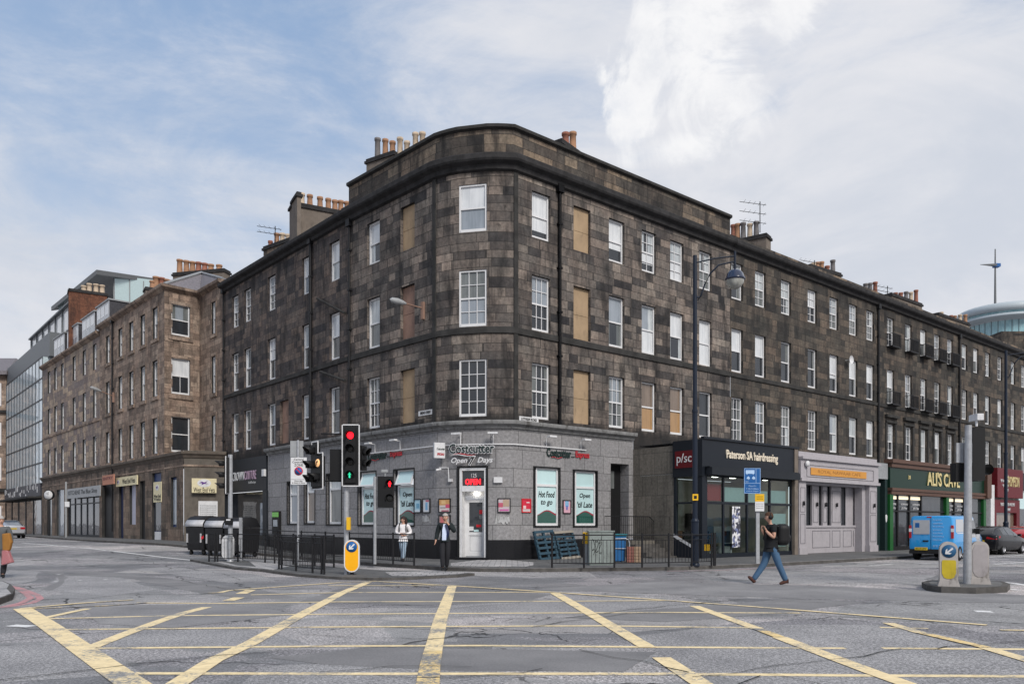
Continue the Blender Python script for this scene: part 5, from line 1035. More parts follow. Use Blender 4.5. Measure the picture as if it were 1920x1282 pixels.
o, *_ = board_sign(FW, 192, 213, 890, 908, 'faded red fabric awning over the dark passage', [('ENTRY', .65, .25, .5, .8)], y=-.5, m='awning' if flat('awning', (.42, .2, .14), .8) else '', lm='darkred')
# clock on a post and lamp column, left street
def gpt(px, py, D): return Vector((X_at(px, D), D, Z_at(py, D)))
D = 68; x = X_at(92, D); g = gz(x, D)+.12; c = thing('street_clock', 'round white faced clock on a thin dark post by the pale sandstone building', 'clock', (x, D, g))
zc = Z_at(927.5, D) - g; b = MB(); b.tube([(0, 0, 0), (0, 0, zc-.4)], [.08, .05], 8); b.build('post', M['pipe'], c)
b = MB(); b.lathe((0, 0, zc), [(.001, -.12), (.42, -.12), (.42, .12), (.001, .12)], 24, axis='y'); b.build('case', M['black'], c); b = MB(); b.lathe((0, 0, zc), [(.001, -.13), (.37, -.13), (.37, -.121)], 24, axis='y'); f = b.build('face', M['offwhite'], c)
b = MB(); b.box(-.015, .015, -.15, -.14, zc, zc+.3); b.box(-.18, 0, -.15, -.14, zc+.1, zc+.13); b.build('hands', M['black'], f)
D = 60; x = X_at(124, D); g = gz(x, D)+.12; c = thing('sign_post', 'thin grey post with small plates beside the grey fascia shop', 'post', (x, D, g)); b = MB(); b.tube([(0, 0, 0), (0, 0, 4.2)], .07, 8); b.build('post', M['grey'], c); b = MB(); b.box(-.05, .3, -.1, -.07, 2.3, 2.7); b.build('plate', M['offwhite'], c)
# ------------------------------------------------------------------ hairdresser, lilac shop, green shop, red shop (built out in front of the terrace)
H0 = endp(FR, ur(1187)); Hn = -Vector((FR.col[1][0], FR.col[1][1], 0)); OUT = 3.75; H1 = H0 + Hn*OUT; FH = frame(H0, H1); Ft = frame(H1, H1 + Vector((FR.col[0][0], FR.col[0][1], 0)))
def ut(px, off=0): return ray_u(Ft, px, off)
def tz(px, py, off=0): return wall_z(Ft, px, py, off)
hs = thing('hairdresser_shop', 'dark grey glazed hairdresser shop with angled side, built out from the terrace', 'shop front', H1)
uj = ray_u(FH, 1263); HT = 5.02; uh = ut(1493)
M['flank'] = ashlar('flank_stone', [(0, (.13, .12, .105)), (1, (.2, .18, .155))], bw=.85, bh=.92, stain=.5, seed=9, warp=0, mortar=(.04, .04, .038), mw=.008, lo=.48, hi=.75)
b = MB(); wall(b, FH, 0, uj, -.1, 4.85, (), uo=2); b.build('flank_wall', M['flank'], hs, world=True, recalc=False)
fw = wr; flat('shopgrey', (.012, .015, .021), .4)
b = MB(FH); b.box(uj, OUT+.06, -.06, .1, 3.5, HT); b.build('side_fascia', M['shopgrey'], hs, world=True)
b = MB(Ft); b.box(.1, uh-.3, -.06, .1, 3.9, HT); b.box(uh-.3, uh, -.1, .1, -.1, HT, 1); b.box(-.05, uh+.03, -.14, .02, HT, HT+.1, 0); b.build('fascia', [M['shopgrey'], M['render']], hs, world=True)
b = MB(Ft); b.box(.15, uh-.32, -.4, -.06, 3.55, 3.85); b.box(.1, uh-.3, -.32, -.06, 3.86, 3.9); b.build('shutter_box', M['dark_grey_paint'], hs, world=True)
b = MB(Ft); b.box(-.02, .32, -.03, .25, -.1, 3.9); b.build('corner_post', M['shopgrey'], hs, world=True)
b = MB(); pr = [H0 + Hn*.2, H1 + Vector((0, .02, 0)), endp(Ft, uh), endp(Ft, uh) - Hn*OUT]; b.face([(p.x, p.y, HT-.05) for p in pr]); b.build('flat_roof', M['lead'], hs, world=True)
xs = [ut(c) for c in (1322, 1357, 1361, 1402, 1406, 1440, 1483)]; b = MB(Ft); y0, y1 = .05, .13
x_ = [ut(1318), ut(1359), ut(1403.5), ut(1446), uh-.3]
for k, x in enumerate(x_): b.box(x-.05, x+.05, y0, y1, .25, 3.55)
b.box(.3, uh-.3, y0-.02, y1+.02, 2.36, 2.46); b.box(.3, uh-.3, y0-.02, y1+.2, -.1, .28); b.box(.3, uh-.3, y0, y1, 3.5, 3.9)
b.build('glazing_frame', M['shopgrey'], hs, world=True)
b = MB(Ft); b.face([(.3, .09, .25), (uh-.3, .09, .25), (uh-.3, .09, 3.5), (.3, .09, 3.5)])
b2 = MB(FH); zsl = wall_z(FH, 1263, 1004); b2.face([(uj+.1, .09, zsl+.1), (OUT-.05, .09, .45), (OUT-.05, .09, 3.5), (uj+.1, .09, 3.5)])
b.build('shop_window', M['clear'], hs, world=True); b2.build('side_window', M['clear'], hs, world=True)
b = MB(FH); b.box(uj, uj+.12, 0, .14, zsl, 3.5); b.box(uj+.12, OUT, 0, .14, 2.37, 2.45); b.face([(uj, -.01, zsl-.05), (OUT-.02, -.01, .3), (OUT-.02, -.01, .42), (uj, -.01, zsl+.1)], 1)
b.face([(uj, 0, -.1), (OUT, 0, -.1), (OUT, 0, .35), (uj, 0, zsl)], 2); b.build('side_glazing_frame', [M['shopgrey'], M['offwhite'], M['shopgrey']], hs, world=True)
# interior of the hairdresser
b = MB(Ft); D_ = 3.3; b.box(.2, uh-.3, D_, D_+.1, 0, 3.6, 0); b.box(.0, uh, .2, D_, .0, .12, 1); b.box(.0, uh, .2, D_, 3.62, 3.66, 2); b.box(uh-.4, uh-.35, .2, D_, .1, 3.6, 0)
flat('int_wall', (.35, .32, .27), .8); flat('int_floor', (.1, .08, .06), .4); flat('int_ceil', (.4, .4, .38), .8); b.build('interior', [M['int_wall'], M['int_floor'], M['int_ceil']], hs, world=True)
for k in range(5):
    b = MB(Ft); x = .9 + 1.3*k; b.box(x-.12, x+.12, .8, 1.04, 3.57, 3.6); b.build('ceiling_light', M['lamp'], hs, world=True)
for k, px in enumerate((1350, 1385, 1425)):
    o = fix('salon_chair', ('black salon chair behind the first front window', 'black salon chair behind the strip poster', 'black salon chair behind the walking man')[k], 'chair', 'salon chairs', Ft @ Vector((ut(px)+.4, 1.8, .12))); b = MB(Ft); x = ut(px)+.4
    b.lathe((x, 1.8, .12), [(.001, 0), (.28, 0), (.28, .04), (.04, .06), (.04, .4), (.001, .4)], 12); b.build('stand', M['galv'], o, world=True); b = MB(Ft); b.box(x-.27, x+.27, 1.55, 2.05, .5, .62); b.build('seat', M['black'], o, world=True, bevel=.03); b = MB(Ft); b.box(x-.25, x+.25, 2.0, 2.1, .65, 1.2); b.build('backrest', M['black'], o, world=True, bevel=.03)
# strip poster and frosted band inside the glass
b = MB(Ft); b.face([(ut(1373.5), .02, .52), (ut(1388.5), .02, .52), (ut(1388.5), .02, 2.28), (ut(1373.5), .02, 2.28)])
m, t, bs = pbr('collage_print'); o_ = t.n('TexCoord').outputs['Object']; vo = t.n('TexVoronoi'); t.put(vo.inputs['Vector'], o_); vo.inputs['Scale'].default_value = 9; sp = t.n('SeparateXYZ'); t.put(sp.inputs[0], vo.outputs['Color'])
t.put(bs.inputs['Base Color'], t.ramp(sp.outputs[0], [(0, (.04, .04, .06)), (.3, (.6, .6, .62)), (.5, (.15, .17, .3)), (.7, (.7, .7, .72)), (.9, (.3, .3, .35))], True)); M['collage'] = m
tag(b.build('window_poster', M['collage'], None), 'tall narrow collage poster of small black and white pictures on the hairdresser window', 'poster')
flat('film_red', (.16, .02, .02), .4); flat('film_teal', (.2, .27, .27), .35)  # red panel paints a reflection in the glass; teal is frosted film
for pa, pc, z0_, z1_, m_ in ((1320, 1357, 2.5, 3.2, 'film_red'), (1363, 1401, 2.48, 3.1, 'film_teal'), (1408, 1444, 2.48, 3.0, 'film_teal'), (1450, 1478, 2.48, 3.05, 'film_teal'), (1450, 1478, .5, 2.0, 'film_teal')):  # film_red is the painted reflection, film_teal the frosted film
    b = MB(Ft); b.face([(ut(pa), .14, z0_), (ut(pc), .14, z0_), (ut(pc), .14, z1_), (ut(pa), .14, z1_)]); b.build('film_and_reflection_panel', M[m_], hs, world=True)
for k, (x, w_, h_) in enumerate(((1.6, 1.2, 1.1), (3.4, .8, 1.9), (5.2, 1.4, 1.3))): b = MB(Ft); b.box(x-w_/2, x+w_/2, 2.7, 3.2, .12, .12+h_); b.build('salon_cabinet', M[('bread_tan2', 'black', 'mauve2')[k]] if ('bread_tan2' in M) else flat(('wood_warm', 'dark_unit', 'mirror_unit')[k], ((.2, .1, .05), (.03, .03, .03), (.25, .27, .28))[k], .4), hs, world=True)
s = fix('shop_sign', 'pale rounded lettering on the dark grey hairdresser fascia', 'sign', None, Ft @ Vector((ut(1400), 0, 4.5))); ua_, ub_ = ut(1359), ut(1455)
text('lettering', 'Paterson SA hairdressing', .46, M['cream2'] if 'cream2' in M else flat('cream2', (.7, .62, .5)), s, Ft @ T(((ua_+ub_)/2, -.08, tz(1407, 857.5))), .02, bold=.008, fit=(ub_-ua_, .48))
s = fix('shop_sign', 'dark red square sign with white p/sc at the corner of the hairdresser', 'sign', None, FH @ Vector((OUT/2, 0, 4.5))); a_, c_ = ray_u(FH, 1268), ray_u(FH, 1303); z0, z1 = wall_z(FH, 1285, 877), wall_z(FH, 1285, 845)
b = MB(FH); b.box(a_, c_, -.09, -.062, z0, z1); b.build('panel', M['darkred'], s, world=True); text('lettering', 'p/sc', .62, M['offwhite'], s, FH @ T(((a_+c_)/2, -.1, (z0+z1)/2)), .008, fit=((c_-a_)*.78, .5))
# lilac shop
ls = thing('lilac_shop', 'empty pale lilac painted shop with panelled pilasters and an orange band sign', 'shop front', Ft @ Vector((ut(1500), 0, 0))); flat('lilac', (.36, .34, .36), .5, dirt=.15); flat('lilac_line', (.12, .115, .13), .6)
a0, a1 = uh+.06, ut(1640); zt0 = 4.93; zf0, zf1 = tz(1560, 905.5), tz(1560, 862)
b = MB(Ft); b.box(a0-.06, a1, -.12, .05, zf1, zt0); b.build('upper_board', M['lilac'], ls, world=True)
b = MB(Ft); b.box(a0-.02, a1+.1, -.26, .05, zf0, zf0+.14+.001); b.box(a0, a1, -.2, .05, zf0+.142, zf1-.12); b.box(a0-.02, a1+.08, -.32, .05, zf1-.118, zf1-.002); b.build('fascia', M['lilac'], ls, world=True)
b = MB(Ft); fa0, fa1, fz0, fz1 = ut(1505), ut(1630), 3.75, 4.3
for q in ((fa0, fa1, fz0, fz0+.025), (fa0, fa1, fz1, fz1+.025), (fa0, fa0+.025, fz0, fz1), (fa1, fa1+.025, fz0, fz1)): b.box(q[0], q[1], -.215, -.201, q[2], q[3])
b.build('moulding', M['lilac_line'], ls, world=True)
def panel(x0, x1, z0, z1, y):
    b = MB(Ft); t = .022
    for q in ((x0, x1, z0, z0+t), (x0, x1, z1-t, z1), (x0, x0+t, z0+t, z1-t), (x1-t, x1, z0+t, z1-t)): b.box(q[0], q[1], y-.012, y, q[2], q[3])
    b.build('panel_moulding', M['lilac_line'], ls, world=True)
ztop = zf0; b = MB(Ft); b.box(a0, a1, .06, OUT-.1, zf0+.02, 4.55); b.build('ceiling', M['lilac'], ls, world=True)
p1, p2 = ut(1507), ut(1626)
for x0, x1 in ((a0, p1), (p2, a1)):
    b = MB(Ft); b.box(x0, x1, -.12, .4, .4, ztop); b.box(x0-.05, x1+.05, -.17, .4, -.1, .42); b.build('pilaster', M['lilac'], ls, world=True); panel(x0+.09, x1-.09, .6, 2.0, -.12); panel(x0+.09, x1-.09, 2.08, 3.25, -.12)
q_ = [ut(c, -.5) for c in (1510, 1525, 1535, 1541, 1550, 1558, 1576, 1580, 1617, 1626)]
b = MB(Ft); YD = .5; b.box(p1, p2, YD, YD+.1, -.1, 1.42); b.box(q_[1]-.1, q_[2]+.02, YD, YD+.1, 1.42, ztop); b.box(q_[3]+.08, q_[4]+.05, YD, YD+.1, 1.42, ztop); b.box(q_[5]+.05, q_[6]+.05, YD, YD+.1, 1.42, ztop)
b.box(p1, p2, YD-.06, YD, 1.36, 1.46); b.box(p2-1.1, p2, YD+.1, YD+.12, 1.42, ztop)
b.face([(p1, .1, -.1), (p1, YD, -.1), (p1, YD, ztop), (p1, .1, ztop)]); b.box(p1, p2, .1, YD+.3, ztop-.12, ztop+.1); b.box(p2-.35, p2-.001, .1, YD, -.1, ztop-.121)
b.build('shop_wall', M['lilac'], ls, world=True)
for x0, x1 in ((q_[1]-.02, q_[2]-.06), (q_[3]+.14, q_[4]-.01), (q_[5]+.12, q_[6]-.02)): panel(x0, x1, 1.6, 3.2, YD)
for x0, x1 in ((q_[1]-.1, q_[5]-.1), (q_[5]+.1, q_[6]-.05), (q_[6]+.25, q_[7]+.9), (q_[7]+1.1, p2-.5)): panel(x0, x1, .35, 1.2, YD)
b = MB(Ft); b.face([(p1, YD+.15, 1.42), (p2, YD+.15, 1.42), (p2, YD+.15, ztop), (p1, YD+.15, ztop)]); b.build('pane', M['g_dark'], ls, world=True)
for k, x in enumerate((a0+(p1-a0)/2, (q_[1]+q_[2])/2, (q_[3]+q_[4])/2+.05, (q_[5]+q_[6])/2, (p2+a1)/2)):
    y = -.12 if k in (0, 4) else YD; b = MB(Ft); b.lathe((x, y-.08, 2.5), [(.001, .1), (.05, .1), (.05, -.1), (.001, -.1)], 8); b.box(x-.02, x+.02, y-.06, y, 2.4, 2.45); b.build('wall_light', M['pipe'], ls, world=True)
b = MB(Ft); a_, c_ = ut(1520, .22), ut(1624, .22); b.box(a_, c_, -.24, -.216, 3.86, 4.2); s = b.build('shop_sign', flat('orange_band', (.55, .26, .06), .7), None); tag(s, 'long orange band with illegible darker script across the lilac fascia', 'sign')
text('lettering', 'ROYAL NAWAAB CAFE', .24, flat('brown_ink', (.3, .13, .03)), s, Ft @ T(((a_+c_)/2, -.243, 4.03)), .002, sx=(c_-a_)*.9/2.9)
smb = MB(Ft); u = ut(1503); smb.lathe((u, -.3, 4.35), [(.001, -.05), (.14, -.05), (.14, .05), (.001, .05)], 14, axis='y'); tag(smb.build('alarm_box', M['offwhite'], None), 'round white alarm box at the left end of the lilac fascia', 'alarm box')
# narrow dark doorway between lilac and green shops
b = MB(Ft); g0, g1 = ut(1641), ut(1665); b.box(g0+.02, g1-.02, .0, .5, 3.95, 4.8); nd_ = b.build('narrow_doorway', M['lead'], None); tag(nd_, 'narrow dark green doorway squeezed between the lilac and the green shop', 'doorway')
b = MB(Ft); b.box(g0+.02, g1-.02, .3, .5, -.1, 3.94); b.build('door', flat('darkteal', (.015, .03, .03)), nd_)
b = MB(Ft); b.box(g1-.3, g1-.02, .02, .3, -.1, 3.94); b.build('pilaster', M['darkteal'], nd_)
b = MB(Ft); b.prism([(g1-.28, 2.0), (g1-.14, 2.05), (g1-.06, 1.95), (g1-.1, 1.7), (g1-.2, 1.6), (g1-.26, 1.75)], .005, .018); b.build('torn_paper', M['offwhite'], nd_)
# green shop
gs = thing('green_shop', 'green and brown shop front with gold lettering over a long glazed front', 'shop front', Ft @ Vector((ut(1670), 0, 0))); flat('brownwood', (.10, .055, .04), .5); flat('shopgreen', (.006, .026, .016), .35); flat('brightgreen', (.01, .09, .02), .4)
s0, s1 = ut(1664), ut(1850)
b = MB(Ft); b.box(s0, s1, -.3, .2, 4.85, 5.05); b.box(s0+.1, s1-.05, -.2, .2, 4.62, 4.85); b.box(s0+.1, s1-.05, -.22, .2, 3.35, 3.5); b.box(s0+.15, s1-.05, -.16, .2, 3.15, 3.35); b.box(s1-.7, s1, -.3, .2, 3.2, 4.85); b.build('wood_frame', M['brownwood'], gs, world=True)
b = MB(Ft); b.box(s0+.1, s1-.7, -.1, .19, 3.5, 4.62); b.build('fascia', M['shopgreen'], gs, world=True)
xs = [ut(c) for c in (1667, 1684, 1706, 1728, 1770, 1777, 1790, 1808, 1822, 1846)]
for x in (xs[0], xs[4]+.2, xs[9]-.3): b = MB(Ft); b.box(x-.1, x+.28, -.1, .2, -.1, 3.15); b.build('green_pillar', M['brightgreen'], gs, world=True)
b = MB(Ft)
for x in (xs[1], xs[2], xs[3], xs[6], xs[7], xs[8]): b.box(x-.07, x+.07, 0, .12, -.1, 3.15)
b.box(s0+.3, s1-.3, -.01, .13, 2.2, 2.28); b.box(s0+.3, s1-.3, -.03, .13, -.1, .3); b.build('glazing_frame', M['black'], gs, world=True)
b = MB(Ft); b.face([(s0+.2, .08, .3), (s1-.2, .08, .3), (s1-.2, .08, 3.15), (s0+.2, .08, 3.15)]); b.build('pane', M['g_dark'], gs, world=True)
b = MB(Ft)
for k, (i, j) in enumerate(((0, 1), (1, 2), (2, 3), (5, 6), (6, 7))): b.box(xs[i]+.3*(k == 0)+.12, xs[j]-.12, .04, .075, 2.9, 3.08)
b.build('lit_strip', simple('lit_interior', (.8, .7, .5), .6, emit=.7), gs, world=True)
random.seed(9)
for k, (i, j) in enumerate(((0, 1), (1, 2), (2, 3), (5, 6), (6, 7))):
    text('lettering', 'HOMEWARE', .16, M['offwhite'], gs, Ft @ T(((xs[i]+xs[j])/2+.1, .03, 2.62)), .003, sx=min(1, (xs[j]-xs[i]-.5)/1.0)); text('lettering', 'gifts & bags', .16, M['offwhite'], gs, Ft @ T(((xs[i]+xs[j])/2+.1, .03, 2.42)), .003, sx=min(1, (xs[j]-xs[i]-.5)/1.0))
s = fix('shop_sign', "gold flared capitals reading ALI'S CAVE on the dark green fascia", 'sign', None, Ft @ Vector((ut(1760), 0, 4))); a_, c_ = ut(1734), ut(1795)
text('lettering', "ALI'S CAVE", .95, flat('gold', (.62, .52, .26)), s, Ft @ T(((a_+c_)/2, -.13, tz(1764, 899.5))), .02, bold=.02, fit=(c_-a_, .82)); text('number', '38', .3, M['gold'], s, Ft @ T((ut(1701), -.12, tz(1701, 895))), .01)
# white pillar, red shop, last shop
wp = MB(Ft); wp.box(ut(1853), ut(1860), -.15, .5, -.1, 4.1); tag(wp.build('white_pillar', M['offwhite'], None), 'white painted pillar between the green shop and the red shop', 'pillar')
rs = thing('red_shop', 'dark red takeaway front with cream and white lettering', 'shop front', Ft @ Vector((ut(1862), 0, 0))); r0, r1 = ut(1861), ut(1909)
b = MB(Ft); b.box(r0, r1, -.3, .2, 3.3, 5.25); b.box(r0, r1, -.1, .2, 2.3, 3.2); b.box(r0, r0+.4, -.1, .2, -.1, 2.3); b.box(r1-.6, r1, -.1, .2, -.1, 2.3); b.build('fascia', M['darkred'], rs, world=True)
b = MB(Ft); b.box(r0+.4, r1-.6, .1, .2, -.1, 2.3); b.build('shop_window', M['g_warm'], rs, world=True)
text('lettering', 'THOMPSON', 1.0, M['gold'], rs, Ft @ T((ut(1901.5), -.32, tz(1895, 905))), .01, 'RIGHT', sx=.42); 
for k in range(4): text('small_lettering', ('hot food', 'fish bar and grill', 'open all day', 'takeaway')[k], .3, M['offwhite'], rs, Ft @ T((ut(1881), -.31, 4.7-.28*k)), .01, 'RIGHT', sx=.7)
text('white_lettering', 'TRADITIONAL FISH AND CHIPS', .3, M['offwhite'], rs, Ft @ T(((r0+r1)/2, -.12, 2.85)), .01, sx=.62); text('white_lettering', 'TAKEAWAY', .3, M['offwhite'], rs, Ft @ T(((r0+r1)/2, -.12, 2.5)), .01, sx=.62)
b = MB(Ft); e0, e1 = r1+.1, ut(1985); b.box(e0, e1, -.2, .2, 3.9, 5.1); ls_ = thing('grey_end_shop', 'grey fronted shop cut off by the right edge of the picture', 'shop front', Ft @ Vector((e0, 0, 0))); b.build('fascia', M['dark_grey_paint'], ls_, world=True)
b = MB(Ft); b.box(e0, e1, 0, .2, 2.6, 3.89); b.build('upper_glass', M['g_cyan'], ls_, world=True); b = MB(Ft); b.box(e0, e1, 0, .2, -.1, 2.59); b.build('shop_window', M['g_dark'], ls_, world=True)
# shared flat roof behind the shop fascias, and closing wall at the right edge
b = MB(Ft); b.box(uh+.05, ut(1985), .3, OUT-.02, 4.6, 4.7); rf_ = b.build('shop_roof', M['lead'], None); tag(rf_, 'flat lead roof joining the built-out shops to the terrace', 'roof')
# steps and landing beside the dark side door
uL0, uL1 = ur(1128), ur(1187) ; st_ = thing('stone_steps', 'stone landing and steps up to the dark side door, beside the hairdresser', 'steps', endp(FR, uL1))
zl = .82; b = MB(FR); b.box(uD[0]-.1, uRe-.01, -1.25, SO-.03, -.1, zl); xr = uRe; b.box(uRe, uRe+.02, -1.25, -.01, -.1, zl) if False else None
b.build('landing', M['flank'], st_, world=True)
FHs = FR
b = MB(FHs)
for k in range(5): b.box(uRe-1.6+.0, uRe-.02, -1.26-.3*(k+1), -1.26-.3*k-.001, -.1, zl-.16*(k+1)+.001)
b.build('steps', M['kerb_dark'], st_, world=True)
# ------------------------------------------------------------------ street furniture
def spot(px, py, h=.12):
    x, y = G(px, py, h); return x, y, gz(x, y) + h
def prm(px, py, h=.12):
    x, y, z = spot(px, py, h); return x, y, z, y / F_PX
def railing(label, pts, h=1.05, post=.032, step=.115, group='pedestrian guard rails', base=.12, double_end=False):
    """guard rail along plan points; a post at each point"""
    P = [Vector((x, y, gz(x, y) + base)) for x, y in pts]; o = thing('guard_rail', label, 'railing', P[0], 0, group)
    for p in P:
        b = MB(); b.tube([p, p + Vector((0, 0, h+.06))], post, 8); b.build('post', M['pipe'], o, world=True)
    for nm, z, r in (('top_rail', h, .022), ('middle_rail', h-.16, .012), ('bottom_rail', .15, .016)):
        b = MB()
        for a, c in zip(P, P[1:]): b.tube([a + Vector((0, 0, z)), c + Vector((0, 0, z))], r, 6)
        b.build(nm, M['pipe'], o, world=True)
    b = MB()
    for a, c in zip(P, P[1:]):
        n = max(2, int((c-a).length/step))
        for i in range(1, n): q = a.lerp(c, i/n); b.tube([q + Vector((0, 0, .15)), q + Vector((0, 0, h-.16))], .008, 4, caps=False)
    b.build('infill_bars', M['pipe'], o, world=True); return o
railing('black guard rail along the kerb before the pallets, cabinet and lamp post', [spot(1035, 1064)[:2], spot(1095, 1064.5)[:2], spot(1152, 1064)[:2], spot(1204, 1063.5)[:2], spot(1254, 1062.5)[:2], spot(1297, 1061.5)[:2], spot(1334, 1060)[:2]])
railing('short black rail end standing apart at the right end of the kerb rail', [spot(1338.5, 1060)[:2], spot(1341, 1059.5)[:2]])
railing('black guard rail along the shop kerb, behind the woman and the man', [spot(c, r)[:2] for c, r in ((470, 1032.5), (520, 1038), (565, 1043), (610, 1047.5), (655, 1051.5), (700, 1055), (737, 1057.5), (776.5, 1060.5))])
railing('front guard rail of the traffic island with posts set close at both ends', [spot(c, r, .07)[:2] for c, r in ((523, 1066.5), (528, 1066.8), (555, 1070.5), (586, 1074), (603, 1076), (608, 1076.5))], base=.07)
railing('rear guard rail of the traffic island, left of the yellow bollard', [spot(c, r, .07)[:2] for c, r in ((446, 1053.5), (497, 1055), (515, 1056.5), (550, 1058.5), (590, 1061), (626, 1063.5))], base=.07)
railing('short black gate section of rail at the left tip of the traffic island', [spot(c, r, .07)[:2] for c, r in ((392, 1053), (403, 1053.2), (408, 1053.4), (446, 1053.5))], base=.07)
# stair railing on the landing
o = thing('stair_railing', 'thin black stair railing on the stone landing before the dark side door', 'railing', FR @ Vector((uD[0], -1.2, .8)))
b = MB(FR); y = -1.2; zt = 1.85
ua_, ub_, uc3 = ur(1134, 1.2), ur(1217, 1.2), ur(1250, 1.2)
n = 22
for i in range(n+1): x = ua_ + (ub_-ua_)*i/n; b.tube([(x, y, .8), (x, y, zt)], .01, 4)
for i in range(1, 9): x = ub_ + (uc3-ub_)*i/8; b.tube([(x, y, .8-.75*i/8), (x, y, zt-.75*i/8)], .01, 4)
b.tube([(ua_, y, zt), (ub_, y, zt), (uc3, y, zt-.75)], .018, 6); b.tube([(ua_, y, .9), (ub_, y, .9)], .01, 4); b.build('bars', M['pipe'], o, world=True)
flat('lens_dark', (.02, .02, .02), .2); M['lit_red'] = simple('lit_red', (1, .01, .02), .4, emit=2.2, var=0); M['lit_green'] = simple('lit_green', (.03, .75, .38), .4, emit=.7, var=0); M['lit_amber'] = simple('lit_amber', (1, .55, .25), .4, emit=.35, var=0)
def aspect(parent, F, x, z, r=.1, lit=None, visor=.2, hood=.125, y=-.06):
    b = MB(F); b.lathe((x, y, z), [(.001, -.02), (r*.7, -.015), (r, 0), (r, .02)], 16, axis='y'); b.build('lens', M[lit] if lit in ('lit_red',) else M['lens_dark'], parent, world=True)
    # hood: an open tube whose lower part is cut away
    b = MB(F); n = 14; V = []
    for i in range(n+1):
        a = R(-35 + 250*i/n); V += [(x+hood*math.cos(a), y+.02, z+hood*math.sin(a)), (x+hood*math.cos(a), y-visor*(.55+.45*max(0, math.sin(a))), z+hood*math.sin(a))]
    b.mesh(V, [(2*i, 2*i+1, 2*i+3, 2*i+2) for i in range(n)]); q = b.build('hood', M['black'], parent, world=True); sm = q.modifiers.new('s', 'SOLIDIFY'); sm.thickness = .006
def head(parent, F, n, board=True, lits={}, w=.3, pitch=.33, r=.1, bw=.14, visor=.2, bd='grey', back=True):
    """signal head hanging below its frame origin; n aspects downwards"""
    H = pitch*n + .06; b = MB(F); b.box(-w/2, w/2, -.05, .12, -H, 0); hb = b.build('signal_box', M['black'], parent, world=True, bevel=.015)
    if board:
        x0, x1, z0, z1 = -w/2-bw, w/2+bw, -H-bw, bw; t = .03
        b = MB(F); b.box(x0, x1, .0, .012, z0, z1); b.build('backing_board', M['black'], parent, world=True)
        b = MB(F)
        for q in ((x0-t/2, x0+t/2, z0, z1), (x1-t/2, x1+t/2, z0, z1), (x0+t/2, x1-t/2, z1-t/2, z1+t/2), (x0+t/2, x1-t/2, z0-t/2, z0+t/2)): b.box(q[0], q[1], -.008, .02, q[2], q[3])
        b.build('white_border', M['offwhite'], parent, world=True)
    for i in range(n): aspect(parent, F, 0, -.03-pitch*(i+.5), r, lits.get(i), visor)
    return H
def at_px(px, py, D): return Vector((X_at(px, D), D, Z_at(py, D)))
# main signal group on the island
x, y, z, k = prm(648, 1077, .07); D = y
tl = thing('traffic_light', 'tall traffic light, red lamp and green arrow lit, on the island behind the yellow bollard', 'traffic light', (x, y, z))
b = MB(); b.tube([(x, y+.1, z), (x, y+.1, Z_at(800, D))], .07, 12); b.build('pole', M['galv'], tl, world=True)
zt, zb = Z_at(797, D), Z_at(911, D); F0 = T((X_at(659, D), D-.1, zt-.09)); Hh = zt-zb-.18; 
head(tl, F0, 4, True, {0: 'lit_red'}, w=.3, pitch=(Hh-.06)/4, bw=.09)
zg = zt-.09-.03-(Hh-.06)/4*3.5; F = T((X_at(658, D), D-.19, zg)); b = MB(F); b.prism([(-.02, -.08), (.02, -.08), (.02, .01), (.05, .0), (0, .085), (-.05, .0), (-.02, .01)], -.012, 0); b.build('green_arrow', M['lit_green'], tl, world=True)
F = T((X_at(679, D), D+.12, Z_at(835, D))) @ Matrix.Rotation(R(68), 4, 'Z'); head(tl, F, 2, False, {}, w=.26, pitch=.32)
F = T((X_at(627.5, D), D+.25, Z_at(841, D))) @ Matrix.Rotation(R(180), 4, 'Z'); head(tl, F, 3, False, {}, w=.34, pitch=.29)
b = MB(); b.cbox((X_at(654.5, D), D-.05, Z_at(981, D)), (.1, .14, .36)); b.build('push_button_box', M['yellow'], tl, world=True, bevel=.01)
for zz in (4.1, 2.75): b = MB(); b.tube([(X_at(600, D), D+.15, zz), (x, y+.1, zz)], .02, 6); b.build('bracket', M['black'], tl, world=True)
# stepped head turned to the left
F = T((X_at(596, D), D+.05, Z_at(831, D))) @ Matrix.Rotation(R(-48), 4, 'Z')
b = MB(F); ol = [(-.38, .06), (-.02, .06), (-.02, -.28), (.26, -.28), (.26, -1.3), (-.38, -1.3)]; b.prism([(p[0], p[1]) for p in ol], .0, .012); b.build('backing_board', M['black'], tl, world=True)
b = MB(F)
for p, q in zip(ol, ol[1:] + ol[:1]): b.tube([(p[0], 0, p[1]), (q[0], 0, q[1])], .02, 6)
b.build('white_border', M['offwhite'], tl, world=True)
b = MB(F); b.box(-.34, -.06, -.06, .1, -1.22, -.02); b.box(-.058, .22, -.06, .1, -1.22, -.36); b.build('signal_box', M['black'], tl, world=True)
for i in range(3): aspect(tl, F, -.2, -.22-.4*i, .1, None, .32, .13)
aspect(tl, F, .08, -.98, .1, None, .32, .13)
b = MB(F @ T((.08, 0, -.56))); b.lathe((0, -.07, 0), [(.001, -.02), (.1, -.015), (.115, .01)], 18, axis='y'); b.build('amber_lens', M['lit_amber'], tl, world=True)
b = MB(F @ T((.08, 0, -.56))); b.tube([(-.02, -.1, -.07), (-.02, -.1, 0), (.0, -.1, .03), (.03, -.1, .035)], .012, 5); b.prism([(.03, .0), (.075, .035), (.03, .07)], -.11, -.095); b.build('arrow', M['black'], tl, world=True)
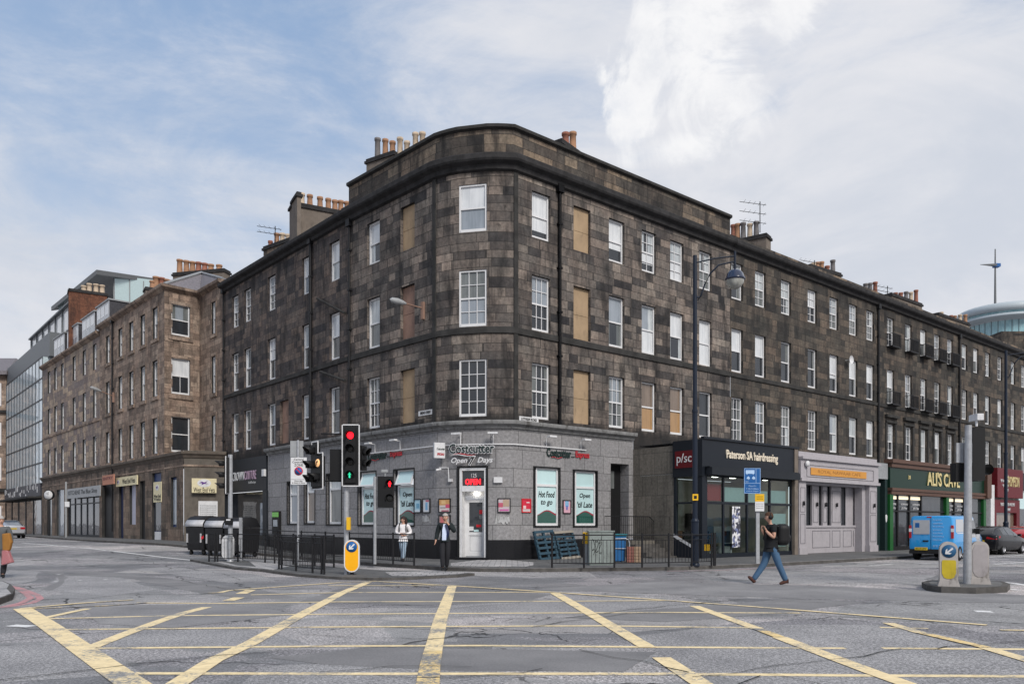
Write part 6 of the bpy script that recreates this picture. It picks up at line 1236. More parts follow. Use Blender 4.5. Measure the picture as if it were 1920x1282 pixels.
# pedestrian signal
x, y, z, k = prm(703, 1057); D = y
ps = thing('pedestrian_signal', 'pedestrian signal with the red man lit, on a grey pole by the shop kerb', 'traffic light', (x, y, z))
b = MB(); b.tube([(x, y, z), (x, y, Z_at(893, D))], .055, 12); b.build('pole', M['galv'], ps, world=True)
x0, x1 = X_at(709, D), X_at(738, D); b = MB(); b.box(x0, x1, D-.12, D+.1, Z_at(951, D), Z_at(893, D)); b.build('signal_box', M['black'], ps, world=True, bevel=.02)
b = MB(); xm = X_at(722, D); b.tube([(xm, D, Z_at(893, D)), (xm, D, Z_at(884, D))], .02, 6); b.box(xm-.12, xm+.1, D-.05, D+.05, Z_at(885, D), Z_at(880, D)); b.build('sensor', M['grey'], ps, world=True)
F = T((X_at(732, D), D-.13, Z_at(907, D))); aspect(ps, F, 0, 0, .12, None, .18, .15, y=0); aspect(ps, F, 0, -.5, .12, None, .12, .15, y=0)
b = MB(F @ T((0, -.03, 0))); b.lathe((0, 0, .075), [(.001, -.01), (.022, -.01), (.022, .005), (.001, .005)], 10, axis='y'); b.prism([(-.045, .045), (.045, .045), (.05, -.02), (.028, -.02), (.026, -.1), (.004, -.1), (0, -.03), (-.004, -.1), (-.026, -.1), (-.028, -.02), (-.05, -.02)], -.012, 0); b.build('red_man', M['lit_red'], ps, world=True)
# left pole with heads pointing left
x, y, z, k = prm(432, 1053, .07); D = y
s = thing('traffic_light', 'grey pole traffic light seen from the side, beside the large black bins', 'traffic light', (x, y, z))
b = MB(); b.tube([(x, y, z), (x, y, Z_at(852, D))], .085, 12); b.lathe((x, y, z), [(.14, 0), (.14, .06), (.09, .12)], 12); b.build('pole', M['galv'], s, world=True)
F = T((X_at(424, D), D, Z_at(858, D))) @ Matrix.Rotation(R(-76), 4, 'Z'); head(s, F, 3, True, {}, w=.32, pitch=.42, r=.11, bw=.04, visor=.36)
b = MB(); b.box(x-.13, x+.13, D-.22, D-.08, Z_at(984, D), Z_at(971, D)); b.box(x-.08, x+.08, D-.225, D-.221, Z_at(975.5, D), Z_at(973, D), 1); b.build('push_button_box', [M['black'], M['offwhite']], s, world=True)
x2, y2, z2, _ = prm(451, 1052, .07); b = MB(); b.box(x2-.06, x2+.06, y2, y2+.06, Z_at(1033, y2), Z_at(970, y2)); b.box(x2-.03, x2+.03, y2+.061, y2+.09, z2, Z_at(972, y2)); tag(b.build('channel_post', M['galv'], None), 'short pale steel channel post right of the pole by the bins', 'post')
# right pole with the large signal seen from behind
x, y, z, k = prm(1814, 1094, .13); D = y
s = thing('traffic_light', 'pale grey pole on the right island carrying a large black signal seen from behind', 'traffic light', (x, y, z))
b = MB(); b.tube([(x, y, z), (x+.02, y, Z_at(797, D))], [.095, .075], 14); b.build('pole', M['galv'], s, world=True)
b = MB(); b.box(X_at(1829, D), X_at(1852, D), D+.1, D+.4, Z_at(899, D), Z_at(800, D)); b.box(X_at(1830, D), X_at(1862, D), D+.4, D+.43, Z_at(900, D), Z_at(797, D)); b.box(X_at(1853, D), X_at(1868, D), D+.43, D+.7, Z_at(898, D), Z_at(799, D)); b.build('signal_box', M['black'], s, world=True, bevel=.02)
for zz in (.28,): b = MB(); b.lathe((X_at(1856, D+.5), D+.55, Z_at(899, D)+zz), [(.13, 0), (.13, .35)], 14, axis='y'); b.build('hood', M['black'], s, world=True)
b = MB(); b.box(X_at(1799, D), X_at(1829, D), D+.12, D+.15, Z_at(866, D), Z_at(829, D)); b.box(X_at(1808, D), X_at(1811, D), D+.09, D+.12, Z_at(866, D), Z_at(829, D)); b.build('sign_back', M['galv'], s, world=True, bevel=.02)
b = MB(); b.box(X_at(1799, D), X_at(1831, D), D+.14, D+.4, Z_at(902, D), Z_at(866.5, D)); b.build('lower_signal_box', M['black'], s, world=True, bevel=.02)
b = MB(); b.box(X_at(1828, D), X_at(1840, D), D-.1, D+.25, Z_at(788, D), Z_at(776, D)); b.tube([(X_at(1831, D), D, Z_at(799, D)), (X_at(1831, D), D, Z_at(788, D))], .03, 6); b.build('detector', M['offwhite'], s, world=True, bevel=.02)
# sign posts
x, y, z, k = prm(559, 1059, .07); D = y
s = thing('parking_zone_sign', 'white controlled zone sign with blue and red roundel, partly hidden by the signal hoods', 'sign', (x, y, z))
b = MB(); b.tube([(x, y, z), (x, y, Z_at(825, D))], .04, 10); b.build('pole', M['galv'], s, world=True)
b = MB(); b.box(X_at(543.5, D), X_at(568, D), D+.05, D+.07, Z_at(856, D), Z_at(826, D)); b.build('upper_plate', M['grey'], s, world=True)
xa, xb, za, zb = X_at(546, D), X_at(576, D), Z_at(908, D), Z_at(857.5, D); b = MB(); b.box(xa, xb, D-.07, D-.05, za, zb); b.build('plate', M['white'], s, world=True)
b = MB(); b.box(xa+.01, xb-.01, D-.074, D-.071, za+.17, za+.18); b.build('divider', M['black'], s, world=True)
F = T((0, D-.075, 0)); xm = (xa+xb)/2
for tx, zz, w_, h_ in (('Central', zb-.07, .34, .07), ('Controlled', zb-.165, .44, .07), ('ZONE', zb-.27, .3, .09), ('Mon-Sat', za+.12, .28, .05), ('8.30am-6.30pm', za+.05, .46, .05)): text('lettering', tx, .1, M['black'], s, F @ T((xm, 0, zz)), .002, fit=(w_, h_))
zc = zb-.48; b = MB(); b.lathe((xm, D-.078, zc), [(.001, -.004), (.15, -.004), (.15, .005)], 24, axis='y'); b.build('red_ring', M['red'], s, world=True); b = MB(); b.lathe((xm, D-.084, zc), [(.001, -.004), (.12, -.004), (.12, .0)], 24, axis='y'); b.build('blue_disc', M['blue_sign'], s, world=True)
b = MB(T((xm, D-.09, zc)) @ Matrix.Rotation(R(45), 4, 'Y')); b.box(-.12, .12, -.003, 0, -.018, .018); b.build('red_slash', M['red'], s, world=True)
x, y, z, k = prm(1421, 1056); D = y
s = thing('bus_lane_sign', 'blue bus and cycle lane sign with white lines above a yellow notice', 'sign', (x, y, z)); b = MB(); b.box(x-.07, x+.05, y-.04, y+.04, z, Z_at(880, D)); b.build('pole', M['galv'], s, world=True)
xa, xb, za, zb = X_at(1394, D), X_at(1425, D), Z_at(925, D), Z_at(877.5, D); b = MB(); b.box(xa, xb, D-.07, D-.05, za, zb); b.build('plate', M['blue_sign'], s, world=True, bevel=.01)
flat('paleblue', (.4, .55, .75), .4); b = MB(); zm = za+(zb-za)*.4; t = .012
for q in ((xa+.01, xb-.01, zb-.02, zb-.008), (xa+.01, xb-.01, za+.008, za+.02), (xa+.01, xa+.022, za+.02, zb-.02), (xb-.022, xb-.01, za+.02, zb-.02), (xa+.022, xb-.022, zm, zm+t), (xb-.17, xb-.158, zm+t, zb-.02)): b.box(q[0], q[1], D-.074, D-.071, q[2], q[3])
b.build('white_lines', M['paleblue'], s, world=True)
b = MB(); b.box(xa+.06, xb-.22, D-.074, D-.071, zb-.2, zb-.07); b.box(xa+.09, xa+.12, D-.074, D-.071, zb-.23, zb-.201); b.box(xb-.28, xb-.25, D-.074, D-.071, zb-.23, zb-.201); b.build('bus_symbol', M['paleblue'], s, world=True)
for q in (.1, .29): b = MB(); b.lathe((xa+q+.05, D-.073, zb-.36), [(.02, 0), (.055, -.002), (.055, .003)], 12, axis='y'); b.prism([(xa+q-.02, zb-.38), (xa+q+.05, zb-.28), (xa+q+.12, zb-.38)], D-.077, D-.074); b.build('cycle_symbol', M['paleblue'], s, world=True)
F = T((0, D-.075, 0))
for tx, zz, w_ in (('Mon-Fri', za+.27, .26), ('7.30-9.30am', za+.17, .44), ('4.00-6.30pm', za+.08, .44)): text('lettering', tx, .08, M['paleblue'], s, F @ T(((xa+xb)/2, 0, zz)), .002, fit=(w_, .055))
text('lettering', 'taxi', .08, M['paleblue'], s, F @ T((xa+.1, 0, zm+.07)), .002, fit=(.1, .05))
xa, xb = X_at(1414, D), X_at(1431, D); b = MB(); b.box(xa, xb, D-.12, D-.1, Z_at(940, D), Z_at(926, D), 0); b.box(xa, xb, D-.12, D-.1, Z_at(958, D), Z_at(940, D)-.002, 1); nt_ = b.build('notice', [M['yellow'], M['white']], s, world=True)
for zz in (931, 935): text('lettering', 'NOTICE', .05, M['black'], s, T(((xa+xb)/2, D-.125, Z_at(zz, D))), .002, fit=(.22, .03))
for zz in (944, 948, 952): text('lettering', 'bus lane works', .05, M['grey'], s, T(((xa+xb)/2, D-.125, Z_at(zz, D))), .002, fit=(.25, .03))
# lamp posts
def lamp_post(px, py, D, ytop, label, base=True, lampdx=75, sc=1.0):
    x = X_at(px, D); z = gz(x, D)+.12; o = thing('lamp_post', label, 'street lamp', (x, D, z)); zt = Z_at(ytop, D)-z
    b = MB(); b.tube([(0, 0, 0), (0, 0, 1.45)], .125, 14); b.lathe((0, 0, 0), [(.16, 0), (.16, .08), (.125, .12)], 14); b.lathe((0, 0, 0), [(.125, 1.45), (.135, 1.47), (.135, 1.52), (.085, 1.6)], 14); b.build('base', M['navypole'], o)
    b = MB(); b.tube([(0, 0, 1.6), (0, 0, 5.2)], .085, 12); b.tube([(0, 0, 5.2), (0, 0, zt)], [.075, .068], 12); b.lathe((0, 0, 5.2), [(.1, -.05), (.1, .05)], 12); b.build('pole', M['navypole'], o)
    L = 75*D/F_PX*sc; k = D/F_PX
    b = MB(); b.tube([(0, 0, zt-.25), (L*.5, 0, zt-.1), (L, 0, zt-.02)], .025, 6); b.build('tie_rod', M['navypole'], o)
    b = MB(); b.tube([(.1, 0, zt-1.5), (.2, 0, zt-1.35), (.32, 0, zt-1.0), (.52, 0, zt-.6), (.8, 0, zt-.32), (L, 0, zt-.2)], .028, 8); b.tube([(0, 0, zt-1.4), (.15, 0, zt-1.4)], .03, 6); b.build('bracket_arm', M['navypole'], o)
    b = MB(); b.tube([(L, 0, zt-.5), (L, 0, zt+.1)], .04, 8); b.lathe((L, 0, zt+.1), [(.04, 0), (.05, .02), (.001, .06)], 8); b.build('hanger', M['navypole'], o)
    b = MB(); b.lathe((L, 0, zt-.82), [(.001, .36), (.1, .35), (.2, .29), (.27, .2), (.31, .08), (.34, .04), (.34, 0), (.3, -.02)], 24); b.build('lamp_shade', M['navygloss'], o)
    b = MB(); b.lathe((L, 0, zt-.84), [(.3, 0), (.28, -.1), (.22, -.2), (.12, -.27), (.001, -.29)], 24); b.build('glass_bowl', M['bowl'], o)
    return o
flat('navypole', (.012, .018, .032), .4); M['navygloss'] = simple('navy_gloss', (.012, .02, .05), .25, coat=1); M['bowl'] = glassy('lamp_bowl', (.42, .42, .38), (.25, .25, .23))
x, y, z = spot(1301, 1060.5); lamp_post(1303, 0, y, 479, 'tall dark blue lamp post with hanging bowl lamp in front of the hairdresser')
o = lamp_post(1886, 0, 42, 657, 'second dark lamp post, farther down the street at the right edge')
o = thing('small_notice', 'small yellow notice strapped high on the lamp post base', 'notice', (x, y-.1, 2.4)); k = y/F_PX; b = MB(); b.box(X_at(1296.5, y), X_at(1307, y), y-.16, y-.14, Z_at(938, y), Z_at(926, y)); b.build('plate', M['yellow'], o, world=True); b = MB(); b.box(X_at(1299, y), X_at(1304.5, y), y-.165, y-.161, Z_at(935, y), Z_at(929, y)); b.build('print', M['black'], o, world=True)
b = MB(); b.box(X_at(1320, 27), X_at(1331, 27), 27, 27.02, Z_at(1032, 27), Z_at(1020, 27)); tag(b.build('railing_notice', M['yellow'], None), 'small yellow notice hung on the kerb rail right of the lamp post', 'notice')
# bollards
def stad(w, h, n=10, r=None):
    r = r or w/2; out = []
    for i in range(n+1): a = math.pi*i/n; out.append((math.cos(a)*w/2, h-r+math.sin(a)*r))
    return [(w/2*1.0, r*.9)] and out
def bollard_new(px, py, h0, rz, label, front=True):
    x, y, z = spot(px, py, h0); o = thing('traffic_bollard', label, 'bollard', (x, y, z), rz, 'lit traffic bollards'); w, H = .43, 1.0
    def shape(w, z0, z1):
        r = w/2; return [(r*math.cos(math.pi*i/12), z1-r+r*math.sin(math.pi*i/12)) for i in range(13)] + [(-r*math.cos(math.pi*i/12), z0+r-r*math.sin(math.pi*i/12)) for i in range(13)]
    b = MB(); b.prism(shape(w, .08, H), -.1, .1, 0, True); b.build('shell', M['white'], o, bevel=.02)
    b = MB(); b.prism(shape(w-.03, .095, H-.015), -.085, .085, 0, True); b.box(-w/2+.0, w/2, -.03, .1, .3, .8); b.build('side_band', M['yellow_shine'], o) if False else None
    b = MB(); b.box(-.05, .05, -.05, .05, 0, .1); b.build('foot', M['black'], o)
    if front:
        b = MB(); b.prism(shape(w-.06, .11, H-.03)[13:] + [(-w/2+.03, .78)] + [(w/2-.03, .78)], -.105, -.101) ; 
        b = MB(); s = shape(w-.06, .11, H-.03); lo = [p for p in s[13:]]; b.prism(lo + [(w/2-.03, H-.03-w/2)] + [(x_, z_) for x_, z_ in s[1:12]] + [(-w/2+.03, H-.03-w/2)], -.106, -.1005); b.build('yellow_face', M['yellow_shine'], o)
        b = MB(); zc = H-.2; b.lathe((0, -.11, zc), [(.001, -.004), (.155, -.004), (.155, .005)], 28, axis='y'); b.build('blue_disc', M['blue_sign'], o)
        b = MB(T((0, -.117, zc)) @ Matrix.Rotation(R(45), 4, 'Y')); b.prism([(-.018, .11), (.018, .11), (.018, -.03), (.07, .02), (.07, -.03), (0, -.11), (-.07, -.03), (-.07, .02), (-.018, -.03)], -.004, 0); b.build('arrow', M['white'], o)
    else: b = MB(); b.box(-w/2-.004, -w/2+.05, -.08, .08, .3, .78); b.build('yellow_edge', M['yellow_shine'], o)
    return o
bollard_new(660, 1077, .07, R(6), 'bright yellow bollard with blue arrow disc at the near tip of the island')
bollard_new(428, 1052, .07, R(-8), 'white backed bollard half hidden behind the grey pole by the black bins', False)
def bollard_old(px, py, h0, rz, label, front=True):
    x, y, z = spot(px, py, h0); o = thing('traffic_bollard', label, 'bollard', (x, y, z), rz, 'old grey traffic bollards'); w, H = .36, 1.0
    sh = lambda w, z0, z1, r=.17: [(w/2, z0)] + [(w/2-r+r*math.cos(math.pi/2*i/6), z1-r+r*math.sin(math.pi/2*i/6)) for i in range(7)] + [(-w/2+r-r*math.sin(math.pi/2*i/6), z1-r+r*math.cos(math.pi/2*i/6)) for i in range(7)] + [(-w/2, z0)]
    b = MB(); b.prism(sh(w, .14, H), -.15, .15, 0, False); b.prism([(w/2+.04, 0), (w/2, .14), (-w/2, .14), (-w/2-.04, 0)], -.18, .18); b.build('shell', M['dirtyplastic'], o, bevel=.02)
    b = MB(); b.prism([(.14, .3), (.14, .56), (.12, .59), (-.12, .59), (-.14, .56), (-.14, .3), (-.1, .2), (-.04, .17), (.04, .17), (.1, .2)], -.16, -.151) if front else None
    if front:
        b.build('yellow_face', M['dullyellow'], o); b = MB(); b.lathe((0, -.156, .79), [(.001, -.004), (.145, -.004), (.145, .006)], 24, axis='y'); b.build('blue_disc', M['bluefade'], o)
        b = MB(T((0, -.163, .79)) @ Matrix.Rotation(R(50), 4, 'Y')); b.prism([(-.018, .1), (.018, .1), (.018, -.03), (.065, .015), (.065, -.03), (0, -.1), (-.065, -.03), (-.065, .015), (-.018, -.03)], -.004, 0); b.build('arrow', M['offwhite'], o)
    else:
        b = MB(); b.prism([(.15, .3), (.15, .8), (.1, .92), (-.1, .92), (-.15, .8), (-.15, .3), (-.1, .2), (-.04, .17), (.04, .17), (.1, .2)], -.16, -.151); b.build('blank_face', M['dirtyplastic2'], o)
    b = MB(); b.prism([(.1, .22), (.1, .6), (-.1, .6), (-.1, .22)], 0, .006) if False else b.box(w/2, w/2+.008, -.1, .1, .22, .6); b.build('yellow_side', M['dullyellow'], o)
M['dirtyplastic'] = simple('dirty_grey_plastic', (.4, .37, .35), .6, dirt=.7, var=.1); M['dirtyplastic2'] = simple('dirty_pinkish_plastic', (.36, .33, .33), .6, dirt=.4, var=.1); M['dullyellow'] = simple('dull_yellow_plastic', (.5, .38, .03), .5, dirt=.3); flat('bluefade', (.03, .1, .2), .4)
bollard_old(1778, 1098, .13, R(-24), 'grimy grey bollard with blue arrow disc and yellow panel, left of the pale pole'); bollard_old(1836, 1094, .13, R(-22), 'grimy grey bollard with blank face, right of the pale pole', False)
# cabinet, pallets, bins, crates by the corner shop
x, y, z = spot(1126, 1058.5); cb_ = thing('street_cabinet', 'grey green utility cabinet with scribbled graffiti behind the kerb rail', 'cabinet', (x, y, z), R(4)); M['cabinet'] = simple('cabinet_paint', (.22, .25, .24), .55, dirt=.5)
b = MB(); b.box(-.42, .42, -.2, .2, .05, 1.13); b.box(-.45, .45, -.23, .23, 1.13, 1.18); b.box(-.4, .4, -.18, .18, 0, .05); b.build('body', M['cabinet'], cb_)
b = MB(); b.box(-.003, .003, -.204, -.2, .08, 1.1); b.build('door_gap', M['black'], cb_); random.seed(4)
b = MB()
for k in range(3): b.tube([(-.28+.12*k+.05*math.sin(i*1.3), -.206, .35+.055*i+.1*math.sin(i+k)) for i in range(12)], .008, 4)
b.build('graffiti', M['black'], cb_)
x, y, z = spot(1097.5, 1058); b = MB(); b.box(x-.07, x+.07, y-.03, y+.03, z, z+1.1); po2 = b.build('grey_post', M['grey'], None); tag(po2, 'narrow grey post with a yellow notice left of the utility cabinet', 'post'); b = MB(); b.box(x-.09, x+.1, y-.05, y-.031, z+.72, z+1.12); b.build('notice', M['yellow'], po2)
flat('pallet_blue', (.028, .062, .09), .7, dirt=.4); flat('pallet_wood', (.26, .235, .2), .8, dirt=.4)
def pallet(pa, pc, label, m1, m2, lean=16, rows=7, w=1.0):
    u0, u1 = ur(pa, .5), ur(pc, .5); F = FR @ T(((u0+u1)/2, -.62, .12)) @ Matrix.Rotation(R(-lean), 4, 'X') @ Matrix.Rotation(R(-3), 4, 'Y'); W_ = u1-u0; Hh = 1.2; o = thing('pallet', label, 'pallet', FR @ Vector(((u0+u1)/2, -.5, .12)), 0, 'pallets leaning on the corner shop')
    for k in range(3):
        b = MB(F); x_ = -W_/2 + (W_-.1)*k/2; b.box(x_, x_+.1, .03, .12, 0, Hh); b.build('bearer', M[m1], o, world=True)
    for k in range(rows):
        b = MB(F); z_ = (Hh-.1)*k/(rows-1); b.box(-W_/2, W_/2, 0, .028, z_, z_+.1); b.build('board', M[m1 if k not in (0, rows-1) else m2], o, world=True)
        if k % 3 == 0: b = MB(F); b.box(-W_/2, W_/2, .122, .14, z_, z_+.1); b.build('board', M[m1], o, world=True)
pallet(1010, 1046, 'blue pallet leaning on the shop wall, leftmost of the two', 'pallet_blue', 'pallet_blue', rows=6); pallet(1050, 1086, 'weathered pallet with pale frame leaning on the wall beside the cabinet', 'pallet_blue', 'pallet_wood', 20)
def wheelie(px, D, label, m, lidm, w=.58, h=1.07):
    x = X_at(px, D); z = .12+gz(x, D); o = thing('wheelie_bin', label, 'bin', (x, D, z), R(10)); b = MB()
    V = [(-w*.4, -w*.45, .04), (w*.4, -w*.45, .04), (w*.4, w*.45, .04), (-w*.4, w*.45, .04), (-w/2, -w/2, h-.1), (w/2, -w/2, h-.1), (w/2, w/2, h-.1), (-w/2, w/2, h-.1)]
    b.mesh(V, [(0, 1, 5, 4), (1, 2, 6, 5), (2, 3, 7, 6), (3, 0, 4, 7), (0, 3, 2, 1)], 0, False); b.build('body', M[m], o, bevel=.02)
    b = MB(); b.box(-w/2-.02, w/2+.02, -w/2-.04, w/2+.02, h-.1, h-.03); b.build('lid', M[lidm], o, bevel=.025)
    for s_ in (-1, 1): b = MB(); b.lathe((s_*w*.42, w*.42, .1), [(.001, -.03), (.1, -.03), (.1, .03), (.001, .03)], 12, axis='x'); b.build('wheel', M['rubber'], o)
flat('bin_blue', (.02, .11, .28), .45); flat('bin_lid', (.03, .25, .3), .45)
wheelie(1156, 29.3, 'blue wheelie bin with teal lid between the cabinet and the landing', 'bin_blue', 'bin_lid')
o = thing('hoop_trolley', 'pale tubular hoop trolley right of the blue wheelie bin', 'trolley', (X_at(1168, 29), 29, .12)); b = MB(); b.tube([(-.3, 0, .86), (.1, 0, .87), (.2, 0, .82), (.24, 0, .7), (.24, 0, .0)], .022, 8); b.tube([(-.3, 0, .5), (.24, 0, .5)], .018, 6); b.tube([(-.3, 0, .86), (-.3, 0, 0)], .022, 6); b.build('frame', M['galv'], o)
for i, (dx, m_) in enumerate(((0, 'bread_red'), (.26, 'bread_tan'))):
    flat('bread_red', (.24, .1, .08), .7, dirt=.3); flat('bread_tan', (.32, .22, .15), .7, dirt=.3)
    o = thing('bread_stack', ('reddish wrapped loaves in a tall stack beside the hoop trolley', 'tan wrapped loaves in a tall stack before the landing')[i], 'bread', (X_at(1181, 29)+dx, 29, .12), 0, 'wrapped loaves'); random.seed(i)
    for k in range(5): b = MB(); b.box(-.12, .12, -.15, .15, .115*k+.005, .115*k+.11); b.build('loaf', M[m_], o, bevel=.03)
# communal bins
def bigbin(px, D, rz, label, tilt=0, w=.98):
    x = X_at(px, D); z = gz(x, D)+.01; o = thing('communal_bin', label, 'bin', (x, D, z), rz, 'large communal bins on the road edge'); h = 1.25
    b = MB(); prof = [(-.5, .2), (-.56, .5), (-.6, 1.25), (.55, 1.25), (.5, .2)]
    V = [(s*(w/2*(.9+.1*min(1, pz))), py_, pz) for s in (-1, 1) for py_, pz in prof]; n = 5
    b.mesh(V, [(i, (i+1) % n, n+(i+1) % n, n+i) for i in range(n)] + [(4, 3, 2, 1, 0), (5, 6, 7, 8, 9)], 0, False); b.build('body', M['binblack'], o, bevel=.03)
    b = MB(); pr = [(-.64, 1.26), (-.62, 1.4), (-.5, 1.55)]; V = [(s*w/2, *p) for s in (-1, 1) for p in pr]; b.mesh(V, [(0, 1, 4, 3), (1, 2, 5, 4)]); q = b.build('front_flap', M['binpale'], o); q.modifiers.new('s', 'SOLIDIFY').thickness = .03
    b = MB(); pr = [(-.5, 1.55), (-.3, 1.68), (0, 1.74), (.3, 1.68), (.58, 1.3), (-.6, 1.27), (-.62, 1.4)]
    V = [(s*(w/2+.01), *p) for s in (-1, 1) for p in pr]; b.mesh(V, [(i, i+1, n2+i+1, n2+i) for n2 in (7,) for i in range(4)] + [tuple(range(7)), tuple(range(13, 6, -1))]); b.build('lid', M['binblack'], o)
    for s_ in (-1, 1):
        b = MB(); b.box(s_*w*.38-.02, s_*w*.38+.02, -.64, -.58, .55, .95); b.build('handle', M['binpale'], o)
        for yy in (-.38, .38): b = MB(); b.lathe((s_*w*.36, yy, .1), [(.001, -.03), (.1, -.03), (.1, .03), (.001, .03)], 12, axis='x'); b.box(s_*w*.36-.04, s_*w*.36+.04, yy-.04, yy+.04, .1, .24); b.build('wheel', M['rubber'], o)
    return o
M['binblack'] = simple('black_plastic', (.018, .018, .02), .45, var=.2); M['binpale'] = simple('pale_plastic', (.45, .45, .47), .4, dirt=.2)
o = bigbin(382, 35.6, R(-20), 'black communal bin with pale front flap, leftmost of the three'); b = MB(); b.prism([(.36, .75), (.44, .68), (.52, .75), (.52, .87), (.44, .8), (.36, .87)], -.605, -.6); b.build('chevron', M['red'], o)
bigbin(418, 35.2, R(-20), 'black communal bin with pale flap, middle one, behind the grey pole'); bigbin(455, 34.6, R(-25), 'black communal bin behind the island rail, rightmost and closest to the boutique')
# aerials and dishes
def aerial(px, pya, pyb, D, label, flip=1, bars=3, L=1.1):
    x = X_at(px, D); z0, z1 = Z_at(pyb, D), Z_at(pya, D); o = thing('tv_aerial', label, 'aerial', (x, D, z0), 0, 'television aerials'); b = MB(); b.tube([(0, 0, 0), (0, 0, z1-z0)], .025, 6); b.build('mast', M['pipe'], o)
    for k in range(bars):
        z = (z1-z0)*(1-.3*k)-.1; b = MB(); b.tube([(.35*flip, 0, z-.1), (-L*flip, .2, z+.18)], .016, 4)
        for i in range(5): xx = flip*(.25-.28*i); zz = z-.1+.28*(.35-xx*flip)/(L+.35); b.tube([(xx, -.2, zz), (xx, .25, zz)], .01, 4)
        b.build('boom', M['pipe'], o)
aerial(1425, 378, 436, 44.5, 'spindly aerial on the chimney at the right end of the parapet'); aerial(516, 424, 458, 45, 'flat aerial above the small chimney on the left street', 1, 2); aerial(1527, 488, 502, 49, 'small aerial on the middle chimney of the right terrace', 1, 1, .8); aerial(1664, 536, 562, 55, 'tilted aerial beside the right terrace chimneys', 1, 2, .8)
b = MB(); c = at_px(1435, 455, 45); b.lathe(tuple(c), [(.001, .0), (.2, -.03), (.35, -.1), (.36, -.11)], 18, axis='x'); o = b.build('satellite_dish', M['grey'], None); tag(o, 'grey satellite dish on the chimney side right of the parapet end', 'satellite dish')
for px, py, w_ in ((1585, 676, .28),):
    u = ur(px); z = wall_z(FR, px, py); b = MB(FR); b.lathe((u, -.3, z), [(.001, .0), (.2, -.04), (.25, -.09)], 16, axis='y'); b.tube([(u, 0, z), (u, -.3, z)], .02, 5); tag(b.build('satellite_dish', M['offwhite'], None), 'small white dish on the terrace wall between two windows', 'satellite dish')
# ------------------------------------------------------------------ vehicles
def wheel(o, x, y, r=.32, w=.21, m='alloy'):
    b = MB(); b.lathe((x, y, r), [(r*.62, -w/2), (r*.95, -w/2), (r, -w/2+.03), (r, w/2-.03), (r*.95, w/2), (r*.62, w/2)], 24, axis='x'); t_ = b.build('wheel', M['rubber'], o); s = 1 if x > 0 else -1
    b = MB(); b.lathe((x, y, r), [(.001, s*w*.3), (r*.25, s*w*.42), (r*.55, s*w*.3), (r*.64, s*w*.48)], 10, axis='x'); b.build('rim', M[m], t_)
M['alloy'] = simple('alloy', (.35, .35, .37), .35, .6)
def loft(name, st, m, o, sub=0):
    """st: (y, half width low, z low, half width mid, z belt, half width roof, z roof)"""
    b = MB(); rings = []
    for y, wb, zl, wm, zb, wr_, zr in st: h = [(wb, zl), (wm, zl+.22), (wm, (zl+.22+zb)/2), (wm*.985, zb), (wr_, zr-.05), (wr_-.12, zr)]; rings.append([(x_, y, z_) for x_, z_ in h] + [(-x_, y, z_) for x_, z_ in h[::-1]])
    n = 12; V = [p for r in rings for p in r]
    b.mesh(V, [(i*n+j, i*n+(j+1) % n, (i+1)*n+(j+1) % n, (i+1)*n+j) for i in range(len(rings)-1) for j in range(n)] + [tuple(range(n))[::-1], tuple((len(rings)-1)*n+j for j in range(n))], 0, True)
    q = b.build(name, m, o)
    bv = q.modifiers.new('b', 'BEVEL'); bv.width = .035; bv.segments = 2; bv.limit_method = 'ANGLE'; bv.angle_limit = R(28); return q
def sidex(st, y, z):
    for a, c in zip(st, st[1:]):
        if a[0] <= y <= c[0] or a[0] >= y >= c[0]:
            t_ = (y-a[0])/((c[0]-a[0]) or 1); v = [a[i]+(c[i]-a[i])*t_ for i in range(7)]; wm, zb, wr_, zr = v[3], v[4], v[5], v[6]
            if z <= zb: return wm
            return wm*.985 + (wr_-wm*.985)*min(1, (z-zb)/max(.01, zr-.05-zb))
    return st[0][3]
def side_patch(o, st, pts, m, name='side_window', off=.008, sides=(1, -1)):
    for s in sides:
        b = MB(); b.face([(s*(sidex(st, y, z)+off), y, z) for y, z in pts]); q = b.build(name, M[m], o); 
M['carblack'] = simple('black_car_paint', (.004, .004, .006), .35, coat=.45, var=.05); M['carsilver'] = simple('silver_car_paint', (.42, .43, .46), .3, .4, coat=1, var=.04); M['vanblue'] = simple('bright_blue_paint', (.015, .27, .62), .3, coat=1, var=.04); M['vangrey'] = simple('silver_grey_paint', (.4, .41, .43), .3, .2, coat=1, var=.05); M['carred'] = simple('red_car_paint', (.4, .01, .015), .3, coat=1, var=.05)
M['carglass'] = glassy('car_glass', (.015, .018, .02)); M['taillight'] = simple('tail_light', (.35, .008, .012), .2, coat=1, var=.1)
hd = Vector((.69, .72, 0)); rzv = math.atan2(-hd.x, hd.y); LR = Vector((17.2, 34.2, 0)); rt = Vector((hd.y, -hd.x, 0)); W2 = .88; vc = LR + rt*W2; gzv = 0
vn = thing('blue_van', 'bright blue panel van with silver front half, parked facing away by the green shop', 'van', (vc.x, vc.y, gz(vc.x, vc.y)), rzv)
st = [(0, .80, .32, .86, 1.05, .78, 1.86), (.06, .84, .3, .88, 1.05, .80, 1.9), (1.8, .86, .28, .9, 1.05, .82, 1.93), (3.2, .86, .28, .9, 1.05, .8, 1.92), (3.35, .86, .28, .9, 1.06, .79, 1.88), (4.05, .85, .28, .9, 1.12, .7, 1.25), (4.6, .8, .3, .86, .95, .66, 1.08), (4.75, .7, .35, .78, .8, .6, .9)]
loft('body', st, M['vanblue'], vn)
side_patch(vn, st, [(1.55, .35), (3.3, .35), (3.95, .5), (4.0, 1.1), (3.3, 1.1), (3.2, 1.8), (2.35, 1.8), (2.2, 1.1), (1.9, .8)], 'vangrey', 'silver_panel', .006)
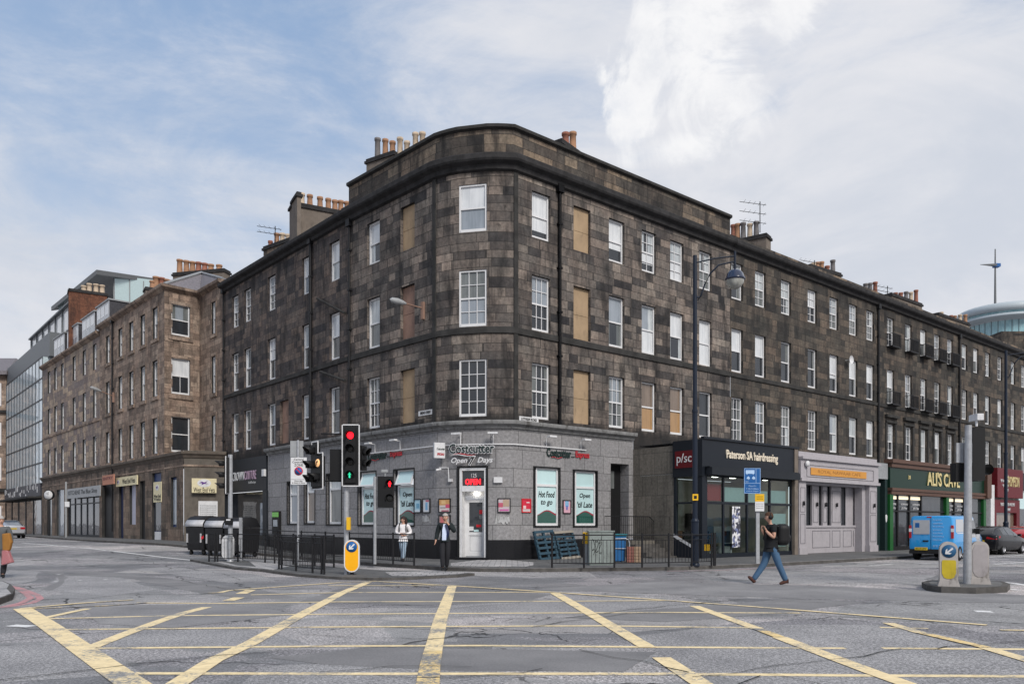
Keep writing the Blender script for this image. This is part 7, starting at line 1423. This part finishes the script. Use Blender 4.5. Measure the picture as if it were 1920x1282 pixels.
side_patch(vn, st, [(.35, 1.2), (1.55, 1.2), (1.55, 1.75), (.5, 1.75)], 'vangrey', 'side_panel', .008); side_patch(vn, st, [(.5, 1.14), (1.7, 1.14), (1.7, 1.17), (.5, 1.17)], 'white', 'white_stripe', .01)
side_patch(vn, st, [(2.45, 1.15), (3.25, 1.15), (3.6, 1.2), (3.3, 1.72), (2.45, 1.72)], 'carglass', 'side_window', .012)
b = MB(); b.box(-.84, .84, -.06, .0, .3, .48); b.box(-.86, .86, -.04, .2, .28, .4); b.build('rear_bumper', M['rubber'], vn, bevel=.02)
b = MB(); b.box(-.7, -.05, -.025, -.006, 1.12, 1.72); b.build('rear_window', M['vangrey'], vn); b = MB(); b.box(-.62, -.45, -.03, -.026, 1.4, 1.6); b.build('logo', M['blue_sign'], vn)
b = MB(); b.box(-.006, .006, -.012, .001, .45, 1.84); b.build('door_gap', M['black'], vn)
for s in (-1, 1): b = MB(); b.box(s*.84-.07 if s > 0 else -.87, .87 if s > 0 else -.77, -.02, .06, .95, 1.5); b.build('tail_light', M['taillight'], vn, bevel=.01); b = MB(); x_ = s*.82; b.box(x_-.055, x_+.055, -.022, -.0, 1.22, 1.36); b.build('reverse_lamp', M['white'], vn)
b = MB(); b.box(-.62, -.12, -.09, -.061, .44, .56); b.build('number_plate', M['yellow_plate'], vn); text('plate_lettering', 'SK13 LDV', .1, M['black'], vn, T((-.37, -.095, .5)), .002, fit=(.42, .07), world=False)
b = MB(); b.box(-.32, -.1, -.03, -.006, .8, .86); b.build('door_handle', M['rubber'], vn, bevel=.01); b = MB(); b.box(-.16, .02, -.01, .02, 1.82, 1.87); b.build('brake_lamp', M['taillight'], vn)
for k, s in enumerate(('Property', 'maintenance', 'Plumbing', 'Joinery', 'Roofing', 'Painting', 'Glazing')): text('lettering', s, .1, M['paleblue'], vn, T((.08, -.014, 1.72-.14*k)), .002, 'LEFT', fit=(.34+.04*(k % 3), .06), world=False)
text('lettering', '0131 222 1010', .1, M['paleblue'], vn, T((.08, -.014, .62)), .002, 'LEFT', fit=(.6, .09), world=False)
for x_, y_ in ((-.8, .85), (.8, .85), (-.8, 3.85), (.8, 3.85)): wheel(vn, x_, y_, .31)
for s in (-1, 1): b = MB(); b.box(s*.95-.1, s*.95+.1, 3.3, 3.42, 1.1, 1.35); b.build('wing_mirror', M['rubber'], vn, bevel=.03)
def saloon(name, label, loc, rz, m, hatch=False, L=4.4, plate='SN58 KVE'):
    o = thing(name, label, 'car', loc, rz)
    if hatch: st = [(0, .74, .35, .8, .95, .66, 1.0), (.12, .82, .28, .88, 1.0, .66, 1.08), (.75, .84, .24, .9, .98, .6, 1.36), (1.4, .84, .22, .9, .96, .6, 1.46), (2.3, .84, .22, .9, .93, .58, 1.44), (3.15, .84, .22, .9, .9, .66, .98), (4.1, .8, .25, .86, .75, .6, .82), (4.4, .7, .35, .76, .6, .55, .66)]
    else: st = [(0, .74, .4, .8, .88, .68, .98), (.1, .82, .3, .87, .92, .7, 1.04), (.75, .84, .24, .89, .94, .68, 1.08), (1.45, .84, .22, .9, .94, .56, 1.4), (2.2, .84, .22, .9, .93, .56, 1.43), (2.7, .84, .22, .9, .92, .56, 1.38), (3.35, .84, .22, .9, .9, .68, .98), (4.2, .8, .25, .86, .76, .6, .84), (4.5, .7, .35, .76, .6, .55, .66)]
    loft('body', st, M[m], o); zb = 1.0
    if hatch:
        side_patch(o, st, [(.75, 1.04), (1.45, 1.0), (1.45, 1.38), (.95, 1.33)], 'carglass'); side_patch(o, st, [(1.52, 1.0), (2.3, .97), (2.3, 1.37), (1.52, 1.38)], 'carglass'); side_patch(o, st, [(2.36, .97), (2.95, .95), (2.55, 1.27), (2.36, 1.34)], 'carglass')
        b = MB(); b.face([(-.6, .17, 1.09), (.6, .17, 1.09), (.5, .74, 1.36), (-.5, .74, 1.36)]); b.build('rear_window', M['carglass'], o)
        for s in (-1, 1): b = MB(); b.mesh([(s*.35, -.012, .82), (s*.82, .0, .78), (s*.91, .3, .88), (s*.9, .32, .97), (s*.8, .06, .96), (s*.4, .0, .93)], [tuple(range(6))], 0, False); q = b.build('tail_light', M['taillight'], o); q.modifiers.new('s', 'SOLIDIFY').thickness = .03
    else:
        side_patch(o, st, [(1.15, 1.0), (2.0, .98), (2.0, 1.36), (1.5, 1.34)], 'carglass'); side_patch(o, st, [(2.08, .98), (3.0, .96), (2.7, 1.28), (2.08, 1.36)], 'carglass')
        b = MB(); b.face([(-.58, .86, 1.12), (.58, .86, 1.12), (.47, 1.4, 1.385), (-.47, 1.4, 1.385)]); b.build('rear_window', M['carglass'], o)
        for s in (-1, 1): b = MB(); b.box(s*.66-.16, s*.66+.16, -.015, .06, .72, .88); b.build('tail_light', M['taillight'], o, bevel=.02)
    b = MB(); b.box(-.27, .27, -.025, .01, .7 if not hatch else .62, .82 if not hatch else .74); b.build('number_plate', M['yellow_plate'], o); text('plate_lettering', plate, .1, M['black'], o, T((0, -.03, .76 if not hatch else .68)), .002, fit=(.44, .07), world=False)
    b = MB(); b.box(-.78, .78, -.03, .1, .3, .42); b.build('lower_bumper', M['rubber'], o, bevel=.02)
    for x_, y_ in ((-.79, .85), (.79, .85), (-.79, 3.5), (.79, 3.5)): wheel(o, x_, y_, .32)
    for s in (-1, 1): b = MB(); b.box(s*.95-.08, s*.95+.08, 2.75, 2.87, .93, 1.05); b.build('wing_mirror', M[m], o, bevel=.02)
    return o
hr = Vector((FR.col[0][0], FR.col[0][1], 0)); x, y = G(1880, 1039.5, 0); p = Vector((x, y, 0)) - hr*.85 + Vector((-hr.y, hr.x, 0))*.82
saloon('black_car', 'black hatchback parked ahead of the blue van', (p.x, p.y, gz(p.x, p.y)), math.atan2(-hr.x, hr.y), 'carblack', True)
x, y = G(24, 1009, 0); hl = Vector((-.661, .75, 0)); saloon('silver_car', 'silver saloon seen from behind at the far left of the street', (x, y, gz(x, y)), math.atan2(.62, .785), 'carsilver', False)
p = Vector((p.x, p.y, 0)) + hr*5.9 + Vector((-hr.y, hr.x, 0))*.3; saloon('red_car', 'red car mostly hidden beyond the black hatchback at the right edge', (p.x, p.y, gz(p.x, p.y)), math.atan2(-hr.x, hr.y), 'carred', True, plate='ST06 KGA')
# ------------------------------------------------------------------ people
def skin(name, nodes, edges, mat_, parent, sub=2):
    keys = list(nodes); me = bpy.data.meshes.new(name); me.from_pydata([nodes[k][:3] for k in keys], [(keys.index(a), keys.index(c)) for a, c in edges], [])
    tmp = bpy.data.objects.new('tmp', me); COL.objects.link(tmp); md = tmp.modifiers.new('s', 'SKIN'); md.use_smooth_shade = True; md.branch_smoothing = .6
    for i, k in enumerate(keys):
        v = me.skin_vertices[0].data[i]; r = nodes[k][3]; v.radius = r if isinstance(r, tuple) else (r, r); v.use_root = (i == 0)
    ss = tmp.modifiers.new('u', 'SUBSURF'); ss.levels = ss.render_levels = sub
    bpy.context.view_layer.update(); m2 = bpy.data.meshes.new_from_object(tmp.evaluated_get(bpy.context.evaluated_depsgraph_get())); m2.name = name
    bpy.data.objects.remove(tmp); bpy.data.meshes.remove(me)
    m2.materials.clear(); m2.materials.append(mat_)
    for p in m2.polygons: p.use_smooth = True
    o = bpy.data.objects.new(name, m2); COL.objects.link(o); WMX[o.name] = WMX[parent.name].copy(); o.parent = parent; return o
def blob_mesh(name, c, r, mat_, parent, n=16, rot=None, cut=None, jit=0):
    b = MB(T(c) @ (rot or Matrix())); V = []; Fc = []; m = n//2
    for i in range(m+1):
        t_ = math.pi*i/m
        for k in range(n): a = 2*math.pi*k/n; V.append((r[0]*math.sin(t_)*math.cos(a), r[1]*math.sin(t_)*math.sin(a), r[2]*math.cos(t_)))
    for i in range(m):
        for k in range(n):
            f = (i*n+k, i*n+(k+1) % n, (i+1)*n+(k+1) % n, (i+1)*n+k)
            if cut and all(cut(V[q]) for q in f): continue
            Fc.append(f)
    b.mesh(V, Fc); return b.build(name, mat_, parent)
def hand_chain(nodes, edges, w, d, side, curl=.3, tag_=''):
    """palm and five curled fingers carried on from the wrist, direction d"""
    w = Vector(w); d = Vector(d).normalized(); s = Vector(side).normalized(); n = d.cross(s)
    pk = 'palm'+tag_; p = w + d*.055; nodes[pk] = (*p, .026); edges.append(('wr'+tag_, pk))
    for i, (o_, l) in enumerate(((-.027, .062), (-.009, .072), (.009, .068), (.027, .052))):
        a = p + d*.03 + s*o_; c = a + d*l*.5 + n*.008; e = c + (d*(1-curl) + n*curl).normalized()*l*.5
        for q, pt, r in ((f'f{i}a'+tag_, a, .0105), (f'f{i}b'+tag_, c, .0095), (f'f{i}c'+tag_, e, .008)): nodes[q] = (*pt, r)
        edges += [(pk, f'f{i}a'+tag_), (f'f{i}a'+tag_, f'f{i}b'+tag_), (f'f{i}b'+tag_, f'f{i}c'+tag_)]
    a = w + d*.035 - s*.03; e = a + d*.03 - s*.02 + n*.015; nodes['t0'+tag_] = (*a, .012); nodes['t1'+tag_] = (*e, .0095); edges += [(pk, 't0'+tag_), ('t0'+tag_, 't1'+tag_)]
def person(label, loc, rz, J, top, legs, shoe, hair, hair_len=0, coat=None, sleeves=True, scale=1.0, bald=False, skin_m='skin', wide=1.0, group=None):
    """J: joints facing -y. keys pel, ches, neck, head, sh/el/wr/hip/kn/an/to with l (+x) and r (-x)"""
    o = thing('person', label, 'person', loc, rz, group); w = wide
    n = {'pel': (*J['pel'], .115*w), 'wst': (*(Vector(J['pel']).lerp(Vector(J['ches']), .5)), .105*w), 'ches': (*J['ches'], .125*w), 'upc': (*(Vector(J['ches']).lerp(Vector(J['neck']), .6)), .09), 'neck': (*J['neck'], .05)}
    hd_ = Vector(J['head']); f = Vector(J.get('face', (0, -1, 0))).normalized()
    n['nk2'] = (*(Vector(J['neck']).lerp(hd_, .4)), .05); n['hd'] = (*(hd_ + Vector((0, 0, -.03)) + f*.01), .095); n['hd2'] = (*(hd_ + Vector((0, 0, .05)) - f*.008), .105); n['hd3'] = (*(hd_ + Vector((0, 0, .1)) - f*.01), .065)
    e = [('pel', 'wst'), ('wst', 'ches'), ('ches', 'upc'), ('upc', 'neck'), ('neck', 'nk2'), ('nk2', 'hd'), ('hd', 'hd2'), ('hd2', 'hd3')]
    for s in 'lr':
        n['sh'+s] = (*J['sh'+s], .06); n['el'+s] = (*J['el'+s], .052); n['wr'+s] = (*J['wr'+s], .036); n['hip'+s] = (*J['hip'+s], .09); n['kn'+s] = (*J['kn'+s], .055); n['an'+s] = (*J['an'+s], .04); n['to'+s] = (*J['to'+s], .032)
        e += [('upc', 'sh'+s), ('sh'+s, 'el'+s), ('el'+s, 'wr'+s), ('pel', 'hip'+s), ('hip'+s, 'kn'+s), ('kn'+s, 'an'+s), ('an'+s, 'to'+s)]
        d = Vector(J.get('hd'+s, Vector(J['wr'+s]) - Vector(J['el'+s]))); sd = J.get('sd'+s, (0, -1, 0)); hand_chain(n, e, J['wr'+s], d, sd, .45, s) if False else None
    # the palms and fingers grow from the wrists
    for s in 'lr':
        d = Vector(J.get('hd'+s, Vector(J['wr'+s]) - Vector(J['el'+s]))).normalized(); sd = Vector(J.get('sd'+s, (0, -1, 0))); nn = {}; ee = []
        hand_chain(nn, ee, J['wr'+s], d, sd, .45, s); n.update(nn); e += ee
    body = skin('body', n, e, M[skin_m], o, 1)
    # face
    rt_ = f.cross(Vector((0, 0, 1))).normalized(); up = Vector((0, 0, 1))
    F = Matrix((( -rt_.x, -f.x, 0, hd_.x), (-rt_.y, -f.y, 0, hd_.y), (0, 0, 1, hd_.z), (0, 0, 0, 1)))   # -y looks out of the face
    b = MB(F); b.mesh([(-.014, -.08, -.01), (.014, -.08, -.01), (0, -.115, -.012), (0, -.085, .035), (0, -.085, -.02)], [(0, 2, 3), (2, 1, 3), (0, 4, 2), (4, 1, 2)], 0, True); b.build('nose', M[skin_m], o)
    for s in (-1, 1): b = MB(F); b.lathe((s*.032, -.083, .03), [(.001, -.006), (.01, -.002), (.011, .006)], 8, axis='y'); b.build('eye', M['black'], o); b = MB(F); b.lathe((s*.09, 0, .012), [(.001, s*.008), (.02, s*.006), (.028, 0)], 8, axis='x'); b.build('ear', M[skin_m], o)
    b = MB(F); b.box(-.022, .022, -.093, -.085, -.046, -.038); b.build('mouth', flat('lips', (.3, .12, .1)), o)
    cut = lambda v: v[1] < -.02 and v[2] < .045
    hb = blob_mesh('hair', (0, 0, 0), (.1, .112, .115), M[hair], o, 18, cut=cut); hb.data.transform(F @ T((0, .008, .045)))
    if hair_len: q = MB(F); q.tube([(0, .07, .08), (0, .1, -.02), (0, .11, -.12), (0.02, .1, -hair_len)], [.06, .075, .06, .02], 10); q.build('long_hair', M[hair], o)
    # clothes grown on the same skeleton
    t = {k: (*n[k][:3], n[k][3] + dr) for k, dr in (('pel', .055), ('wst', .05), ('ches', .06), ('upc', .06))}; te = [('pel', 'wst'), ('wst', 'ches'), ('ches', 'upc')]
    t['nkb'] = (*(Vector(J['neck']) - Vector((0, 0, .03))), .062); te.append(('upc', 'nkb'))
    for s in 'lr':
        t['sh'+s] = (*J['sh'+s], .095); te.append(('upc', 'sh'+s))
        if sleeves: t['el'+s] = (*J['el'+s], .078); wv = Vector(J['el'+s]).lerp(Vector(J['wr'+s]), .92); t['wr'+s] = (*wv, .06); te += [('sh'+s, 'el'+s), ('el'+s, 'wr'+s)]
        else: t['el'+s] = (*(Vector(J['sh'+s]).lerp(Vector(J['el'+s]), .6)), .065); te.append(('sh'+s, 'el'+s))
    t['hem'] = (*(Vector(J['pel']) - Vector((0, 0, .07))), .165); te.append(('pel', 'hem'))
    if coat:
        for s in 'lr': v = Vector(J['hip'+s]).lerp(Vector(J['kn'+s]), coat); t['ct'+s] = (v.x*1.15, v.y, v.z, .16); te.append(('pel', 'ct'+s))
    skin('coat' if coat else 'top', t, te, M[top], o)
    g = {'pel': (*Vector(J['pel']), .15*w)}; ge = [('pel', 'wst')]; g['wst'] = (*(Vector(J['pel']) + Vector((0, 0, .12))), .115*w)
    for s in 'lr':
        g['hip'+s] = (*J['hip'+s], .125); g['kn'+s] = (*J['kn'+s], .088); a = Vector(J['kn'+s]).lerp(Vector(J['an'+s]), 1.02); g['an'+s] = (*a, .07); ge += [('pel', 'hip'+s), ('hip'+s, 'kn'+s), ('kn'+s, 'an'+s)]
    skin('trousers', g, ge, M[legs], o)
    for s in 'lr':
        a, c = Vector(J['an'+s]), Vector(J['to'+s]); hl_ = a - (c-a)*.35; skin('shoe', {'a': (*(a + Vector((0, 0, -.01))), .052), 'h': (*(hl_ + Vector((0, 0, -.035))), .042), 'm': (*a.lerp(c, .6), .048), 't': (*(c + (c-a)*.1), .034)}, [('a', 'h'), ('a', 'm'), ('m', 't')], M[shoe], o, 1)
    return o
def scaled(J, k): return {a: (tuple(q*k for q in v) if a[:2] not in ('fa', 'hd', 'sd') or a == 'head' else v) for a, v in J.items()}
flat('hair_grey', (.36, .34, .32), .8); flat('hair_brown', (.07, .035, .02), .7); flat('hair_dark', (.035, .02, .018), .6); flat('coat_dark', (.016, .022, .024), .8); flat('trouser_dark', (.02, .02, .024), .8); flat('jeans', (.055, .11, .19), .8, dirt=0); flat('jeans_pale', (.28, .36, .45), .8); flat('top_white', (.7, .68, .69), .8); flat('tee', (.012, .013, .015), .8); flat('shoe_brown', (.07, .03, .022), .6); flat('coat_grey', (.1, .105, .11), .9); flat('shirt', (.55, .62, .78), .7)
S0 = dict(pel=(0, 0, .96), ches=(0, 0, 1.26), neck=(0, 0, 1.47), head=(0, -.015, 1.6), shl=(.18, 0, 1.41), shr=(-.18, 0, 1.41), ell=(.23, .02, 1.13), elr=(-.23, .02, 1.13), wrl=(.25, -.05, .89), wrr=(-.25, -.05, .89), hipl=(.09, 0, .9), hipr=(-.09, 0, .9), knl=(.1, -.02, .5), knr=(-.1, -.02, .5), anl=(.1, .02, .09), anr=(-.1, .02, .09), tol=(.11, -.13, .035), tor=(-.11, -.13, .035))
# man in the dark coat, hand at his mouth, stepping towards the viewer
J = dict(S0); J.update(ell=(.3, -.12, 1.17), wrl=(.1, -.17, 1.42), hdl=(-.5, -.1, .7), sdl=(0, -.3, 1), elr=(-.25, .05, 1.13), wrr=(-.29, -.04, .9), anl=(.03, .1, .1), knl=(.07, -.02, .5), anr=(-.07, -.14, .09), knr=(-.08, -.12, .5), tol=(.04, -.04, .04), tor=(-.08, -.3, .035), hipl=(.085, 0, .9), face=(-.1, -1, -.1))
x, y, z = spot(835, 1070, .0); pm = person('grey haired man in open dark coat, hand at his mouth, before the shop door', (x, y, gz(x, y)+.02), 0, scaled(J, 1.06), 'coat_dark', 'trouser_dark', 'black', 'hair_grey', coat=.32, wide=1.12)
b = MB(); b.mesh([(-.05, -.125, 1.5), (.04, -.125, 1.5), (.065, -.17, 1.3), (.04, -.175, .98), (-.09, -.175, .98), (-.085, -.17, 1.3)], [tuple(range(6))], 0, False); q = b.build('shirt', M['shirt'], pm); q.modifiers.new('s', 'SOLIDIFY').thickness = .02
b = MB(); b.mesh([(.0, -.18, 1.48), (.09, -.15, 1.48), (.14, -.19, 1.2), (.07, -.2, 1.0), (.055, -.19, 1.3)], [tuple(range(5))], 0, False); q = b.build('lapel', M['navy'], pm); q.modifiers.new('s', 'SOLIDIFY').thickness = .015
# woman in the white sweatshirt
J = dict(S0); J.update(ell=(.3, .02, 1.12), wrl=(.1, -.19, 1.02), elr=(-.27, .0, 1.13), wrr=(-.06, -.2, 1.06), hdl=(-1, -.3, 0), hdr=(1, -.3, -.1), sdl=(0, 0, -1), sdr=(0, 0, -1), anl=(.02, -.18, .1), knl=(.05, -.12, .5), anr=(-.04, .14, .1), knr=(-.05, .0, .49), tol=(.05, -.33, .035), tor=(-.06, 0, .04), face=(-.85, -.5, 0))
x, y, z = spot(756, 1052); pw_ = person('dark haired woman in white sweatshirt and pale jeans, glancing left', (x, y, z), 0, scaled(J, .96), 'top_white', 'jeans_pale', 'black', 'hair_dark', hair_len=.3)
for s in (-1, 1): b = MB(); b.tube([(s*.1, .1, 1.36), (s*.125, -.02, 1.435), (s*.125, -.13, 1.36), (s*.13, -.165, 1.2), (s*.13, -.13, 1.08)], .02, 6); b.build('rucksack_strap', M['black'], pw_)
b = MB(); b.box(-.16, .16, .1, .25, .95, 1.36); b.build('rucksack', M['black'], pw_, bevel=.05)
# man with headphones and rucksack crossing to the left
J = dict(S0); J.update(ell=(.22, .0, 1.12), wrl=(.15, -.17, 1.29), hdl=(-.2, -.2, .8), sdl=(-1, 0, 0), elr=(-.22, .0, 1.12), wrr=(-.15, -.17, 1.29), hdr=(.2, -.2, .8), sdr=(1, 0, 0), ches=(0, .0, 1.26), head=(0, -.06, 1.6), neck=(0, -.02, 1.47),
    knr=(-.09, -.19, .52), anr=(-.09, -.38, .14), tor=(-.09, -.52, .17), knl=(.09, .1, .5), anl=(.09, .37, .1), tol=(.09, .24, .035), hipl=(.08, .02, .9), hipr=(-.08, -.02, .9), face=(0, -1, 0))
J = {k: v for k, v in J.items()}; J['knl'] = (.09, .14, .52); J['anl'] = (.09, .32, .11); J['tol'] = (.09, .18, .04); J['knr'] = (-.09, -.14, .5); J['anr'] = (-.09, -.4, .12); J['tor'] = (-.09, -.52, .2)
x, y, z = spot(1446, 1095, 0); pb2 = person('man in black T-shirt and jeans with headphones and rucksack, striding left', (x, y, z-.02), R(-90), scaled(J, 1.06), 'tee', 'jeans', 'shoe_brown', 'hair_brown', sleeves=False)
b = MB(); b.box(-.19, .19, .1, .44, 1.0, 1.55); q = b.build('rucksack', M['black'], pb2, bevel=.13, weld=True); q.modifiers[0].segments = 5; b = MB(); b.box(-.14, .14, .36, .5, 1.05, 1.32); b.build('rucksack_pocket', M['black'], pb2, subdiv=2, weld=True); b = MB(); b.box(.165, .18, .22, .29, 1.22, 1.3); b.build('rucksack_badge', M['offwhite'], pb2)
for s in (-1, 1): b = MB(); b.tube([(s*.12, .2, 1.45), (s*.13, .03, 1.535), (s*.14, -.12, 1.44), (s*.14, -.14, 1.2), (s*.14, .1, 1.1)], .022, 6); b.build('rucksack_strap', M['black'], pb2); b = MB(); b.lathe((s*.105, -.05, 1.71), [(.001, s*.03), (.045, s*.03), (.048, -s*.015)], 12, axis='x'); b.build('headphone_cup', M['black'], pb2)
b = MB(); b.tube([(.11*math.cos(a*.314), -.045, 1.72+.125*math.sin(a*.314)) for a in range(11)], .012, 6); b.build('headband', M['black'], pb2)
# shopper cut off by the left edge
J = dict(S0); J.update(ell=(.24, -.02, 1.14), wrl=(.26, -.12, .95), anl=(.06, -.12, .1), tol=(.08, -.26, .04), face=(.4, -1, 0))
x, y, z = spot(5, 1083, 0); pg = person('grey haired person in grey coat at the left picture edge, holding bags', (x-.06, y, z), R(30), scaled(J, 1.0), 'coat_grey', 'trouser_dark', 'black', 'hair_grey', coat=.75)
flat('ochre', (.3, .14, .035), .85, dirt=.4); m, t, bs = pbr('red_check'); oc = t.n('TexCoord').outputs['Object']; ck = t.n('TexChecker'); t.put(ck.inputs[0], oc); ck.inputs['Scale'].default_value = 24; ck.inputs[1].default_value = (.32, .015, .035, 1); ck.inputs[2].default_value = (.42, .28, .28, 1); t.put(bs.inputs['Base Color'], ck.outputs[0]); M['check'] = m
D = y-.15; F = T((X_at(12, D), D, 0))
b = MB(F); zt, zb = Z_at(1000, D), Z_at(1032, D); b.mesh([(-.1, -.06, zt), (.1, -.06, zt+.02), (.16, -.06, (zt+zb)/2), (.1, -.06, zb), (-.08, -.06, zb), (-.1, .06, zt), (.1, .06, zt+.02), (.16, .06, (zt+zb)/2), (.1, .06, zb), (-.08, .06, zb)], [(0, 1, 2, 3, 4), (9, 8, 7, 6, 5), (0, 5, 6, 1), (1, 6, 7, 2), (2, 7, 8, 3), (3, 8, 9, 4), (4, 9, 5, 0)], 0, False); tag(b.build('shoulder_bag', M['ochre'], None, bevel=.03), 'ochre fringed shoulder bag carried by the person at the left edge', 'bag')
b = MB(T((X_at(14, D), D-.03, 0))); zt, zb = Z_at(1031, D), Z_at(1059, D); b.mesh([(-.1, -.07, zt), (.05, -.07, zt), (.18, -.07, zb+.08), (-.12, -.07, zb), (-.1, .07, zt), (.05, .07, zt), (.18, .07, zb+.08), (-.12, .07, zb)], [(0, 1, 2, 3), (7, 6, 5, 4), (0, 4, 5, 1), (1, 5, 6, 2), (2, 6, 7, 3), (3, 7, 4, 0)], 0, False); tag(b.build('checked_bag', M['check'], None, bevel=.02), 'red and white checked shopping bag below the ochre bag', 'bag')
